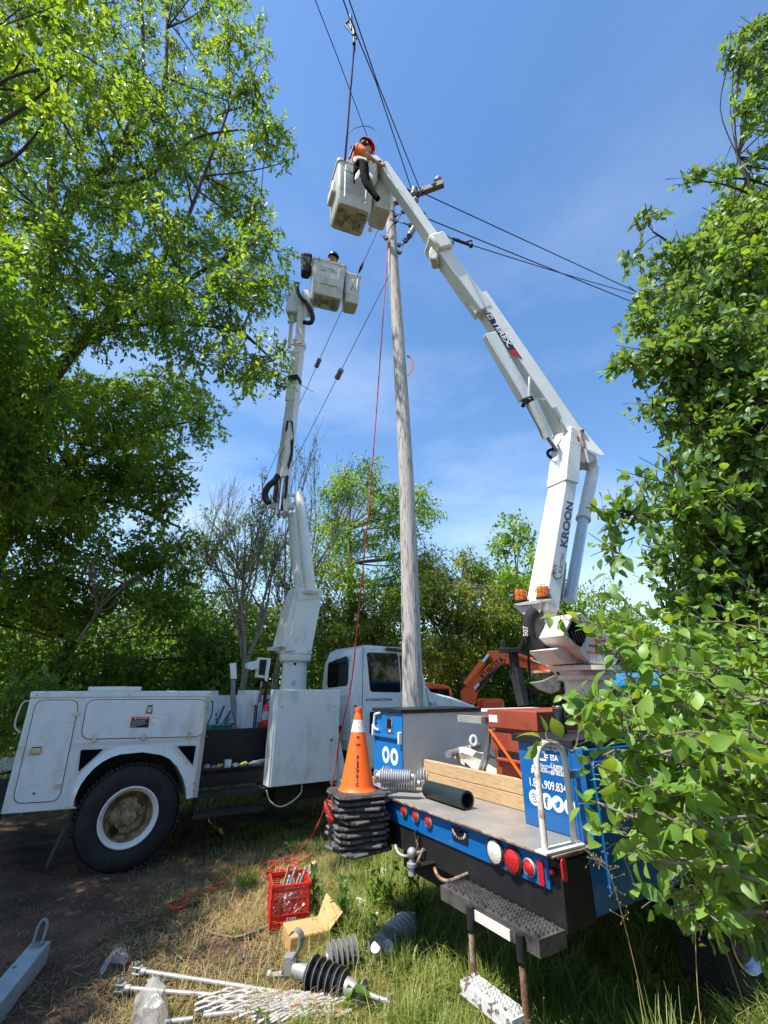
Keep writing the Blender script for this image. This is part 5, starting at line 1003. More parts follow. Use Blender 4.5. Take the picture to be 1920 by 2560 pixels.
for k in range(3): q.tube([A(wL(*p), 6.75) for p in [(55 + 4 * k, 628 + 6 * k), (85 + 4 * k, 640 + 3 * k), (104 - 5 * k, 690), (98 - 6 * k, 740), (68, 795 - 6 * k)]], .013, 6, smooth=5)
part('copper_loop', q, mat('copper_wire', (.42, .18, .10), .5, .5), up_)
ZW = 11.35
wA0 = G((855, -160), ZW); 
cable('power_line', [G((806, -150), ZW), G((873, 42), ZW), G((940, 205), ZW - .02), tpt(730, 360, 6.65)], .011, wire, 'dark overhead wire, the one the rope clamp grips, running to the crossarm', 'wire', 'overhead power lines')
cable('power_line', [G((820, -150), ZW), G((873, 0), ZW), G((943, 205), ZW), tpt(890, 330, 6.6)], .011, wire, 'dark overhead wire just right of the clamped one, running to the crossarm', 'wire', 'overhead power lines')
cable('power_line', [G((730, -150), ZW), G((788, 0), ZW), G((840, 133), ZW - .05), A((926, 362), 5.9), tpt(290, 560, 6.85)], .008, wire, 'thinner overhead wire passing behind the red hard hat, leftmost at the top', 'wire', 'overhead power lines')
far = lambda p, z=ZW: G(p, z)
cable('power_line', [tpt(960, 420, 6.6), tpt(1040, 470, 6.62), A((1585, 727), 9.2), A((1760, 800), 10.2)], .012, wire, 'upper dark wire running from the crossarm right to the apple tree', 'wire', 'overhead power lines')
cable('power_line', [tpt(930, 850, 6.55), tpt(1010, 940, 6.6), A((1603, 764), 9.0), A((1780, 840), 10)], .012, wire, 'lowest dark wire running right from the pole to the apple tree', 'wire', 'overhead power lines')
cable('power_line', [A(wC(1290, 940), 6.6), A(wC(1360, 955), 6.65), A(wC(1430, 988), 6.7), A(wC(1600, 1042), 6.8), A((1400, 682), 7.8), A((1585, 735), 9.1), A((1750, 780), 10)], .010, wire, 'sagging middle wire at right carrying the black clamp', 'wire', 'overhead power lines', sm=4)
q = MB(); f = lambda x, y: A(wC(x, y), 6.7)
q.tube([f(1430, 985), f(1600, 1045)], .03, 8); q.tube([f(1440, 1000), f(1425, 1015), f(1440, 1030)], .02, 6); q.tube([f(1535, 1015), f(1590, 1000), f(1595, 1050), f(1535, 1015)], .018, 6); q.tube([f(1460, 985), f(1490, 995), f(1480, 1010)], .02, 6); q.ball(f(1585, 1042), .05, 8)
solo('wire_grip', q, black, 'black wire grip clamp on the wires right of the boom collar', 'clamp')
q = MB(); q.tube([tpt(1195, 1255, 6.6), tpt(1300, 1265, 6.6), tpt(1420, 1300, 6.63), tpt(1557, 1365, 6.66)], [.008, .028, .022, .01], 8, smooth=4); solo('wire_splice', q, strand, 'twisted grey splice where the middle wire leaves the boom', 'splice')
q = MB(); q.tube([tpt(545, 345, 6.6), tpt(640, 380, 6.6), tpt(740, 400, 6.6)], [.03, .04, .015], 8); q.tube([tpt(740, 400, 6.6), tpt(800, 500, 6.6), tpt(830, 640, 6.6), tpt(900, 830, 6.55)], .012, 6, smooth=4); q.tube([tpt(880, 340, 6.6), tpt(940, 320, 6.6), tpt(1120, 310, 6.55), tpt(1180, 270, 6.5)], .008, 6); part('jumper_wire', q, wire, up_)
g1 = [A(wC(868, 790), 6.85), A(wN(890, 200), 7.6), A(wN(573, 905), 9.4), A(wN(405, 1285), 10.6), A(wN(180, 1800), 12.5)]
g1l = [g1[0]] 
def gline(pa, pbb, ya, yb, fr):    # straight 3-D cable between two sighted ends
    a = A(pa, ya); b_ = A(pbb, yb); return a, b_, [a + (b_ - a) * f for f in fr]
a, b_, _ = gline(wC(868, 790), wN(405, 1285), 6.85, 10.4, []); q = MB(); q.tube([a, b_ + (b_ - a) * .5], .008, 6); gy = solo('guy_wire', q, strand, 'grey guy wire, the upper and left one of two running down left from the pole', 'guy wire', 'guy wires of the pole')
def near_on(a, b_, pix):
    best = min((i / 400 for i in range(401)), key=lambda f: (lambda d: ((d.x / d.y - ray(pix).x) ** 2 + (d.z / d.y - ray(pix).z) ** 2))((a + (b_ - a) * f) - O)); return a + (b_ - a) * best
c = near_on(a, b_, wN(573, 908)); dd = (b_ - a).normalized(); q = MB(); q.lathe([(.001, -.12), (.05, -.12), (.06, -.1), (.055, 0), (.06, .1), (.05, .12), (.001, .12)], c, dd, 14); part('strain_insulator', q, greyp, gy)
c = near_on(a, b_, wN(890, 200)); q = MB(); q.tube([c - dd * .12, c, c + dd * .12], [.012, .035, .02], 8); part('turnbuckle', q, wire, gy)
a, b_, _ = gline(wN(1112, 240), wN(400, 1640), 6.85, 11.0, []); q = MB(); q.tube([a, b_ + (b_ - a) * .3], .008, 6); gy = solo('guy_wire', q, strand, 'grey guy wire, the lower and right one of two running down left from the pole', 'guy wire', 'guy wires of the pole')
c = near_on(a, b_, wN(737, 992)); dd = (b_ - a).normalized(); q = MB(); q.lathe([(.001, -.13), (.06, -.13), (.07, -.1), (.06, 0), (.07, .1), (.06, .13), (.001, .13)], c, dd, 14); part('strain_insulator', q, greyp, gy)
# red hand line
rp = [tpt(235, 1375, 6.78), A(wN(1085, 120), 6.78), A(wN(1000, 1350), 6.85), A(wN(930, 2200), 6.9), A(wA(1545, 0), 6.9), A(wA(1520, 260), 6.88), A(wA(1470, 500), 6.85), A(wA(1440, 690), 6.8), A(wA(1395, 830), 6.7)]
tail = [G(wA(*p), .03) for p in [(1330, 960), (1262, 1018), (1180, 1050), (1080, 1070), (1000, 1100), (960, 1135), (860, 1170), (810, 1200), (800, 1235), (745, 1245), (735, 1225), (790, 1205), (820, 1180), (930, 1160), (990, 1110)]]
q = MB(); q.tube(rp + [A(wA(1365, 900), 6.55)] + tail, .0105, 8, smooth=5); solo('hand_line', q, ropeo, 'long red orange rope hanging from the pole down onto the grass', 'rope')
q = MB(); rr = random.Random(31); cpx = [(1140, 1060), (1190, 1050), (1150, 1090), (1230, 1075), (1130, 1110), (1250, 1090), (1180, 1065), (1290, 1095), (1260, 1060), (1210, 1100), (1120, 1085), (1170, 1045), (1280, 1050), (1240, 1080), (1350, 1010), (1310, 1040), (1260, 1035)]
q.tube([G(wA(x, y), .02 + .02 * (k % 3)) for k, (x, y) in enumerate(cpx)], .011, 8, smooth=8); solo('rope_coil', q, ropeo, 'loose heap of red orange rope on the grass behind the red crate', 'rope')
q = MB(); q.box(tpt(215, 1350, 6.72), (.07, .06, .08)); q.tube([tpt(105, 1310, 6.7), tpt(190, 1320, 6.7)], .009, 6); part('pulley_block', q, rust, up_)
# hoist strap above the bucket
s0 = G(wR(235, 560), ZW - .15); 
q = MB(); q.prism([A(wR(*p), 3.95) for p in [(170, 220), (210, 215), (232, 260), (240, 350), (232, 470), (225, 460), (110, 330), (168, 272)]], V(0, .03, 0)); 
cl = MB(); 
f = lambda x, y: A(wR(x, y), 3.95)
for seg in [[(190, 215), (200, 300), (235, 380), (240, 470)], [(175, 270), (115, 325)], [(115, 325), (228, 465)], [(235, 420), (268, 510)], [(240, 470), (235, 560)], [(185, 330), (200, 390), (190, 350)]]: cl.tube([f(*p) for p in seg], .014 if seg[0] != (190, 215) else .030, 8)
cl.ball(f(238, 575), .03, 8); solo('wire_clamp', cl, black, 'black triangular wire clamp gripping the overhead wire at the top', 'clamp')
q = MB(); P = [(240, 560), (243, 640), (232, 720), (224, 820), (205, 1050), (185, 1250), (165, 1520), (150, 1750), (132, 1950), (118, 2110)]; Y_ = np.linspace(3.95, 5.1, len(P))
q.tube([A(wR(*p), y) for p, y in zip(P, Y_)], [.014, .02, .012, .012, .016, .017, .018, .018, .019, .019], 8); solo('hoist_strap', q, ropedk, 'dark maroon strap hanging from the wire clamp down to the upper bucket', 'strap')
q = MB(); q.tube([A(wR(*p), 5.0) for p in [(165, 1750), (250, 1690), (380, 1660), (470, 1685), (525, 1750), (552, 1850), (525, 2010)]], .006, 6, smooth=5); solo('cable_loop', q, wire, 'thin arched cable loop above the worker in the upper bucket', 'cable')
# ================================================================= PEOPLE
def skinmesh(name, J, E, m, parent, sub=2, root='pelvis'):
    names = list(J); org = Vector(parent['org']); me = bpy.data.meshes.new(name)
    me.from_pydata([tuple(Vector(J[n][0]) - org) for n in names], [(names.index(a), names.index(b_)) for a, b_ in E], []); me.materials.append(m)
    o = bpy.data.objects.new(name, me); COL.objects.link(o); o.parent = parent
    s_ = o.modifiers.new('skin', 'SKIN'); s_.use_smooth_shade = True; sv = me.skin_vertices[0].data
    for i, n in enumerate(names):
        r = J[n][1]; sv[i].radius = (r, r) if not hasattr(r, '__len__') else r; sv[i].use_root = (n == root)
    d = o.modifiers.new('sub', 'SUBSURF'); d.levels = sub; d.render_levels = sub; return o
def person(base, fwd, head, chest, pel, sh, el, ha, shirt, hat, label, leg=True, glasses=False, helmet_light=False):
    t = thing('person', base, label, 'person'); fwd = Vector(fwd).normalized(); up = (head - chest).normalized(); rt = fwd.cross(up).normalized(); upn = rt.cross(fwd).normalized()
    nk = chest + (head - chest) * .45
    J = {'pelvis': (pel, .13), 'waist': (pel + (chest - pel) * .45, .12), 'chest': (chest, (.17, .12)), 'neck': (nk + up * .03, .055), 'jaw': (head - upn * .06 + fwd * .025, .07), 'head': (head + upn * .03, .095), 'crown': (head + upn * .09 - fwd * .01, .07), 'nose': (head + fwd * .115 - upn * .015, .014)}
    E = [('pelvis', 'waist'), ('waist', 'chest'), ('chest', 'neck'), ('neck', 'jaw'), ('jaw', 'head'), ('head', 'crown'), ('head', 'nose')]
    SH = {'pelvis': (pel, .145), 'waist': (pel + (chest - pel) * .45, .15), 'chest': (chest, (.20, .15)), 'collar': (chest + up * .12, .09)}; SE = [('pelvis', 'waist'), ('waist', 'chest'), ('chest', 'collar')]
    for i, s_ in enumerate('lr'):
        S_, E_, H_ = sh[i], el[i], ha[i]
        J['sh' + s_] = (S_, .06); J['el' + s_] = (E_, .042); J['wr' + s_] = (H_, .028); E += [('chest', 'sh' + s_), ('sh' + s_, 'el' + s_), ('el' + s_, 'wr' + s_)]
        SH['sh' + s_] = (S_, .085); SH['el' + s_] = (S_ + (E_ - S_) * .8, .065); SE += [('chest', 'sh' + s_), ('sh' + s_, 'el' + s_)]
        d = (H_ - E_).normalized(); sd = d.cross(fwd if abs(d.dot(fwd)) < .9 else upn).normalized(); pm = H_ + d * .055; J['pm' + s_] = (pm, (.036, .018)); E.append(('wr' + s_, 'pm' + s_)); dn = d.cross(sd)
        for k, (L_, o_) in enumerate([(.060, -.030), (.075, -.010), (.080, .010), (.068, .029)]):
            a = pm + d * .03 + sd * o_; b_ = a + d * L_ * .5 + dn * .006; c = b_ + d * L_ * .35 - dn * .03 * 1
            for nm, p, r in (('a', a, .010), ('b', b_, .009), ('c', c, .0075)): J[f'f{s_}{k}{nm}'] = (p, r)
            E += [('pm' + s_, f'f{s_}{k}a'), (f'f{s_}{k}a', f'f{s_}{k}b'), (f'f{s_}{k}b', f'f{s_}{k}c')]
        a = H_ + d * .02 + sd * .035; b_ = a + d * .035 + sd * .02 + dn * -.01; J['t' + s_] = (a, .011); J['u' + s_] = (b_, .009); E += [('wr' + s_, 't' + s_), ('t' + s_, 'u' + s_)]
    if leg:
        for i, s_ in enumerate((-1, 1)):
            hp = pel + rt * .09 * s_ - V(0, 0, .06); kn = hp + V(0, 0, -.38) + fwd * .10; ft = V(hp.x, hp.y, base[2] + .07)
            J[f'hp{i}'] = (hp, .085); J[f'kn{i}'] = (kn, .055); J[f'an{i}'] = (ft, .04); J[f'to{i}'] = (ft + fwd * .16 - V(0, 0, .03), .035); E += [('pelvis', f'hp{i}'), (f'hp{i}', f'kn{i}'), (f'kn{i}', f'an{i}'), (f'an{i}', f'to{i}')]
    body = skinmesh('body', J, E, skin, t); skinmesh('shirt', SH, SE, shirt, t)
    T = {k: (p, (r * 1.22 if not hasattr(r, '__len__') else r)) for k, (p, r) in J.items() if k[:2] in ('pe', 'hp', 'kn', 'an')}
    if leg: skinmesh('trousers', T, [e for e in E if e[0] in T and e[1] in T], mat('dark_trousers', (.02, .022, .03), .8), t)
    hc = head + upn * .075; M = Matrix((rt, fwd, upn)).transposed(); q = MB(); n = 24; vs = []; fs = []; prof = [(.135, -.005, 1.25), (.122, .0, 1.12), (.12, .03, 1.1), (.105, .075, 1.1), (.07, .105, 1.1), (.0005, .118, 1)]
    for (r, h, e) in prof:
        for k in range(n):
            a = 2 * math.pi * k / n; x = r * math.cos(a); y = r * math.sin(a) * (e if (math.sin(a) > 0) else 1.08); vs.append(hc + M @ V(x, y, h + (.008 if h < 0 else 0)))
    for i in range(len(prof) - 1):
        for k in range(n): fs.append((i * n + k, i * n + (k + 1) % n, (i + 1) * n + (k + 1) % n, (i + 1) * n + k))
    q.add(vs, fs); hb = part('hard_hat', q, hat, t); q = MB(); q.beam(hc + M @ V(0, -.11, .06), hc + M @ V(0, .11, .075), .025, .02); q.tube([hc + M @ V(0, -.125, .02), hc + M @ V(0, -.07, .095), hc + M @ V(0, .05, .12), hc + M @ V(0, .13, .04)], .008, 6, smooth=4); part('hat_ridge', q, hat, hb)
    q = MB(); q.ball(head - fwd * .02 + upn * .035, .1, 14, (1, 1.02, .9)); part('hair', q, hair, t)
    if glasses:
        q = MB()
        for s_ in (-1, 1): q.prism([head + M @ V(s_ * .034 + x, .10 - abs(s_ * .034 + x) * .35, .012 + z) for x, z in rquad([(-.028, -.018), (.028, -.018), (.03, .018), (-.03, .018)], .012, 3)], fwd * .006)
        q.tube([head + M @ V(-.09, 0, .02), head + M @ V(-.06, .09, .02)], .003, 5); q.tube([head + M @ V(.09, 0, .02), head + M @ V(.06, .09, .02)], .003, 5); part('sunglasses', q, blackg, t)
    else:
        for s_ in (-1, 1):
            q = MB(); q.ball(head + M @ V(s_ * .034, .088, .012), .013, 10); part('eye', q, inkw, t); q = MB(); q.ball(head + M @ V(s_ * .034, .098, .012), .006, 8); part('pupil', q, hair, t)
    q = MB(); q.beam(head + M @ V(-.028, .092, -.055), head + M @ V(.028, .092, -.055), .012, .01); part('mouth', q, mat('lips', (.35, .12, .10), .5) if 'lips' not in MATS else MATS['lips'], t)
    for s_ in (-1, 1): q = MB(); q.ball(head + M @ V(s_ * .098, -.01, .0), .028, 8, (.4, .7, 1)); part('ear', q, skin, t)
    return t
hd = A(wR(388, 1950), 5.30); ch = A(wR(330, 2080), 5.33) ; ch = V(hd.x - .06, hd.y + .0, hd.z - .33); pe = V(kc.x + .02, kc.y + .02, kc.z + .02)
rt_ = V(.80, -.25, 0).normalized()
p1_ = person((pe.x, pe.y, kc.z - .93), (.85, .45, -.25), hd, ch, pe, [ch + V(-.05, -.18, .04), ch + V(.08, .17, .04)], [ch + V(.12, -.18, -.20), ch + V(.26, .20, -.20)], [ch + V(.34, -.04, -.22), ch + V(.44, .14, -.16)], hvorange, redhat, 'worker in a red hard hat and orange shirt leaning in the upper bucket')
q = MB(); q.tube([ch + V(-.12, -.20, .02), ch + V(-.18, -.12, .12), ch + V(-.12, .02, .17), ch + V(.05, .1, .14)], .022, 8, smooth=4); q.tube([ch + V(-.14, -.2, .0), ch + V(-.2, -.15, -.2)], .022, 8); part('harness', q, blackg, p1_)
hc2 = A(wN(690, 150), 8.02); ch2 = hc2 - V(0, -.03, .33); pe2 = ch2 - V(0, 0, .48); rim = A(wN(680, 155), 7.66)
p2_ = person((pe2.x, pe2.y, bc.z - .93), (.05, -.95, -.30), hc2, ch2, pe2, [ch2 + V(-.18, 0, .03), ch2 + V(.18, 0, .03)], [ch2 + V(-.22, -.12, -.12), ch2 + V(.24, -.12, -.12)], [A(wN(655, 158), 7.80) - V(0, 0, .02), A(wN(712, 175), 7.84) - V(0, 0, .02)], hvorange, greenhat, 'worker in a dark green hard hat and sunglasses peering over the lower bucket', glasses=True)
# ================================================================= EXCAVATOR
ex = thing('excavator', (A(wK(60, 700), 10.5).x, 10.8, 0), 'small orange excavator with its arm folded, between the two trucks', 'excavator')
k_ = lambda P, y=10.5: [A(wK(*p), y) for p in P]
q = MB(); q.prism(k_([(10, 595), (285, 345), (245, 295), (232, 255), (330, 250), (400, 258), (430, 320), (345, 372), (330, 395), (150, 600), (132, 705), (20, 680)]), V(0, .24, 0)); bm_ = part('boom', q, orangep, ex, .015)
q = MB(); q.prism(k_([(400, 262), (470, 285), (560, 310), (720, 375), (778, 380), (782, 410), (740, 420), (700, 438), (560, 405), (470, 385), (370, 360)], 10.45), V(0, .18, 0)); part('dipper_arm', q, orangep, ex, .012)
q = MB(); q.tube(k_([(45, 540), (190, 350)], 10.4), .075, 14); c1_ = part('boom_cylinder', q, orangep, ex); q = MB(); q.tube(k_([(188, 352), (238, 285)], 10.4), .04, 12); part('cylinder_rod', q, chrome, c1_)
q = MB(); q.tube(k_([(470, 292), (600, 335)], 10.35), .055, 12); c2_ = part('arm_cylinder', q, orangep, ex); q = MB(); q.tube(k_([(600, 335), (730, 385)], 10.35), .03, 10); part('cylinder_rod', q, chrome, c2_)
q = MB(); q.prism(k_([(575, 520), (690, 500), (790, 455), (800, 480), (835, 530), (828, 590), (760, 620), (650, 585)], 10.2), V(0, .55, 0)); part('digging_bucket', q, mat('bucket_steel', (.32, .28, .24), .45, .6, (.16, .12, .09), 9, .4, .7), ex, .02)
q = MB(); q.tube(k_([(765, 420), (800, 470), (840, 490)], 10.3), .04, 8); q.tube(k_([(590, 440), (690, 440), (750, 430)], 10.3), .05, 8); q.tube(k_([(700, 450), (640, 460), (590, 455)], 10.3), .03, 8); part('bucket_linkage', q, rust, ex)
pa, pb_ = k_([(190, 495)], 10.49)[0], k_([(270, 425)], 10.49)[0]; xd = (pb_ - pa).normalized(); text('KUBOTA', .17, pa, xd, V(-xd.z, 0, xd.x), inkb, bm_, sx=.95, bold=.02)
q = MB(); q.prism(k_([(112, 560), (150, 520), (165, 535), (125, 578)], 10.485), V(0, .005, 0)); part('sticker', q, inkw, bm_)
q = MB(); q.prism(k_([(160, 520), (335, 375), (345, 380), (140, 600), (130, 595)], 10.492), V(0, .004, 0)); part('boom_recess', q, black, bm_)
qq = lambda P, y=11.2: [A(wQ(*p), y) for p in P]
q = MB(); q.prism(qq([(300, 1510), (735, 1508), (1100, 1560), (1200, 1590), (1240, 1640), (1200, 1645), (760, 1640), (300, 1640)]), V(0, 1.1, 0)); rf = part('cab_roof', q, orangep, ex, .04)
for P in [[(1200, 1600), (1240, 1630), (1275, 1860), (1235, 1900), (1205, 1700)], [(735, 1510), (760, 1580), (840, 1750), (800, 1760), (730, 1620)]]: 
    for dy in (0, 1.0): q = MB(); q.prism([p + V(0, dy, 0) for p in qq(P)], V(0, .08, 0)); part('cab_pillar', q, orangep, ex, .01)
q = MB(); q.prism(qq([(800, 1640), (1200, 1650), (1240, 1880), (860, 1860)], 11.25), V(0, .9, 0)); part('cab_glass', q, glass, ex)
q = MB(); p = A(wQ(1000, 1900), 11.6); q.box(V(p.x, 11.8, .95), (2.2, 1.5, .75)); q.box(V(p.x + 1.1, 11.0, 1.15), (.5, .5, 1.0)); part('machine_body', q, orangep, ex, .06)
for s_ in (-.7, .7): q = MB(); c = V(p.x, 11.8 + s_, .28); q.prism([c + V(x, -.15, z) for x, z in rquad([(-1.2, -.28), (1.2, -.28), (1.2, .28), (-1.2, .28)], .28, 5)], V(0, .3, 0)); part('track', q, rubber, ex)
# ================================================================= THINGS ON THE GROUND
# milk crate
cy_ = R(17); fl_ = G(wO(130, 700), .035); M = Matrix.Rotation(cy_, 3, 'Z'); w_ = .32; hh = .29
cr_ = thing('milk_crate', fl_ + M @ V(w_ / 2, w_ / 2, 0), 'red plastic milk crate marked 52/04 full of bolts on the grass', 'crate')
CR = lambda x, y, z: fl_ + M @ V(x, y, z)
def cwall(o_, dx, nm, txt=False):
    # o_: corner, dx: along-wall unit; builds a moulded latticed crate side
    q = MB(); t_ = .012; nrm = V(-dx.y, dx.x, 0); P = lambda a, z, d=0: o_ + dx * a + V(0, 0, z) + nrm * d
    def slab(a0, a1, z0, z1, th=t_, d=0): q.hexa([P(a0, z0, d), P(a1, z0, d), P(a1, z0, d + th), P(a0, z0, d + th), P(a0, z1, d), P(a1, z1, d), P(a1, z1, d + th), P(a0, z1, d + th)])
    slab(0, w_, .0, .085, .005, .004)
    for z in (.0, .035, .083): slab(0, w_, z, z + .007)
    for a in (0, .06, .13, .2, .26, w_ - .012): slab(a, a + .008, 0, .085)
    for a in (0, w_ - .02): slab(a, a + .02, .085, hh, .010)
    for a in (.028, .068, .245, .285): slab(a, a + .006, .09, .18, .008)
    for z in (.19, .205, .22, .235): slab(0, w_, z, z + .007) if z < .2 or z > .232 else (slab(0, .095, z, z + .007), slab(w_ - .095, w_, z, z + .007))
    slab(0, w_, .245, .262, .006); slab(0, w_, .266, .272); slab(0, w_, hh - .014, hh, .016, -.004)
    slab(.09, .096, .19, .25, .012); slab(w_ - .096, w_ - .09, .19, .25, .012)
    n = 9
    for k in range(-4, n + 1):
        for s_ in (1, -1):
            a0 = .02 + k * .03; z0, z1 = .09, .19; a1 = a0 + .1
            lo, hi = max(a0, .02), min(a1, w_ - .02)
            if lo >= hi: continue
            za = z0 + (lo - a0); zb = z0 + (hi - a0)
            if s_ < 0: za, zb = z1 - (lo - a0), z1 - (hi - a0)
            q.beam(P(lo, za, .006), P(hi, zb, .006), .0035, .005)
    return part(nm, q, redcr, cr_)
cwall(CR(0, 0, 0), M @ V(1, 0, 0), 'side_panel'); cwall(CR(w_, 0, 0), M @ V(0, 1, 0), 'side_panel'); cwall(CR(w_, w_, 0), M @ V(-1, 0, 0), 'side_panel'); cwall(CR(0, w_, 0), M @ V(0, -1, 0), 'side_panel')
q = MB(); q.hexa([CR(0, 0, .0), CR(w_, 0, .0), CR(w_, w_, .0), CR(0, w_, .0), CR(0, 0, .012), CR(w_, 0, .012), CR(w_, w_, .012), CR(0, w_, .012)]); part('base', q, redcr, cr_)
text('52/04', .042, CR(.13, -.002, .042), M @ V(1, 0, 0), V(0, 0, 1), inkw, cr_, sx=.85)
rr = random.Random(12)
for k in range(16):
    a = CR(rr.uniform(.04, .2), rr.uniform(.05, .25), rr.uniform(.015, .14)); b_ = a + M @ V(rr.uniform(.05, .14), rr.uniform(-.05, .06), rr.uniform(.05, .13))
    if k < 5: a = CR(.03 + .05 * k, .06 + .04 * k, .05); b_ = a + M @ V(.12, .04, [.26, .30, .24, .27, .22][k])
    q = MB(); q.tube([a, b_], .010, 8); q.tube([b_ - (b_ - a).normalized() * .004, b_ + (b_ - a).normalized() * .014], .018, 6); q.tube([a - (b_ - a).normalized() * .012, a], .017, 6)
    solo('machine_bolt', q, galv, 'galvanised bolt with a square head lying loose in the red crate', 'bolt', 'bolts in the red crate')
q = MB(); a = CR(.08, .2, .1); q.beam(a, a + M @ V(.08, .02, .26), .012, .02); solo('wooden_lath', q, wood, 'thin wooden lath sticking up out of the red crate', 'lath')
# cardboard box
bl0 = G(wO(330, 975)); br0 = G(wO(728, 884)); xv = (br0 - bl0); L_ = xv.length; xv.normalize(); yv = V(-xv.y, xv.x, 0); bh = .115; bd = .26
bx_ = thing('cardboard_box', bl0 + xv * L_ / 2 + yv * bd / 2, 'brown cardboard box on its side with one flap raised, beside the red crate', 'cardboard box')
BP = lambda a, b_, z: bl0 + xv * a + yv * b_ + V(0, 0, z)
def sheet(P, nm, m=card, th=.005): 
    q = MB(); n = (P[1] - P[0]).cross(P[2] - P[0]).normalized() * th; q.prism(P, n); return part(nm, q, m, bx_, .001)
sheet([BP(0, 0, 0), BP(L_, 0, 0), BP(L_, 0, bh), BP(0, 0, bh)], 'side'); sheet([BP(0, 0, bh), BP(L_ * .97, 0, bh), BP(L_ * .92, bd, bh), BP(0, bd, bh)], 'top'); sheet([BP(0, bd, 0), BP(L_, bd, 0), BP(L_, bd, bh), BP(0, bd, bh)], 'side'); sheet([BP(0, 0, 0), BP(0, bd, 0), BP(0, bd, bh), BP(0, 0, bh)], 'side'); sheet([BP(0, 0, .002), BP(L_, 0, .002), BP(L_, bd, .002), BP(0, bd, .002)], 'bottom')
sheet([BP(L_ * .96, .0, bh), BP(L_ * .92, bd, bh), BP(L_ * 1.16, bd * 1.1, bh + .14), BP(L_ * 1.36, .04, bh + .085)], 'flap')
sheet([BP(L_, .01, 0), BP(L_ * 1.3, .01, .0), BP(L_ * 1.35, .05, bh * .8), BP(L_, .0, bh)], 'flap') if False else None
q = MB(); q.prism([BP(L_ * .995, .005, .005), BP(L_ * .995, bd, .005), BP(L_ * .93, bd, bh), BP(L_ * .965, .005, bh)], xv * -.003); part('shade_panel', q, black, bx_)  # black sheet across the open end stands in for shade inside
q = MB(); q.prism([BP(0, -.0055, bh * .64), BP(L_, -.0055, bh * .68), BP(L_, -.0055, bh * .70), BP(0, -.0055, bh * .66)], yv * .003); part('flap_edge', q, mat('card_edge', (.24, .13, .05), .9), bx_)
# big insulators on the ground
GP = lambda x, y, h: G(wO(x, y), h)
blkshed = mat('black_shed', (.02, .023, .026), .35)
a = GP(505, 1120, .10); b_ = GP(905, 1260, .085); ax = (b_ - a).normalized(); L1 = (b_ - a).length
t = thing('line_insulator', (a + b_) / 2 - V(0, 0, .09), 'fat insulator with black sheds and a hooked clamp lying on the ground', 'insulator', 'insulators dropped on the grass')
q = MB(); pr = [(.05, 0)]
for k in range(6): h = L1 * (.03 + .155 * k); pr += [(.060, h), (.105 - .004 * k, h + .035), (.106 - .004 * k, h + .038), (.07, h + .040)]
pr += [(.04, L1)]; q.lathe(pr, a, ax, 36); part('sheds', q, blkshed, t)
for k in range(6): q = MB(); h = L1 * (.03 + .155 * k); rr_ = .106 - .004 * k; q.lathe([(rr_ - .001, h + .034), (rr_ + .0015, h + .036), (rr_ - .001, h + .039)], a, ax, 36); part('shed_edge', q, silver, t)
q = MB(); q.tube([a + ax * .01, a - ax * .10], [.05, .042], 14); q.tube([b_ - ax * .02, b_ + ax * .05, b_ + ax * .09], [.055, .045, .03], 14); q.lathe([(.001, 0), (.062, .0), (.066, .01), (.045, .016), (.03, .03)], b_ + ax * .10, ax, 20); q.tube([b_ + ax * .1, b_ + ax * .29], .016, 10); q.tube([b_ + ax * .27 - V(0, 0, .03), b_ + ax * .29 + V(0, 0, .04)], .012, 8); part('end_fitting', q, silver, t)
c = a - ax * .10; sdx = ax.cross(V(0, 0, 1)).normalized(); q = MB(); pts = [c + ax * x + V(0, 0, z) for x, z in [(-.08, -.04), (-.05, .02), (.0, .06), (.05, .14), (.04, .19), (-.005, .205), (-.04, .17)]]; q2 = catmull(pts, 4)
for s_ in range(len(q2) - 1): q.hexa([q2[s_] - sdx * .03, q2[s_] + sdx * .03, q2[s_ + 1] + sdx * .03, q2[s_ + 1] - sdx * .03] + [p + V(-.006, 0, .008) for p in (q2[s_] - sdx * .03, q2[s_] + sdx * .03, q2[s_ + 1] + sdx * .03, q2[s_ + 1] - sdx * .03)])
q.box(c - ax * .03 + V(0, 0, .02), (.08, .07, .10)); part('hook_clamp', q, silver, t, .003)
q = MB(); q.tube([c - ax * .02 - V(0, 0, .03), c - ax * .17 - V(0, 0, .07)], .018, 8); q.tube([c - ax * .17 - V(0, 0, .07), c - ax * .20 - V(0, 0, .078)], .03, 6); part('clamp_bolt', q, silver, t)
a = GP(690, 985, .10); b_ = GP(1110, 862, .12); rodins('line_insulator', a, b_, .095, 0, 6, 0, 'insulator with thin pale discs on a silver rod, in front of the cardboard box', silver, silver, 'insulators dropped on the grass', core=.034, f0=.02, f1=.74)
a = GP(1215, 900, .10); b_ = GP(1510, 625, .10); t = rodins('line_insulator', a, b_, .098, 0, 6, 0, 'all grey insulator with a trumpet shaped clamp in the taller grass', mat('grey_shed', (.27, .28, .30), .4), silver, 'insulators dropped on the grass', core=.062, f0=.22, f1=.9)
ax = (b_ - a).normalized(); q = MB(); q.tube([a + ax * .02, a + ax * .14], [.09, .098], 20); q.tube([GP(1180, 860, .18), GP(1215, 930, .12), GP(1270, 1060, .04)], [.035, .03, .055], 14); q.tube([GP(1300, 850, .17), GP(1300, 900, .12)], .04, 12); q.beam(GP(1150, 960, .06), GP(1215, 1040, .05), .05, .05); q.beam(GP(1180, 1000, .05), GP(1200, 950, .12), .03, .03); q.tube([b_, b_ + ax * .06], .02, 8); q.beam(b_ + ax * .06 - V(0, 0, .02), b_ + ax * .07 + V(0, 0, .05), .05, .03); part('clamp', q, silver, t)
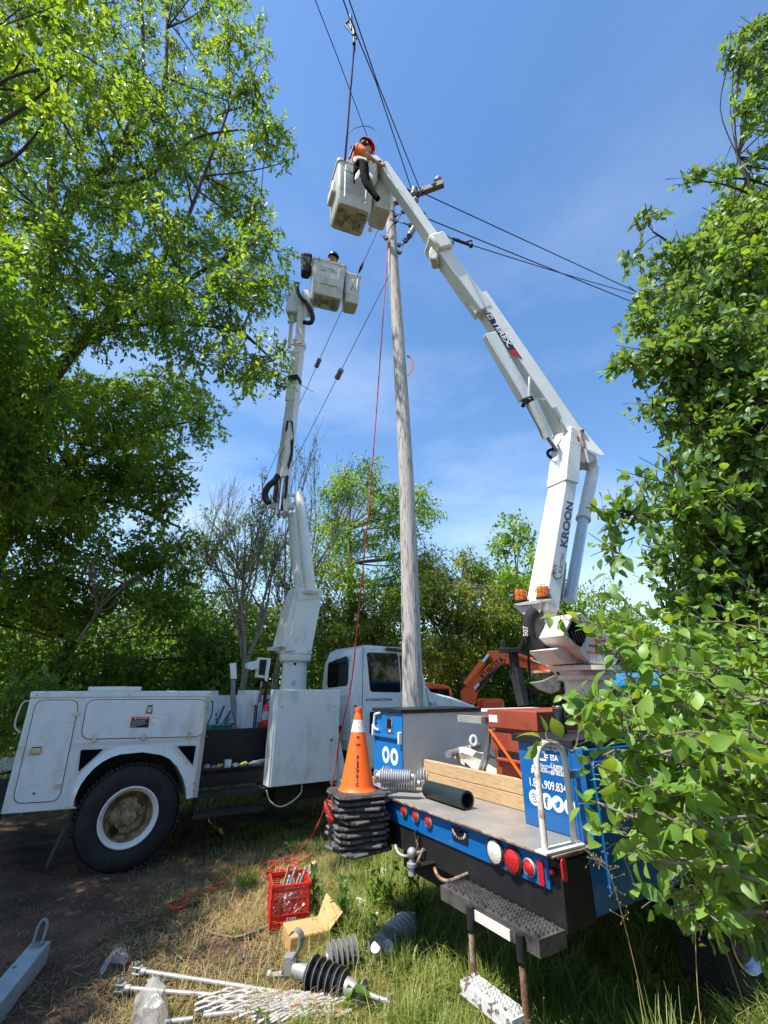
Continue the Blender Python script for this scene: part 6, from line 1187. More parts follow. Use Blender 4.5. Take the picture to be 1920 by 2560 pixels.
# galvanised rods
def gp(f, x, y, h): return G(f(x, y), h)
for i, (p, e, lab) in enumerate([((455, 385), (1490, 545), 'upper galvanised clevis rod lying across the straw'), ((330, 515), (1260, 590), 'galvanised clevis rod, the middle of three, reaching under the plastic bag'), ((640, 772), (850, 748), 'short galvanised rod end at the bottom edge beside the plastic bag'), ((930, 725), (1250, 690), 'short galvanised rod lying among the twisted grips')]):
    a = gp(wW, *p, .03); b_ = gp(wW, *e, .03); ax = (b_ - a).normalized(); t = thing('clevis_rod', (a + b_) / 2 - V(0, 0, .02), lab, 'rod', 'galvanised rods in the foreground')
    q = MB(); q.tube([a, b_], .0155, 12); part('shaft', q, silver, t)
    if i < 2:
        q = MB(); q.tube([a, a + ax * .05], .022, 10); sdd = ax.cross(V(0, 0, 1)).normalized()
        for s_ in (-1, 1): q.beam(a - ax * .055 + V(0, 0, .016 * s_ + .004), a + ax * .01 + V(0, 0, .016 * s_ + .004), .045, .010)
        part('clevis', q, silver, t, .003); q = MB(); q.tube([a - ax * .035 - V(0, 0, .035), a - ax * .035 + V(0, 0, .045)], .010, 8); q.tube([a - ax * .035 + V(0, 0, .03), a - ax * .035 + V(0, 0, .045)], .018, 6); part('clevis_bolt', q, silver, t)
# twisted dead-end grips
rr = random.Random(40)
for k in range(24):
    f = k / 23; x0, y0 = 600 + 520 * rr.random() ** 1.5 * (1 - f) + 280 * f, 590 + 200 * f + rr.uniform(-12, 12); x1 = 1900 + rr.uniform(-160, 320); y1 = 560 + 135 * f + rr.uniform(-22, 22)
    x0 = [1080, 1200, 1150, 1000, 1180, 900, 1080, 930, 1250, 890, 870, 960, 880, 930, 870, 1300, 1000, 1350, 1200, 1450, 1150, 1300, 1400, 1340][k] ; y0 = 525 + 11 * k if k < 22 else 770
    a = gp(wW, x0, y0, .012 + .010 * (k % 4)); b_ = gp(wW, x1, y1, .02 + .012 * ((k * 7) % 4)); L_ = (b_ - a).length; ax = (b_ - a).normalized(); s1 = ax.cross(V(0, 0, 1)).normalized(); u1 = s1.cross(ax); n = int(L_ / .018); q = MB()
    bow = rr.uniform(-.02, .02)
    for ph in (0, math.pi):
        q.tube([a + ax * (L_ * i / n) + s1 * (.011 * math.cos(i * .55 + ph) + bow * math.sin(math.pi * i / n)) + u1 * (.011 * math.sin(i * .55 + ph) + .0) for i in range(n + 1)], .0085, 6)
    if k % 4 == 0: c = b_; q.tube([c - s1 * .01, c + ax * .08 - s1 * .045, c + ax * .15, c + ax * .08 + s1 * .045, c + s1 * .01], .009, 6, smooth=4)
    solo('dead_end_grip', q, ropew, 'white spiral wire grip with orange flecks in the foreground bundle', 'wire grip', 'bundle of twisted wire grips')
# steel beam with a link, lower left
e0 = G(wA(178, 1392), .12); e1 = G(wA(-250, 1900), .12); ax = (e1 - e0).normalized(); sdd = ax.cross(V(0, 0, 1)).normalized()
bt_ = thing('steel_beam', e0 + ax * .8 - V(0, 0, .12), 'pale blue grey square steel beam with a link on its end, lower left corner', 'beam')
q = MB(); q.beam(e0 - V(0, 0, .06), e1 - V(0, 0, .06), .13, .13, side=sdd); part('bar', q, mat('galvanised_beam', (.42, .50, .53), .5, .3, (.30, .36, .38), 7, .4, .7), bt_, .006)
c = e0 + ax * .07 + V(0, 0, .01); q = MB(); q.tube([c + V(0, 0, .0) - sdd * .025, c + V(.0, 0, .10) - sdd * .027 - ax * .03, c + V(0, 0, .135) - ax * .04, c + V(0, 0, .10) + sdd * .027 - ax * .03, c + sdd * .025, c - sdd * .025], .011, 8, smooth=5); q.box(c, (.06, .06, .02)); part('link', q, greyp, bt_)
q = MB(); q.lathe([(.014, 0), (.014, .003), (.001, .003)], gp(wA, 62, 1500, .126), n=12); part('bolt_hole', q, rust, bt_)
# plastic bags
def bag(pix, h, label, f=wW, seed=1, lay=False):
    r_ = random.Random(seed); base = [gp(f, *p, .01) for p in pix]; c = sum(base, V(0, 0, 0)) / len(base); n = 10; q = MB(); vs = []; m_ = len(base)
    for k in range(7):
        t_ = k / 6
        for j, p in enumerate(base):
            p2 = p + (c - p) * (t_ ** 1.6 * .95 if not lay else t_ * .9); vs.append(p2 + V(r_.uniform(-.015, .015), r_.uniform(-.015, .015), h * t_ ** .8 * (1 if not lay else .4) + r_.uniform(0, .02)))
    fs = [(i * m_ + k, i * m_ + (k + 1) % m_, (i + 1) * m_ + (k + 1) % m_, (i + 1) * m_ + k) for i in range(6) for k in range(m_)]; q.add(vs, fs); return solo('plastic_bag', q, plastic, label, 'plastic bag', None, ang=25)
bag([(385, 784), (375, 860), (450, 900), (560, 910), (650, 880), (665, 790), (640, 700), (590, 640), (520, 620), (430, 650), (400, 720)], .20, 'clear plastic bag standing on the rods at the bottom edge', seed=4)
bag([(130, 405), (180, 425), (215, 340), (290, 345), (330, 360), (362, 310), (345, 240), (330, 200), (280, 200), (225, 270), (200, 330)], .08, 'small crumpled clear plastic bag on the dark soil edge, left', seed=6, lay=True)
# sticks
def stick(P, r, label, m=barkl):
    q = MB(); q.tube([gp(f, x, y, h) for f, x, y, h in P], [r, r * .8, r * .4], 7, smooth=4); solo('stick', q, m, label, 'stick', 'sticks on the ground')
stick([(wW, 1420, 45, .03), (wW, 1280, 100, .04), (wW, 1150, 130, .03), (wW, 950, 85, .03)], .014, 'pale curved stick reaching the left side of the red crate')
stick([(wW, 675, 205, .06), (wW, 730, 260, .03), (wW, 770, 295, .01)], .012, 'short brown stick lying alone in the straw', rust)
stick([(wW, 1190, 190, .09), (wW, 1210, 270, .05), (wW, 1232, 360, .01)], .012, 'short dark stick standing out of the bare soil', bark)
q = MB(); c = GP(615, 345, .05); q.ball(c, .028, 10, (1, 1, .8)); solo('bottle_cap', q, bluec, 'small blue and white plastic piece in grass right of the crate', 'plastic piece')
for i, (x, y) in enumerate([(1030, 430), (1245, 125), (1140, 615)]):
    q = MB(); c = GP(x, y, .10); r_ = random.Random(i)
    for k in range(14): p = c + V(r_.gauss(0, .02), r_.gauss(0, .02), r_.gauss(0, .035)); q.ball(p, .009 + .004 * r_.random(), 6)
    q.tube([V(c.x, c.y, 0), c], .003, 4); solo('white_flower', q, flower, ['white flower head standing right of the cardboard box flap', 'white flower head in the dark grass under the truck bumper', 'small white flower head above the pale disc insulator'][i], 'flower', 'white flowers in the grass')
q = MB(); crumple(q, GP(550, 130, .10), .06, V(.3, 0, 1).normalized(), .22, random.Random(3)); solo('paper_bag', q, mat('brown_tissue', (.45, .33, .22), .8, bump=.6), 'thin brown crumpled paper standing behind the red crate', 'paper')
# ================================================================= GROUND
rng = np.random.default_rng(5)
def hgt(x, y): return .02 * np.sin(x * 2.3 + 1) * np.cos(y * 1.9) + .012 * np.sin(x * 7 + y * 5) + .012 * np.sin(x * 11 - y * 9)
def gridmesh(name, xs, ys, m, zf):
    X, Y_ = np.meshgrid(xs, ys); Z = zf(X, Y_); n, k = X.shape; v = np.stack([X, Y_, Z], -1).reshape(-1, 3); i = np.arange((n - 1) * (k - 1)); r, c = i // (k - 1), i % (k - 1); a = r * k + c
    me = bpy.data.meshes.new(name); me.from_pydata(v.tolist(), [], np.stack([a, a + 1, a + k + 1, a + k], -1).tolist()); me.materials.append(m); me.polygons.foreach_set('use_smooth', [True] * len(me.polygons)); o = bpy.data.objects.new(name, me); COL.objects.link(o); return o
xs = np.unique(np.concatenate([[-400, -150, -60, -30, -18], np.linspace(-12, 12, 240), [18, 30, 60, 150, 400]])); ys = np.unique(np.concatenate([[-150, -40, -12, -4], np.linspace(0, 16, 170), [22, 30, 45, 80, 200, 600]]))
tag(gridmesh('ground', xs, ys, soil, lambda x, y: (hgt(x, y) - .012) * (np.abs(x) < 14) * (y > 0) * (y < 18) + .0 * x + .10 * np.exp(-((y - 3.0) / .7) ** 2) * 0), kind='structure')
# ================================================================= LEAVES AND TREES
def rawmesh(name, v, f, mats_, parent, idx=None, smooth=False):
    me = bpy.data.meshes.new(name); nv = len(v); nf = len(f); k = f.shape[1]
    org = np.array(parent['org']) if parent is not None else np.zeros(3)
    me.vertices.add(nv); me.vertices.foreach_set('co', (v - org).astype(np.float32).ravel()); me.loops.add(nf * k); me.loops.foreach_set('vertex_index', f.astype(np.int32).ravel())
    me.polygons.add(nf); me.polygons.foreach_set('loop_start', np.arange(0, nf * k, k, dtype=np.int32)); me.polygons.foreach_set('loop_total', np.full(nf, k, dtype=np.int32))
    for m in mats_: me.materials.append(m)
    if idx is not None: me.polygons.foreach_set('material_index', idx.astype(np.int32))
    if smooth: me.polygons.foreach_set('use_smooth', np.ones(nf, dtype=bool))
    me.update(calc_edges=True); o = bpy.data.objects.new(name, me); COL.objects.link(o)
    if parent is not None: o.parent = parent
    return o
def unit(a): return a / np.maximum(np.linalg.norm(a, axis=-1, keepdims=True), 1e-9)
def leafgeo(P, D, N, L, wr=.5, big=False):
    # P base, D axis, N normal (n,3); L length (n,)
    D = unit(D); S_ = unit(np.cross(D, N)); N = np.cross(S_, D); L = L[:, None]; n = len(P)
    if not big:
        W_ = L * wr / 2; v = np.stack([P, P + D * L * .45 + S_ * W_ + N * L * .07, P + D * L - N * L * .10, P + D * L * .45 - S_ * W_ + N * L * .07], 1)
        b_ = (np.arange(n) * 4)[:, None]; f = np.stack([b_ + [0, 1, 2], b_ + [0, 2, 3]], 1).reshape(-1, 3); return v.reshape(-1, 3), f, 2
    W_ = L * wr / 2; rows = [(0, .0, 0), (.18, .72, .0), (.42, 1.0, -.02), (.70, .72, -.07), (1.0, 0, -.17)]; vs = []; cur = np.random.default_rng(3).uniform(.4, 1.6, (n, 1))
    for (a, w_, z) in rows:
        mid = P + D * L * a + N * L * z * cur * 1.6
        if w_ == 0: vs.append(mid)
        else: vs += [mid + S_ * W_ * w_ + N * L * .07 * w_, mid, mid - S_ * W_ * w_ + N * L * .07 * w_]
    v = np.stack(vs, 1); k = v.shape[1]; b_ = (np.arange(n) * k)[:, None]
    tri = [(0, 1, 2), (0, 2, 3), (1, 4, 2), (2, 4, 5), (2, 5, 3), (3, 5, 6), (4, 7, 5), (5, 7, 8), (5, 8, 6), (6, 8, 9), (7, 10, 8), (8, 10, 9)]
    f = np.stack([b_ + list(t) for t in tri], 1).reshape(-1, 3); return v.reshape(-1, 3), f, len(tri)
def sticks(A_, B_, ra, rb):
    d = unit(B_ - A_); h = unit(np.cross(d, np.array([.31, .77, .55]))); g = np.cross(d, h); vs = []
    for k in range(3):
        t = 2 * np.pi * k / 3; o = h * np.cos(t) + g * np.sin(t); vs += [A_ + o * ra, B_ + o * rb]
    v = np.stack(vs, 1).reshape(-1, 3); b_ = (np.arange(len(A_)) * 6)[:, None]; f = np.stack([b_ + [0, 2, 3, 1], b_ + [2, 4, 5, 3], b_ + [4, 0, 1, 5]], 1).reshape(-1, 4); return v, f
def foliage(blobs, ntw, nlf, tl, L, seed, droop=.35, wr=.5, big=False, shell=2.0, outward=.6, spread=1.0):
    r = np.random.default_rng(seed); PP, DD, LL, ID = [], [], [], []; tA, tB = [], []
    for bi, (c, rad) in enumerate(blobs):
        c = np.array(c); rad = np.array(rad) if hasattr(rad, '__len__') else np.array([rad, rad, rad * .8]); n = max(2, int(ntw * (rad[0] * rad[1] * rad[2]) ** (2 / 3)))
        u = unit(r.normal(size=(n, 3))); q = c + u * rad * (r.random((n, 1)) ** (1 / shell)); d = unit(u * outward + r.normal(size=(n, 3)) * .6 + np.array([0, 0, -droop + .15])); ln = tl * r.uniform(.6, 1.3, (n, 1))
        tA.append(q - d * ln * .5); tB.append(q + d * ln * .5)
        for k in range(nlf):
            t = (k + .5) / nlf; p = q + d * ln * (t - .5) + np.array([0, 0, -1]) * ln * .25 * t * t; s_ = unit(np.cross(d, r.normal(size=(n, 3)))); PP.append(p); DD.append(unit(d * .55 + s_ * spread * .8 + np.array([0, 0, -droop]))); LL.append(L * r.uniform(.55, 1.25, n)); ID.append(np.full(n, bi))
    P = np.concatenate(PP); D_ = np.concatenate(DD); LL = np.concatenate(LL); ID = np.concatenate(ID); N = unit(r.normal(size=P.shape) * .75 + np.array([0, 0, 1.0]))
    v, f, k = leafgeo(P, D_, N, LL, wr, big); return v, f, np.repeat(ID, k), np.concatenate(tA), np.concatenate(tB)
def tree(name, label, cat, base, limbs, blobs, ntw, nlf, tl, L, mats_, seed, barkm=bark, group=None, link=6, mw=None, twig=.006, **k):
    ntw *= 1 if k.get('big') else 2.7; t = thing(name, base, label, cat, group); v, f, ID, tA, tB = foliage(blobs, ntw, nlf, tl, L, seed, **k); r = np.random.default_rng(seed + 1)
    mi = r.choice(len(mats_), len(blobs), p=mw); idx = mi[ID]; flip = r.random(len(idx) // (12 if k.get('big') else 2)) < .2; idx = np.where(np.repeat(flip, 12 if k.get('big') else 2), r.choice(len(mats_), len(flip), p=mw).repeat(12 if k.get('big') else 2), idx)
    rawmesh('crown', v, f, mats_, t, idx)
    q = MB(); allp = []
    for pts, rs in limbs:
        P = catmull([Vector(p) for p in pts], 5); q.tube(P, rs, 8); allp += [(p, float(np.interp(i / (len(P) - 1), np.linspace(0, 1, len(rs)), rs))) for i, p in enumerate(P)]
    rr = random.Random(seed)
    for c, rad in blobs:
        c = Vector(c); rd = rad[0] if hasattr(rad, '__len__') else rad
        bst = min(allp, key=lambda pr: (pr[0] - c).length + (max(0, pr[0].z - c.z)) * .6); d = (c - bst[0]).length
        if d > .1:
            mid = (bst[0] + c) / 2 + V(rr.uniform(-.1, .1), rr.uniform(-.1, .1), rr.uniform(-.05, .12)) * d; rb = min(bst[1] * .7, .010 + .014 * d); q.tube(catmull([bst[0], mid, c], 4), [rb, rb * .65, max(.006, rb * .35)], 6, cap=False)
        for j in range(link):
            e = c + V(*[rr.gauss(0, .55) for _ in range(3)]) * rd; m_ = (c + e) / 2 + V(rr.uniform(-.1, .1), rr.uniform(-.1, .1), .05) * rd; q.tube([c, m_, e], [.014 * min(1, rd), .010 * min(1, rd), .004], 5, cap=False)
    part('trunk', q, barkm, t)
    if twig: v2, f2 = sticks(tA, tB, twig, twig * .5); rawmesh('twigs', v2, f2, [barkm], t)
    return t
def inpoly(p, poly):
    x, y = p; c = False; j = len(poly) - 1
    for i in range(len(poly)):
        if (poly[i][1] > y) != (poly[j][1] > y) and x < (poly[j][0] - poly[i][0]) * (y - poly[i][1]) / (poly[j][1] - poly[i][1]) + poly[i][0]: c = not c
        j = i
    return c
def fill(poly, step, y0, y1, rad, seed, keep=.9, jit=.35, edge=0):
    r = random.Random(seed); xs_ = [p[0] for p in poly]; ys_ = [p[1] for p in poly]; out = []; y = min(ys_); row = 0
    while y <= max(ys_):
        x = min(xs_) + (step / 2 if row % 2 else 0)
        while x <= max(xs_):
            p = (x + r.uniform(-jit, jit) * step, y + r.uniform(-jit, jit) * step)
            if inpoly(p, poly) and r.random() < keep:
                yy = r.uniform(y0, y1); out.append((tuple(A(wD(*p), yy)), rad * r.uniform(.7, 1.25)))
            x += step
        y += step * .85; row += 1
    return out
def lim(pts): return [A(wD(x, y), d) for x, y, d in pts]
# --- big tree on the left
poly = [(-120, -160), (500, -140), (535, 0), (545, 70), (560, 150), (590, 230), (605, 290), (570, 330), (560, 420), (590, 530), (600, 600), (565, 660), (575, 730), (590, 800), (540, 815), (470, 740), (400, 770), (330, 740), (200, 760), (-120, 800)]
B = fill(poly, 64, 5.2, 7.8, .53, 1, .86) + fill([(-80, 800), (170, 790), (120, 930), (60, 1080), (-80, 1120)], 55, 5.6, 6.8, .45, 2, .9)
B += [(tuple(A(wD(x, y), d)), r) for x, y, d, r in [(560, 790, 6.6, .3), (610, 760, 6.6, .2), (598, 835, 6.6, .18), (600, 300, 6.4, .3), (620, 350, 6.4, .2), (575, 120, 6, .22), (560, 55, 6, .22), (610, 600, 6.8, .3), (625, 550, 6.8, .2), (530, 800, 6.6, .3), (480, 790, 6.6, .25)]]
tb = V(-8.2, 8.2, 0)
limbs = [([tb, V(-8.1, 8.1, 2), V(-7.9, 7.9, 4.2)], [.34, .30, .26]),
         ([V(-7.9, 7.9, 3.6)] + lim([(10, 1050, 7.6), (60, 900, 7.4), (130, 790, 7.2), (250, 660, 7.0), (370, 540, 6.8), (440, 380, 6.6), (500, 220, 6.4)]), [.22, .17, .14, .11, .08, .05, .03, .02]),
         ([V(-7.9, 7.9, 4.0)] + lim([(40, 800, 7.4), (100, 600, 7.0), (160, 430, 6.8), (260, 330, 6.6), (350, 200, 6.4), (360, 40, 6.2)]), [.22, .17, .14, .11, .08, .05, .03]),
         ([V(-7.9, 7.9, 4.2)] + lim([(20, 880, 7.4), (60, 720, 7.2), (110, 500, 7.0), (110, 330, 6.8), (100, 100, 6.6), (90, -60, 6.5)]), [.24, .2, .16, .12, .09, .06, .04]),
         (lim([(60, 900, 7.4), (180, 740, 7.0), (300, 700, 6.8), (420, 700, 6.7), (520, 720, 6.6), (590, 780, 6.6)]), [.12, .09, .06, .045, .03, .015]),
         (lim([(130, 790, 7.2), (230, 700, 6.9), (380, 620, 6.7), (480, 560, 6.6), (560, 520, 6.6)]), [.10, .08, .055, .035, .02]),
         (lim([(160, 430, 6.8), (230, 400, 6.6), (320, 380, 6.5), (420, 300, 6.4), (520, 280, 6.3)]), [.07, .055, .04, .03, .018]),
         (lim([(250, 330, 6.6), (300, 220, 6.4), (310, 80, 6.2), (300, -50, 6.0)]), [.07, .05, .035, .02])]
tree('broadleaf_tree', 'tall leafy tree with dark spreading limbs filling the upper left', 'tree', tb, limbs, B, 58, 11, .42, .108, [lf_big, lf_lit, lf_dk], 11, mw=[.62, .18, .20], wr=.5)
# crown beyond the left edge that shades the soil and the white truck
S_ = random.Random(77); B = []
for k in range(58): B.append(((-6.4 + S_.uniform(-2.0, 1.5), 2.7 + S_.uniform(-1.3, 2.3), 5.6 + S_.uniform(-1.2, 1.6)), S_.uniform(.6, .95)))
for k in range(22): B.append(((-7.4 + S_.uniform(-2, 1.6), 5.9 + S_.uniform(-1.4, 1.5), 6.0 + S_.uniform(-1.2, 1.4)), S_.uniform(.6, .9)))
tree('broadleaf_tree', 'tree beyond the left edge whose crown shades the white truck', 'tree', (-7.5, 2.6, 0), [([V(-7.5, 2.6, 0), V(-7.3, 2.8, 2.5), V(-6.8, 3.0, 5), V(-6.4, 3.2, 7)], [.25, .2, .13, .06])], B, 95, 8, .45, .13, [lf_big], 13, twig=0, link=3)
# near bright foliage, top left corner
B = fill([(-120, -140), (160, -120), (175, 20), (150, 60), (190, 130), (130, 200), (110, 260), (40, 260), (-120, 330)], 75, 3.6, 4.6, .32, 5, .9)
tree('maple_tree', 'yellow green maple foliage hanging in the top left corner', 'tree', (-6.6, 4.6, 0), [([V(-6.6, 4.6, 0), V(-6.4, 4.6, 4), V(-6.0, 4.4, 8)] + lim([(-90, 160, 4.3), (40, 20, 4.1)]), [.22, .18, .08, .03, .01])], B, 90, 9, .3, .11, [lf_lit, lf_big], 17, mw=[.75, .25], wr=.62)
# maple behind, mid left
B = fill([(-100, 780), (200, 800), (300, 830), (380, 800), (430, 850), (470, 905), (420, 940), (380, 930), (360, 1000), (370, 1080), (400, 1150), (350, 1150), (310, 1100), (250, 1130), (100, 1170), (-100, 1180)], 55, 8.2, 10.5, .62, 7, .9)
tree('maple_tree', 'bright green maple with layered branches behind the white truck body, left', 'tree', (-9.2, 10.5, 0), [([V(-9.2, 10.5, 0), V(-9.0, 10.3, 3)] + lim([(20, 1130, 9.8), (80, 1050, 9.4), (200, 980, 9.2), (330, 930, 9.0), (440, 905, 8.8)]), [.24, .2, .14, .1, .06, .04, .015]), (lim([(20, 1130, 9.8), (150, 1080, 9.4), (270, 1090, 9.2), (390, 1140, 9.0)]), [.12, .07, .04, .02])], B, 62, 9, .45, .12, [lf_big, lf_lit, lf_dk], 19, mw=[.45, .5, .05], wr=.6, droop=.15)
B = fill([(-150, 1160), (120, 1170), (240, 1200), (330, 1150), (420, 1180), (430, 1260), (370, 1310), (300, 1290), (200, 1330), (-150, 1340)], 50, 9.0, 11.5, .62, 8, .9)
tree('maple_tree', 'lower green maple hanging over the dark thicket behind the white truck', 'tree', (-8.2, 12, 0), [([V(-8.2, 12, 0), V(-7.8, 11.6, 2.6), V(-6.5, 11, 4.0), V(-5, 10.2, 4.6)], [.16, .13, .09, .03])], B, 58, 9, .45, .115, [lf_big, lf_lit, lf_dk], 23, mw=[.5, .4, .1], wr=.6, droop=.1)
B = fill([(-180, 1330), (150, 1330), (420, 1290), (480, 1330), (520, 1480), (-180, 1560)], 60, 11.5, 14, .9, 9, .95)
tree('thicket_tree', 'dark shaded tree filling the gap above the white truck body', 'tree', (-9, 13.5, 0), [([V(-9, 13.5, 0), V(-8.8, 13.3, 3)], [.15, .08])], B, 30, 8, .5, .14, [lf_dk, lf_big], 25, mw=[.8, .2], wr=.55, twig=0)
B = [(tuple(A(wD(x, y), d)), r) for x, y, d, r in [(20, 1490, 6.9, .35), (90, 1480, 7.2, .3), (60, 1530, 7.0, .32), (-30, 1530, 6.6, .4), (120, 1500, 7.6, .25), (10, 1580, 7.0, .3), (-60, 1600, 6.8, .4)]]
tree('young_maple', 'low pale green maple sapling at the rear of the white truck', 'sapling', (-6.5, 7.2, 0), [([V(-6.5, 7.2, 0), V(-6.3, 7.1, .8), V(-6.0, 7.0, 1.4)], [.04, .03, .015])], B, 110, 8, .3, .085, [lf_lit, lf_big], 27, mw=[.7, .3], wr=.7, droop=0, barkm=barkl)
# bare and half-bare trees
def baretree(name, label, base, h, seed, lean=(0, 0), spread=.35, r0=.07, leaf=None, nl=0, barkm=barkl, depth=4, first=.35, group=None, cat='tree', forks=(3, 4)):
    rr = random.Random(seed); t = thing(name, base, label, cat, group); q = MB(); ends = []
    def grow_(p, d, ln, r, lv):
        mid = p + d * ln * .5 + V(rr.uniform(-1, 1), rr.uniform(-1, 1), 0) * ln * .05; e = p + d * ln; q.tube([p, mid, e], [r, r * .82, r * .66], 6 if lv < 2 else 4, cap=False); ends.append((mid, e))
        if lv >= depth: return
        for k in range(rr.randint(*forks)):
            f = rr.uniform(.35, 1) if k else 1; s_ = p + (e - p) * f; nd = (d + V(rr.gauss(0, spread), rr.gauss(0, spread), rr.uniform(.0, .25))).normalized(); grow_(s_, nd, ln * rr.uniform(.55, .8), r * (.62 if k else .7) * (1.05 - .25 * f), lv + 1)
    grow_(Vector(base), V(lean[0], lean[1], 1).normalized(), h * first, r0, 0); part('trunk', q, barkm, t)
    if leaf:
        e = [x for x in ends[len(ends) // 4:]]; P0 = np.array([tuple(a) for a, b_ in e]); P1 = np.array([tuple(b_) for a, b_ in e]); r = np.random.default_rng(seed); i = r.integers(0, len(e), nl); f = r.random((nl, 1)); P = P0[i] * (1 - f) + P1[i] * f + r.normal(size=(nl, 3)) * .04; v, f2, k = leafgeo(P, unit(P1[i] - P0[i]) * .5 + r.normal(size=(nl, 3)) * .6, unit(r.normal(size=(nl, 3)) * .7 + np.array([0, 0, 1])), .075 * r.uniform(.6, 1.3, nl), .4); rawmesh('crown', v, f2, [leaf], t)
    return t
baretree('bare_tree', 'slender half bare tree with a forked pale trunk left of the boom', (A(wD(520, 1480), 9.6).x, 9.6, 0), 6.9, 51, (.04, 0), .26, .085, lf_big, 3000, depth=5, first=.36)
baretree('bare_tree', 'thin leaning tree stem crossing behind the lower boom', (A(wD(560, 1500), 10.2).x, 10.2, 0), 6.4, 53, (.14, 0), .2, .05, lf_gy, 1500, barkl, depth=4, first=.5)
baretree('dead_tree', 'leafless grey tree with upswept twigs far left of the boom', (A(wD(400, 1300), 16).x, 16, 0), 8.6, 57, (0, 0), .28, .12, None, 0, depth=5, first=.38)
baretree('dead_tree', 'leafless tree tops showing behind the boom elbow', (A(wD(660, 1300), 15).x, 15, 0), 9.2, 59, (.02, 0), .2, .07, lf_gy, 600, depth=4, first=.42)
baretree('dead_branch', 'bare pale branch sticking out of the thicket above the truck body', A(wD(180, 1330), 9.0) + V(0, 0, -.5), 2.2, 61, (.6, -.2), .45, .03, None, 0, depth=4, cat='branch')
# centre and right background trees
def bgt(name, label, poly, step, y0, y1, rad, base, seed, mats_, mw, L=.11, ntw=46, nlf=8, wr=.45, keep=.93, h=3, cat='tree', barkm=bark, **k):
    B = fill(poly, step, y0, y1, rad, seed, keep); bx_ = V(*base, 0); top = V(base[0], base[1], h); return tree(name, label, cat, bx_, [([bx_, (bx_ + top) / 2 + V(.1, 0, 0), top], [.16, .12, .05])], B, ntw, nlf, .5, L, mats_, seed, barkm, mw=mw, wr=wr, twig=.005 if y0 < 12 else 0, link=2, **k)
X_ = lambda x, y: A(wD(x, 1480), y).x
bgt('ash_tree', 'tall loose green ash tree standing between the boom and the pole', [(705, 1060), (740, 990), (775, 975), (800, 1010), (850, 1020), (920, 1060), (960, 1130), (930, 1180), (950, 1250), (900, 1330), (720, 1330), (690, 1200), (680, 1120)], 42, 12, 14.5, .58, (X_(745, 13.5), 13.5), 31, [lf_big, lf_lit, lf_dk], [.5, .25, .25], L=.135, ntw=62, nlf=9, wr=.35, keep=.82, h=6.5, barkm=barkl)
bgt('grey_willow', 'grey green willow foliage behind the half bare tree', [(430, 1110), (470, 1080), (530, 1100), (590, 1150), (620, 1250), (560, 1330), (440, 1300), (370, 1270)], 45, 13, 15, .6, (X_(500, 14), 14), 33, [lf_gy, lf_big], [.6, .4], ntw=30, L=.12, wr=.3, keep=.75, h=5)
bgt('maple_tree', 'round green maple rising behind the orange excavator, right of centre', [(1060, 1230), (1070, 1170), (1110, 1130), (1150, 1160), (1190, 1200), (1230, 1260), (1230, 1420), (1070, 1420)], 42, 13, 15, .7, (X_(1140, 14), 14), 35, [lf_big, lf_lit, lf_dk], [.5, .3, .2], L=.14, ntw=46, wr=.6, h=4, droop=.15)
bgt('olive_shrub', 'yellow green tall shrub just right of the wooden pole', [(905, 1230), (990, 1190), (1050, 1230), (1080, 1300), (1070, 1400), (1020, 1440), (915, 1440), (900, 1330)], 38, 11.6, 13.5, .5, (X_(990, 12.5), 12.5), 37, [lf_ye, lf_big], [.65, .35], L=.105, ntw=120, wr=.5, h=2.6, cat='shrub')
bgt('olive_shrub', 'yellow green tall shrub between the boom and the pole, behind the white cab', [(700, 1300), (800, 1290), (865, 1270), (870, 1400), (800, 1420), (700, 1410)], 40, 11.8, 13.5, .5, (X_(800, 12.6), 12.6), 39, [lf_ye, lf_big, lf_dk], [.35, .35, .3], L=.105, ntw=110, wr=.5, h=2.4, cat='shrub')
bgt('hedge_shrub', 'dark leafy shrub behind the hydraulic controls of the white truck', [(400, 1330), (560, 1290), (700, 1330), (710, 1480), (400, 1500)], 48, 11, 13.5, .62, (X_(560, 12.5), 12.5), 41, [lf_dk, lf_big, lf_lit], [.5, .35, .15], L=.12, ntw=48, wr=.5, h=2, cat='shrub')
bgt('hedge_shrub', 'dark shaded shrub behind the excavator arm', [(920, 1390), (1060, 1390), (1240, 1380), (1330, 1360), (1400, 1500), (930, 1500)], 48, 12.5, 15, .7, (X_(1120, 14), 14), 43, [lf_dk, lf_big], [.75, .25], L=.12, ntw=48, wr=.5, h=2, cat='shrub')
bgt('green_tree', 'green tree seen between the boom and the bare tree, lower centre', [(560, 1180), (640, 1120), (700, 1190), (720, 1320), (600, 1330), (540, 1290)], 44, 12.5, 15, .62, (X_(640, 14), 14), 45, [lf_big, lf_ye, lf_gy], [.5, .2, .3], L=.11, ntw=36, wr=.4, keep=.8, h=4)
bgt('green_tree', 'green tree behind the white boom of the blue truck', [(1180, 1280), (1260, 1240), (1330, 1300), (1420, 1330), (1430, 1480), (1200, 1480)], 46, 13, 16, .7, (X_(1300, 15), 15), 47, [lf_big, lf_ye, lf_lit], [.5, .25, .25], L=.12, ntw=42, wr=.5, h=3)
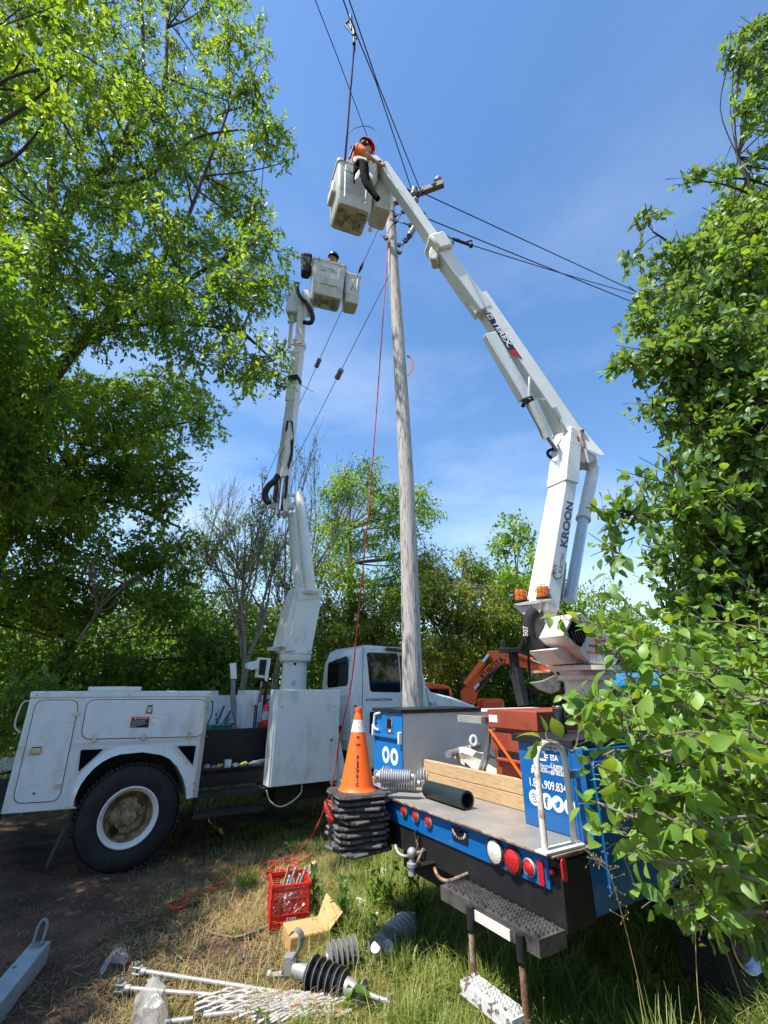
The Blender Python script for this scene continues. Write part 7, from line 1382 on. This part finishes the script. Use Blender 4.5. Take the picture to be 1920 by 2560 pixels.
# woods behind
pr = [((0, 0, z), r) for z, r in []]
S_ = random.Random(5); B = [((S_.uniform(-1.5, 1.5), S_.uniform(-1.2, 1.2), .5 + 4.6 * S_.random()), S_.uniform(.7, 1.1)) for _ in range(16)]
w0 = tree('woodland_tree', 'dense green woodland tree in the rows around the clearing', 'tree', (0, 0, 0), [([V(0, 0, 0), V(.1, 0, 2), V(0, .1, 4)], [.14, .1, .05])], B, 20, 8, .5, .19, [lf_dk, lf_big], 71, mw=[.65, .35], group='woodland trees behind the clearing', twig=0, link=2)
spots = [(x, 18.0 + 1.6 * ((i * 7) % 3)) for i, x in enumerate(np.arange(-19, 20, 1.5))] + [(-11.5 + 2.1 * i, 15.4 + .3 * (i % 3)) for i in range(12)] + [(-12 + 3.2 * i, -9.5 - 1.5 * (i % 2)) for i in range(9)] + [(11.5 + (i % 2), -4 + 2.8 * i) for i in range(5)]  # copies behind the camera and far right are unseen, added for window reflections
for i, (x, y) in enumerate(spots):
    o = w0 if i == 0 else dup(w0, (0, 0, 0)); o.location = (x, y, 0); o.rotation_euler = (0, 0, i * 1.7)
    s_ = .72 + .2 * ((i * 5) % 4) / 4; o.scale = (1, 1, s_ * (1.15 if x < -5 else .95))
# --- apple tree on the right
poly = [(1800, 420), (1800, 1380), (1500, 1380), (1480, 1240), (1450, 1150), (1470, 1060), (1490, 1000), (1480, 900), (1445, 830), (1440, 740), (1430, 640), (1460, 560), (1520, 500), (1570, 440), (1660, 400)]
B = fill(poly, 46, 2.3, 3.4, .23, 91, .95)
B = [b_ for b_ in B if not (b_[0][2] > A(wD(1600, 330), 2.3).z + 1.2 and random.random() < .35)]
B += [(tuple(A(wD(x, y), d)), r) for x, y, d, r in [(1350, 785, 2.6, .10), (1325, 790, 2.6, .07), (1380, 790, 2.6, .14), (1370, 560, 2.7, .10), (1395, 480, 2.7, .12), (1500, 390, 2.6, .12), (1580, 115, 2.3, .12), (1600, 90, 2.3, .10), (1610, 240, 2.3, .12), (1640, 200, 2.3, .12), (1330, 1190, 2.2, .09), (1300, 1100, 2.2, .07), (1390, 700, 2.6, .15), (1395, 640, 2.6, .12), (1420, 880, 2.5, .12), (1560, 380, 2.6, .12), (1640, 330, 2.5, .16), (1650, 100, 2.3, .14), (1655, 160, 2.3, .14), (1680, 240, 2.3, .16), (1690, 60, 2.3, .2), (1620, 140, 2.35, .14), (1660, 200, 2.35, .16), (1640, 60, 2.3, .14), (1600, 130, 2.3, .1), (1450, 1000, 2.4, .1), (1345, 1105, 2.2, .12), (1395, 1110, 2.2, .12), (1375, 1040, 2.3, .07)]]
tb = V(3.6, 3.0, 0)
limbs = [([tb, V(3.5, 3.0, 1.2), V(3.5, 2.9, 2.5), V(3.3, 2.8, 4.2), V(3.2, 2.7, 5.4), V(3.1, 2.6, 6.2)], [.12, .10, .08, .045, .02, .01]),
         ([V(3.5, 2.9, 2.4)] + lim([(1600, 1000, 2.7), (1500, 850, 2.7), (1430, 780, 2.6), (1340, 788, 2.6)]), [.03, .024, .018, .012, .005]),
         ([V(3.5, 2.9, 2.0)] + lim([(1600, 1180, 2.5), (1500, 1120, 2.4), (1400, 1110, 2.3), (1310, 1100, 2.2)]), [.025, .02, .016, .010, .004]),
         ([V(3.3, 2.8, 4.0)] + lim([(1600, 620, 2.8), (1500, 560, 2.8), (1410, 500, 2.7)]), [.028, .02, .014, .006])]
tree('apple_tree', 'apple tree with broad oval leaves filling the right edge', 'tree', tb, limbs, B, 760, 7, .20, .064, [lf_ap, lf_big], 93, mw=[.8, .2], wr=.62, big=True, twig=.004, link=5, droop=.3)
B = fill([(1500, 1330), (1900, 1330), (1900, 2060), (1600, 2000), (1500, 1900), (1470, 1800), (1500, 1700), (1440, 1560), (1450, 1440)], 62, 2.25, 2.9, .17, 95, .92)
tree('apple_bush', 'dense lower apple foliage against the side of the blue truck', 'bush', (2.9, 2.5, 0), [([V(2.9, 2.5, 0), V(2.8, 2.5, .8), V(2.7, 2.5, 1.6), V(2.6, 2.5, 2.4)], [.05, .04, .03, .012])], B, 620, 7, .18, .064, [lf_ap, lf_big], 96, mw=[.75, .25], wr=.62, big=True, twig=.003, link=3, droop=.3)
# near branches, lower right: large leaves close to the camera
bt_ = thing('leafy_bush', (2.3, 1.9, 0), 'near leafy apple branches with large bright leaves in front of the blue truck', 'bush')
br = [((1900, 1560, 2.0), (1500, 1420, 1.8), (1190, 1318, 1.75)), ((1900, 1500, 1.9), (1480, 1370, 1.7), (1330, 1290, 1.65)), ((1900, 1660, 1.7), (1500, 1560, 1.6), (1230, 1500, 1.55)), ((1900, 1740, 1.6), (1450, 1640, 1.5), (1165, 1598, 1.45)),
      ((1900, 1700, 1.8), (1440, 1560, 1.7), (1260, 1545, 1.6)), ((1900, 1860, 1.55), (1480, 1740, 1.45), (1290, 1662, 1.4)), ((1900, 1900, 1.5), (1480, 1780, 1.4), (1272, 1735, 1.4)), ((1900, 2000, 1.5), (1550, 1880, 1.4), (1290, 1830, 1.45)),
      ((1900, 2060, 1.6), (1600, 1960, 1.5), (1440, 1960, 1.45)), ((1900, 1600, 1.5), (1620, 1500, 1.4), (1400, 1430, 1.4)), ((1900, 1450, 1.8), (1650, 1360, 1.7), (1480, 1330, 1.7)), ((1900, 1760, 1.4), (1640, 1640, 1.3), (1380, 1580, 1.3)),
      ((1900, 1820, 1.7), (1600, 1720, 1.6), (1350, 1690, 1.5)), ((1900, 1950, 1.7), (1640, 1840, 1.6), (1400, 1800, 1.6)), ((1900, 1540, 2.2), (1600, 1420, 2.1), (1280, 1360, 2.0)), ((1900, 1640, 2.2), (1560, 1500, 2.1), (1330, 1450, 1.9)), ((1900, 1480, 2.4), (1600, 1330, 2.3), (1420, 1260, 2.3)), ((1900, 1900, 2.1), (1650, 1800, 2.0), (1450, 1760, 1.9)),
      ((1900, 1420, 2.4), (1650, 1290, 2.3), (1500, 1230, 2.3)), ((1500, 1560, 1.6), (1450, 1500, 1.6), (1420, 1430, 1.62)), ((1480, 1740, 1.45), (1400, 1690, 1.45), (1340, 1720, 1.45)), ((1450, 1640, 1.5), (1350, 1560, 1.5), (1290, 1500, 1.5)), ((1420, 1560, 1.7), (1330, 1420, 1.7), (1290, 1350, 1.72)), ((1900, 2010, 2.0), (1700, 1900, 1.9), (1520, 1860, 1.9)), ((1900, 1580, 1.8), (1700, 1440, 1.7), (1600, 1400, 1.7)), ((1900, 1700, 2.3), (1700, 1560, 2.2), (1500, 1640, 2.1))]
rq = random.Random(6)
for k in range(44):
    x1, y1 = (rq.uniform(1430, 1640), rq.uniform(1380, 1930)) if k < 30 else (rq.uniform(1275, 1420), rq.uniform(1480, 1790)); dd_ = rq.uniform(1.5, 2.3); br.append(((x1 + 330, y1 + rq.uniform(20, 160), dd_ + .2), (x1 + 130, y1 + rq.uniform(-20, 60), dd_ + .1), (x1, y1, dd_)))
rr = random.Random(14); q = MB(); PP, DD, LL = [], [], []
for b0 in br:
    P = [p_ + V(rr.gauss(0, .010), rr.gauss(0, .010), rr.gauss(0, .012)) for p_ in catmull([A(wD(x, y), d) for x, y, d in b0], 10)]; q.tube(P, [.007, .004, .0013], 6)
    n = len(P)
    for i in range(3, n):
        d = (P[i] - P[i - 1]).normalized()
        for k in range(max(2, int((P[i] - P[i - 1]).length / .017))):
            if rr.random() < .25: continue
            s_ = V(rr.gauss(0, 1), rr.gauss(0, 1), rr.gauss(0, .8)).normalized(); ld = (d * .7 + s_ * .8 + V(0, 0, .05)).normalized(); p = P[i - 1] + (P[i] - P[i - 1]) * rr.random(); st = .018 * rr.uniform(.5, 1.5); q.tube([p, p + ld * st], .0012, 4, cap=False); PP.append(tuple(p + ld * st)); DD.append(tuple(ld)); LL.append(.061 * rr.uniform(.5, 1.15))
        if rr.random() < .38 and 4 < i < n - 3:      # short side spur with a rosette
            sd_ = (d * .3 + V(rr.gauss(0, 1), rr.gauss(0, 1), rr.gauss(0, 1))).normalized(); e = P[i] + sd_ * rr.uniform(.03, .08); q.tube([P[i], (P[i] + e) / 2 + V(0, 0, .008), e], [.003, .002, .0015], 5)
            for k in range(rr.randint(4, 7)):
                ld = (sd_ * .5 + V(rr.gauss(0, 1), rr.gauss(0, 1), rr.gauss(0, .7)).normalized()).normalized(); PP.append(tuple(e - sd_ * .02 * rr.random() + ld * .012)); DD.append(tuple(ld)); LL.append(.060 * rr.uniform(.5, 1.15))
part('branches', q, barkl, bt_); PP = np.array(PP); r = np.random.default_rng(2); N = unit(r.normal(size=PP.shape) * .85 + np.array([-.2, -.2, 1.0])); v, f, k = leafgeo(PP, np.array(DD), N, np.array(LL), .60, True); rawmesh('crown', v, f, [lf_nr], bt_, smooth=True)
q = MB(); q.tube([V(2.5, 2.1, 0), V(2.45, 2.0, .8), V(2.35, 1.9, 1.6), V(2.3, 1.9, 2.2)], [.04, .035, .025, .012], 8); q.tube([V(2.5, 2.1, .2), V(2.2, 1.8, .7), V(1.9, 1.6, 1.1)], [.03, .02, .008], 8); part('trunk', q, bark, bt_)
# ================================================================= GRASS AND WEEDS
def blades(P, h, w_, lean, seed, flat=False):
    r = np.random.default_rng(seed); n = len(P); a = r.uniform(0, 2 * np.pi, n); d = np.stack([np.cos(a), np.sin(a), np.zeros(n)], 1); s_ = np.stack([-np.sin(a), np.cos(a), np.zeros(n)], 1); up = np.array([0, 0, 1.0]); h = h[:, None]; w_ = w_[:, None]; ln = lean[:, None]
    if flat: p1 = P + d * h * .5 + up * .02; p2 = P + d * h + up * .006
    else: p1 = P + up * h * .55 + d * h * ln * .35; p2 = P + up * h * (1 - .35 * ln) + d * h * ln * 1.0
    tw = s_ + d * r.normal(size=(n, 1)) * .3
    v = np.stack([P - tw * w_, P + tw * w_, p1 - tw * w_ * .8, p1 + tw * w_ * .8, p2], 1).reshape(-1, 3); b_ = (np.arange(n) * 5)[:, None]; f = np.stack([b_ + [0, 1, 3], b_ + [0, 3, 2], b_ + [2, 3, 4]], 1).reshape(-1, 3); return v, f
def noise2(x, y): return (np.sin(x * 1.7 + 2 * np.sin(y * 1.3)) * np.cos(y * 2.1 + 1.5 * np.sin(x * .9)) + .5 * np.sin(x * 4.3 + y * 3.1) * np.cos(y * 5.2 - x * 2.2)) / 1.5
def scatter(n, x0, x1, y0, y1, dens, seed):
    r = np.random.default_rng(seed); x = r.uniform(x0, x1, n); y = r.uniform(y0, y1, n); k = r.random(n) < dens(x, y); x, y = x[k], y[k]; return np.stack([x, y, hgt(x, y) - .012], 1), r
S1 = lambda x, k=3.0: 1 / (1 + np.exp(-np.clip(x * k, -30, 30)))
edge = lambda x, y: x + 1.35 + .22 * (y - 4.2) + .35 * noise2(x, y)                # soil track on the left, grass on the right
bare = lambda x, y: np.exp(-(((x + 1.12) / .52) ** 2 + ((y - 4.35) / .34) ** 2) ** 1.5) + np.exp(-(((x + .55) / .25) ** 2 + ((y - 4.0) / .18) ** 2))
def gobj(name, parts_, m):
    vs, fs, o = [], [], 0
    for v, f in parts_: vs.append(v); fs.append(f + o); o += len(v)
    ob = rawmesh(name, np.concatenate(vs), np.concatenate(fs), [m], None); tag(ob, kind='stuff'); return ob
P, r = scatter(150000, -2.6, 5, 2.6, 8, lambda x, y: S1(edge(x, y), 5) * (1 - .93 * bare(x, y)) * (.35 + .65 * S1(x + .9, 3)) * (.25 + .75 * (noise2(x * 1.3, y * 1.3) > -.35)), 1); n = len(P)
g1_ = blades(P, r.uniform(.03, .10, n) * (1 + 1.2 * S1(P[:, 0] + .3, 4)), r.uniform(.0016, .0032, n), r.uniform(.3, 1.2, n), 2)
P, r = scatter(46000, -.9, 4.5, 2.5, 7, lambda x, y: S1(x + .25 - .5 * (y < 4) * (x < .2) * 1.0 + .2 * noise2(x, y), 6) * (.3 + .7 * (noise2(x * 2 + 5, y * 2) > -.1)) * (1 - .6 * (y < 3.1)), 3); n = len(P)
g2_ = blades(P, r.uniform(.12, .32, n), r.uniform(.002, .0045, n), r.uniform(.3, 1.3, n), 4)
P, r = scatter(9000, -3.5, -.9, 6.0, 9, lambda x, y: .25 * (noise2(x * 2, y * 2) > .1), 5); n = len(P); g3_ = blades(P, r.uniform(.04, .12, n), r.uniform(.002, .003, n), r.uniform(.4, 1.2, n), 6)
P, r = scatter(60000, -14, 14, 8.5, 17, lambda x, y: .6 + 0 * x, 7); n = len(P); g4_ = blades(P, r.uniform(.1, .4, n), r.uniform(.004, .009, n), r.uniform(.3, 1.2, n), 8)
gobj('grass', [g1_, g2_, g3_, g4_], gr_g)
P, r = scatter(120000, -3.2, 3.2, 2.7, 6.6, lambda x, y: S1(edge(x, y) + .25, 5) * (.4 + .6 * S1(-(x - 1.2), 3)) * (1 - .82 * bare(x, y)) * (.2 + .8 * (noise2(x * 2.4 + 3, y * 2.4) > -.2)), 9); n = len(P)
d1_ = blades(P + np.array([0, 0, .01]) * r.uniform(0, 3, (n, 1)), r.uniform(.04, .17, n), r.uniform(.0012, .0026, n), r.uniform(.5, 1, n), 10, flat=True)
P, r = scatter(46000, -1.6, 3.5, 2.5, 6.5, lambda x, y: (1 - .85 * bare(x, y)) * S1(edge(x, y), 5) * (.4 + .5 * (noise2(x * 3, y * 3) > .1)), 12); n = len(P)
d2_ = blades(P, r.uniform(.05, .2, n), r.uniform(.0012, .0022, n), r.uniform(.8, 1.6, n), 13)
P, r = scatter(14000, -4.2, -.8, 3.4, 7.6, lambda x, y: .08 + .5 * (noise2(x * 2 + 1, y * 3) > .45), 15); n = len(P)
d3_ = blades(P, r.uniform(.03, .12, n), r.uniform(.001, .002, n), r.uniform(.5, 1, n), 16, flat=True)
gobj('straw', [d1_, d2_, d3_], gr_d)
# clods and stones in the soil
q = MB(); r_ = random.Random(3)
for k in range(420):
    x, y = r_.uniform(-4.2, -.4), r_.uniform(3.4, 7.5); s_ = r_.uniform(.006, .022); q.ball(V(x, y, float(hgt(x, y)) - .01), s_, 6, (r_.uniform(.8, 1.4), r_.uniform(.8, 1.4), .6))
for v_ in q.v: pass
tag(part('soil_clods', q, soil, None), kind='stuff')
# tall arching tufts, each a plant
def tuft(c, n, h, lab, m=gr_g, seed=0, name='grass_tuft'):
    r = np.random.default_rng(seed); P = np.array(c) + np.stack([r.normal(0, .06, n), r.normal(0, .06, n), np.zeros(n)], 1); t = thing(name, c, lab, 'grass tuft', 'tall grass tufts around the blue truck'); H_ = r.uniform(.5, 1, n) * h; a = r.uniform(0, 2 * np.pi, n); d = np.stack([np.cos(a), np.sin(a), np.zeros(n)], 1); s_ = np.stack([-np.sin(a), np.cos(a), np.zeros(n)], 1); ln = r.uniform(.25, 1.0, n)[:, None]; H_ = H_[:, None]; w_ = r.uniform(.0025, .0065, n)[:, None]; rows = []
    for k, f in enumerate([0, .3, .6, .85, 1]):
        p = P + np.array([0, 0, 1.0]) * H_ * (f - .45 * ln * f ** 2.4) + d * H_ * ln * f ** 1.8 * .8; rows += [p - s_ * w_ * (1 - f * .9), p + s_ * w_ * (1 - f * .9)]
    v = np.stack(rows, 1).reshape(-1, 3); b_ = (np.arange(n) * 10)[:, None]; f = np.stack([b_ + [2 * k, 2 * k + 1, 2 * k + 3, 2 * k + 2] for k in range(4)], 1).reshape(-1, 4); rawmesh('blades', v, f, [m], t); return t
tw_ = [((.55, 2.85, 0), 240, .5, 'tall green grass tuft in front of the lower truck step'), ((1.2, 2.55, 0), 300, .62, 'tall arching grass tuft right of the lower step, under the blue truck side'), ((1.7, 2.5, 0), 260, .75, 'tall grass tuft beneath the near apple leaves at lower right'), ((1.0, 2.3, 0), 240, .5, 'tall grass tuft at the bottom edge right of centre'), ((.2, 3.0, 0), 160, .35, 'low grass tuft left of the lower step at the bottom edge'), ((-.25, 4.6, 0), 260, .38, 'grass tuft below the stack of cone bases'), ((-.75, 5.35, 0), 180, .38, 'grass tuft between the orange rope and the cone bases'), ((-1.4, 5.6, 0), 140, .26, 'small grass tuft at the shaded edge near the big wheel'), ((.1, 4.0, 0), 220, .32, 'grass tuft right of the grey insulator'), ((2.2, 2.4, 0), 240, .8, 'tall grass tuft at the lower right corner'), ((.6, 3.6, 0), 200, .4, 'grass tuft in the shade behind the rear step'), ((.15, 3.45, 0), 180, .3, 'grass tuft in front of the grey insulator')]
tw_ += [((.85, 3.0, 0), 200, .42, 'grass tuft behind the right step cable'), ((1.45, 2.25, 0), 220, .5, 'grass tuft at the bottom edge below the blue side door'), ((.3, 3.35, 0), 140, .28, 'short grass tuft left of the lower step'), ((1.9, 2.75, 0), 260, .7, 'tall grass tuft below the blue truck wheel'), ((.8, 2.45, 0), 200, .45, 'grass tuft at the bottom edge left of the seed stalks'), ((1.35, 2.9, 0), 240, .55, 'grass tuft directly under the blue side skirt')]
for i, (c, n, h, lab) in enumerate(tw_): tuft(c, n, h, lab, seed=200 + i)
# seed-head grasses
for i, (x, y, h, dx) in enumerate([(1.28, 2.5, 1.25, .12), (1.5, 2.45, 1.35, -.2), (1.12, 2.55, 1.15, -.1), (1.75, 2.6, 1.2, .1)]):
    q = MB(); P = catmull([V(x, y, 0), V(x + dx * .2, y, h * .5), V(x + dx, y - .05, h * .92), V(x + dx * 1.8, y - .08, h)], 8); q.tube(P, [.003, .0022, .0012], 5); t = thing('seed_grass', (x, y, 0), ['thin seed head stalk just right of the grab rails', 'tall thin seed head stalk leaning left before the blue side', 'thin seed head stalk leaning left against the black bumper side', 'thin seed head stalk right of the others before the blue side'][i], 'grass stalk', 'seed head stalks beside the blue truck'); part('stalk', q, gr_d, t)
    q = MB(); r_ = random.Random(i)
    for k in range(40):
        j = r_.randint(len(P) - 12, len(P) - 1); e = P[j] + V(r_.gauss(0, .03), r_.gauss(0, .03), r_.gauss(0, .02)); q.tube([P[j], e], .0006, 3, cap=False); q.ball(e, .0045, 5, (.6, .6, 1.5))
    part('seeds', q, gr_d, t)
# leafy weeds
def weed(c, n, h, L, lab, seed, m=lf_ap, spread=.12):
    t = thing('leafy_weed', c, lab, 'weed', 'leafy weeds in the grass'); r = np.random.default_rng(seed); P, D_ = [], []; q = MB()
    for k in range(max(2, n // 9)):
        e = V(c[0] + r.normal(0, spread), c[1] + r.normal(0, spread), h * r.uniform(.6, 1.1)); q.tube([V(*c), (V(*c) + e) / 2 + V(0, 0, .02), e], [.004, .003, .0015], 5)
        for j in range(9): f = r.uniform(.25, 1); b_ = V(*c) + (e - V(*c)) * f; P.append(tuple(b_)); D_.append(tuple(r.normal(size=3) * .8 + np.array([0, 0, .15])))
    part('stem', q, lf_dk, t); P = np.array(P); v, f, k = leafgeo(P, np.array(D_), unit(r.normal(size=P.shape) * .5 + np.array([0, 0, 1])), L * r.uniform(.6, 1.2, len(P)), .5, True); rawmesh('leaves', v, f, [m], t, smooth=True); return t
wd = [((-.35, 4.75, 0), 120, .36, .07, 'dense leafy weed right under the cone stack'), ((-.05, 4.9, 0), 130, .38, .06, 'dense dark leafy weed below the hitch end of the bumper'), ((-.62, 5.0, 0), 60, .3, .08, 'leafy weed left of the cone stack beside the rope'), ((-.1, 3.75, 0), 16, .12, .11, 'low weed with one broad oval leaf beside the fat insulator'), ((.95, 2.75, 0), 60, .35, .09, 'bright leafy weed at the foot of the right step cable'), ((-.62, 3.58, 0), 18, .08, .06, 'bright low weed at the bottom edge below the spiral grips'), ((.75, 2.45, 0), 40, .25, .08, 'bright leafy weed at the bottom edge, lower right'), ((.3, 4.9, 0), 100, .35, .06, 'leafy weed in the shade under the tow ball'), ((-.7, 4.62, 0), 26, .12, .08, 'small leafy weed between crate and cardboard box'), ((.05, 4.35, 0), 60, .2, .07, 'leafy weed behind the grey insulator')]
for i, (c, n, h, L, lab) in enumerate(wd): weed(c, n, h, L, lab, 300 + i, lf_ap if i % 2 == 0 else lf_big)
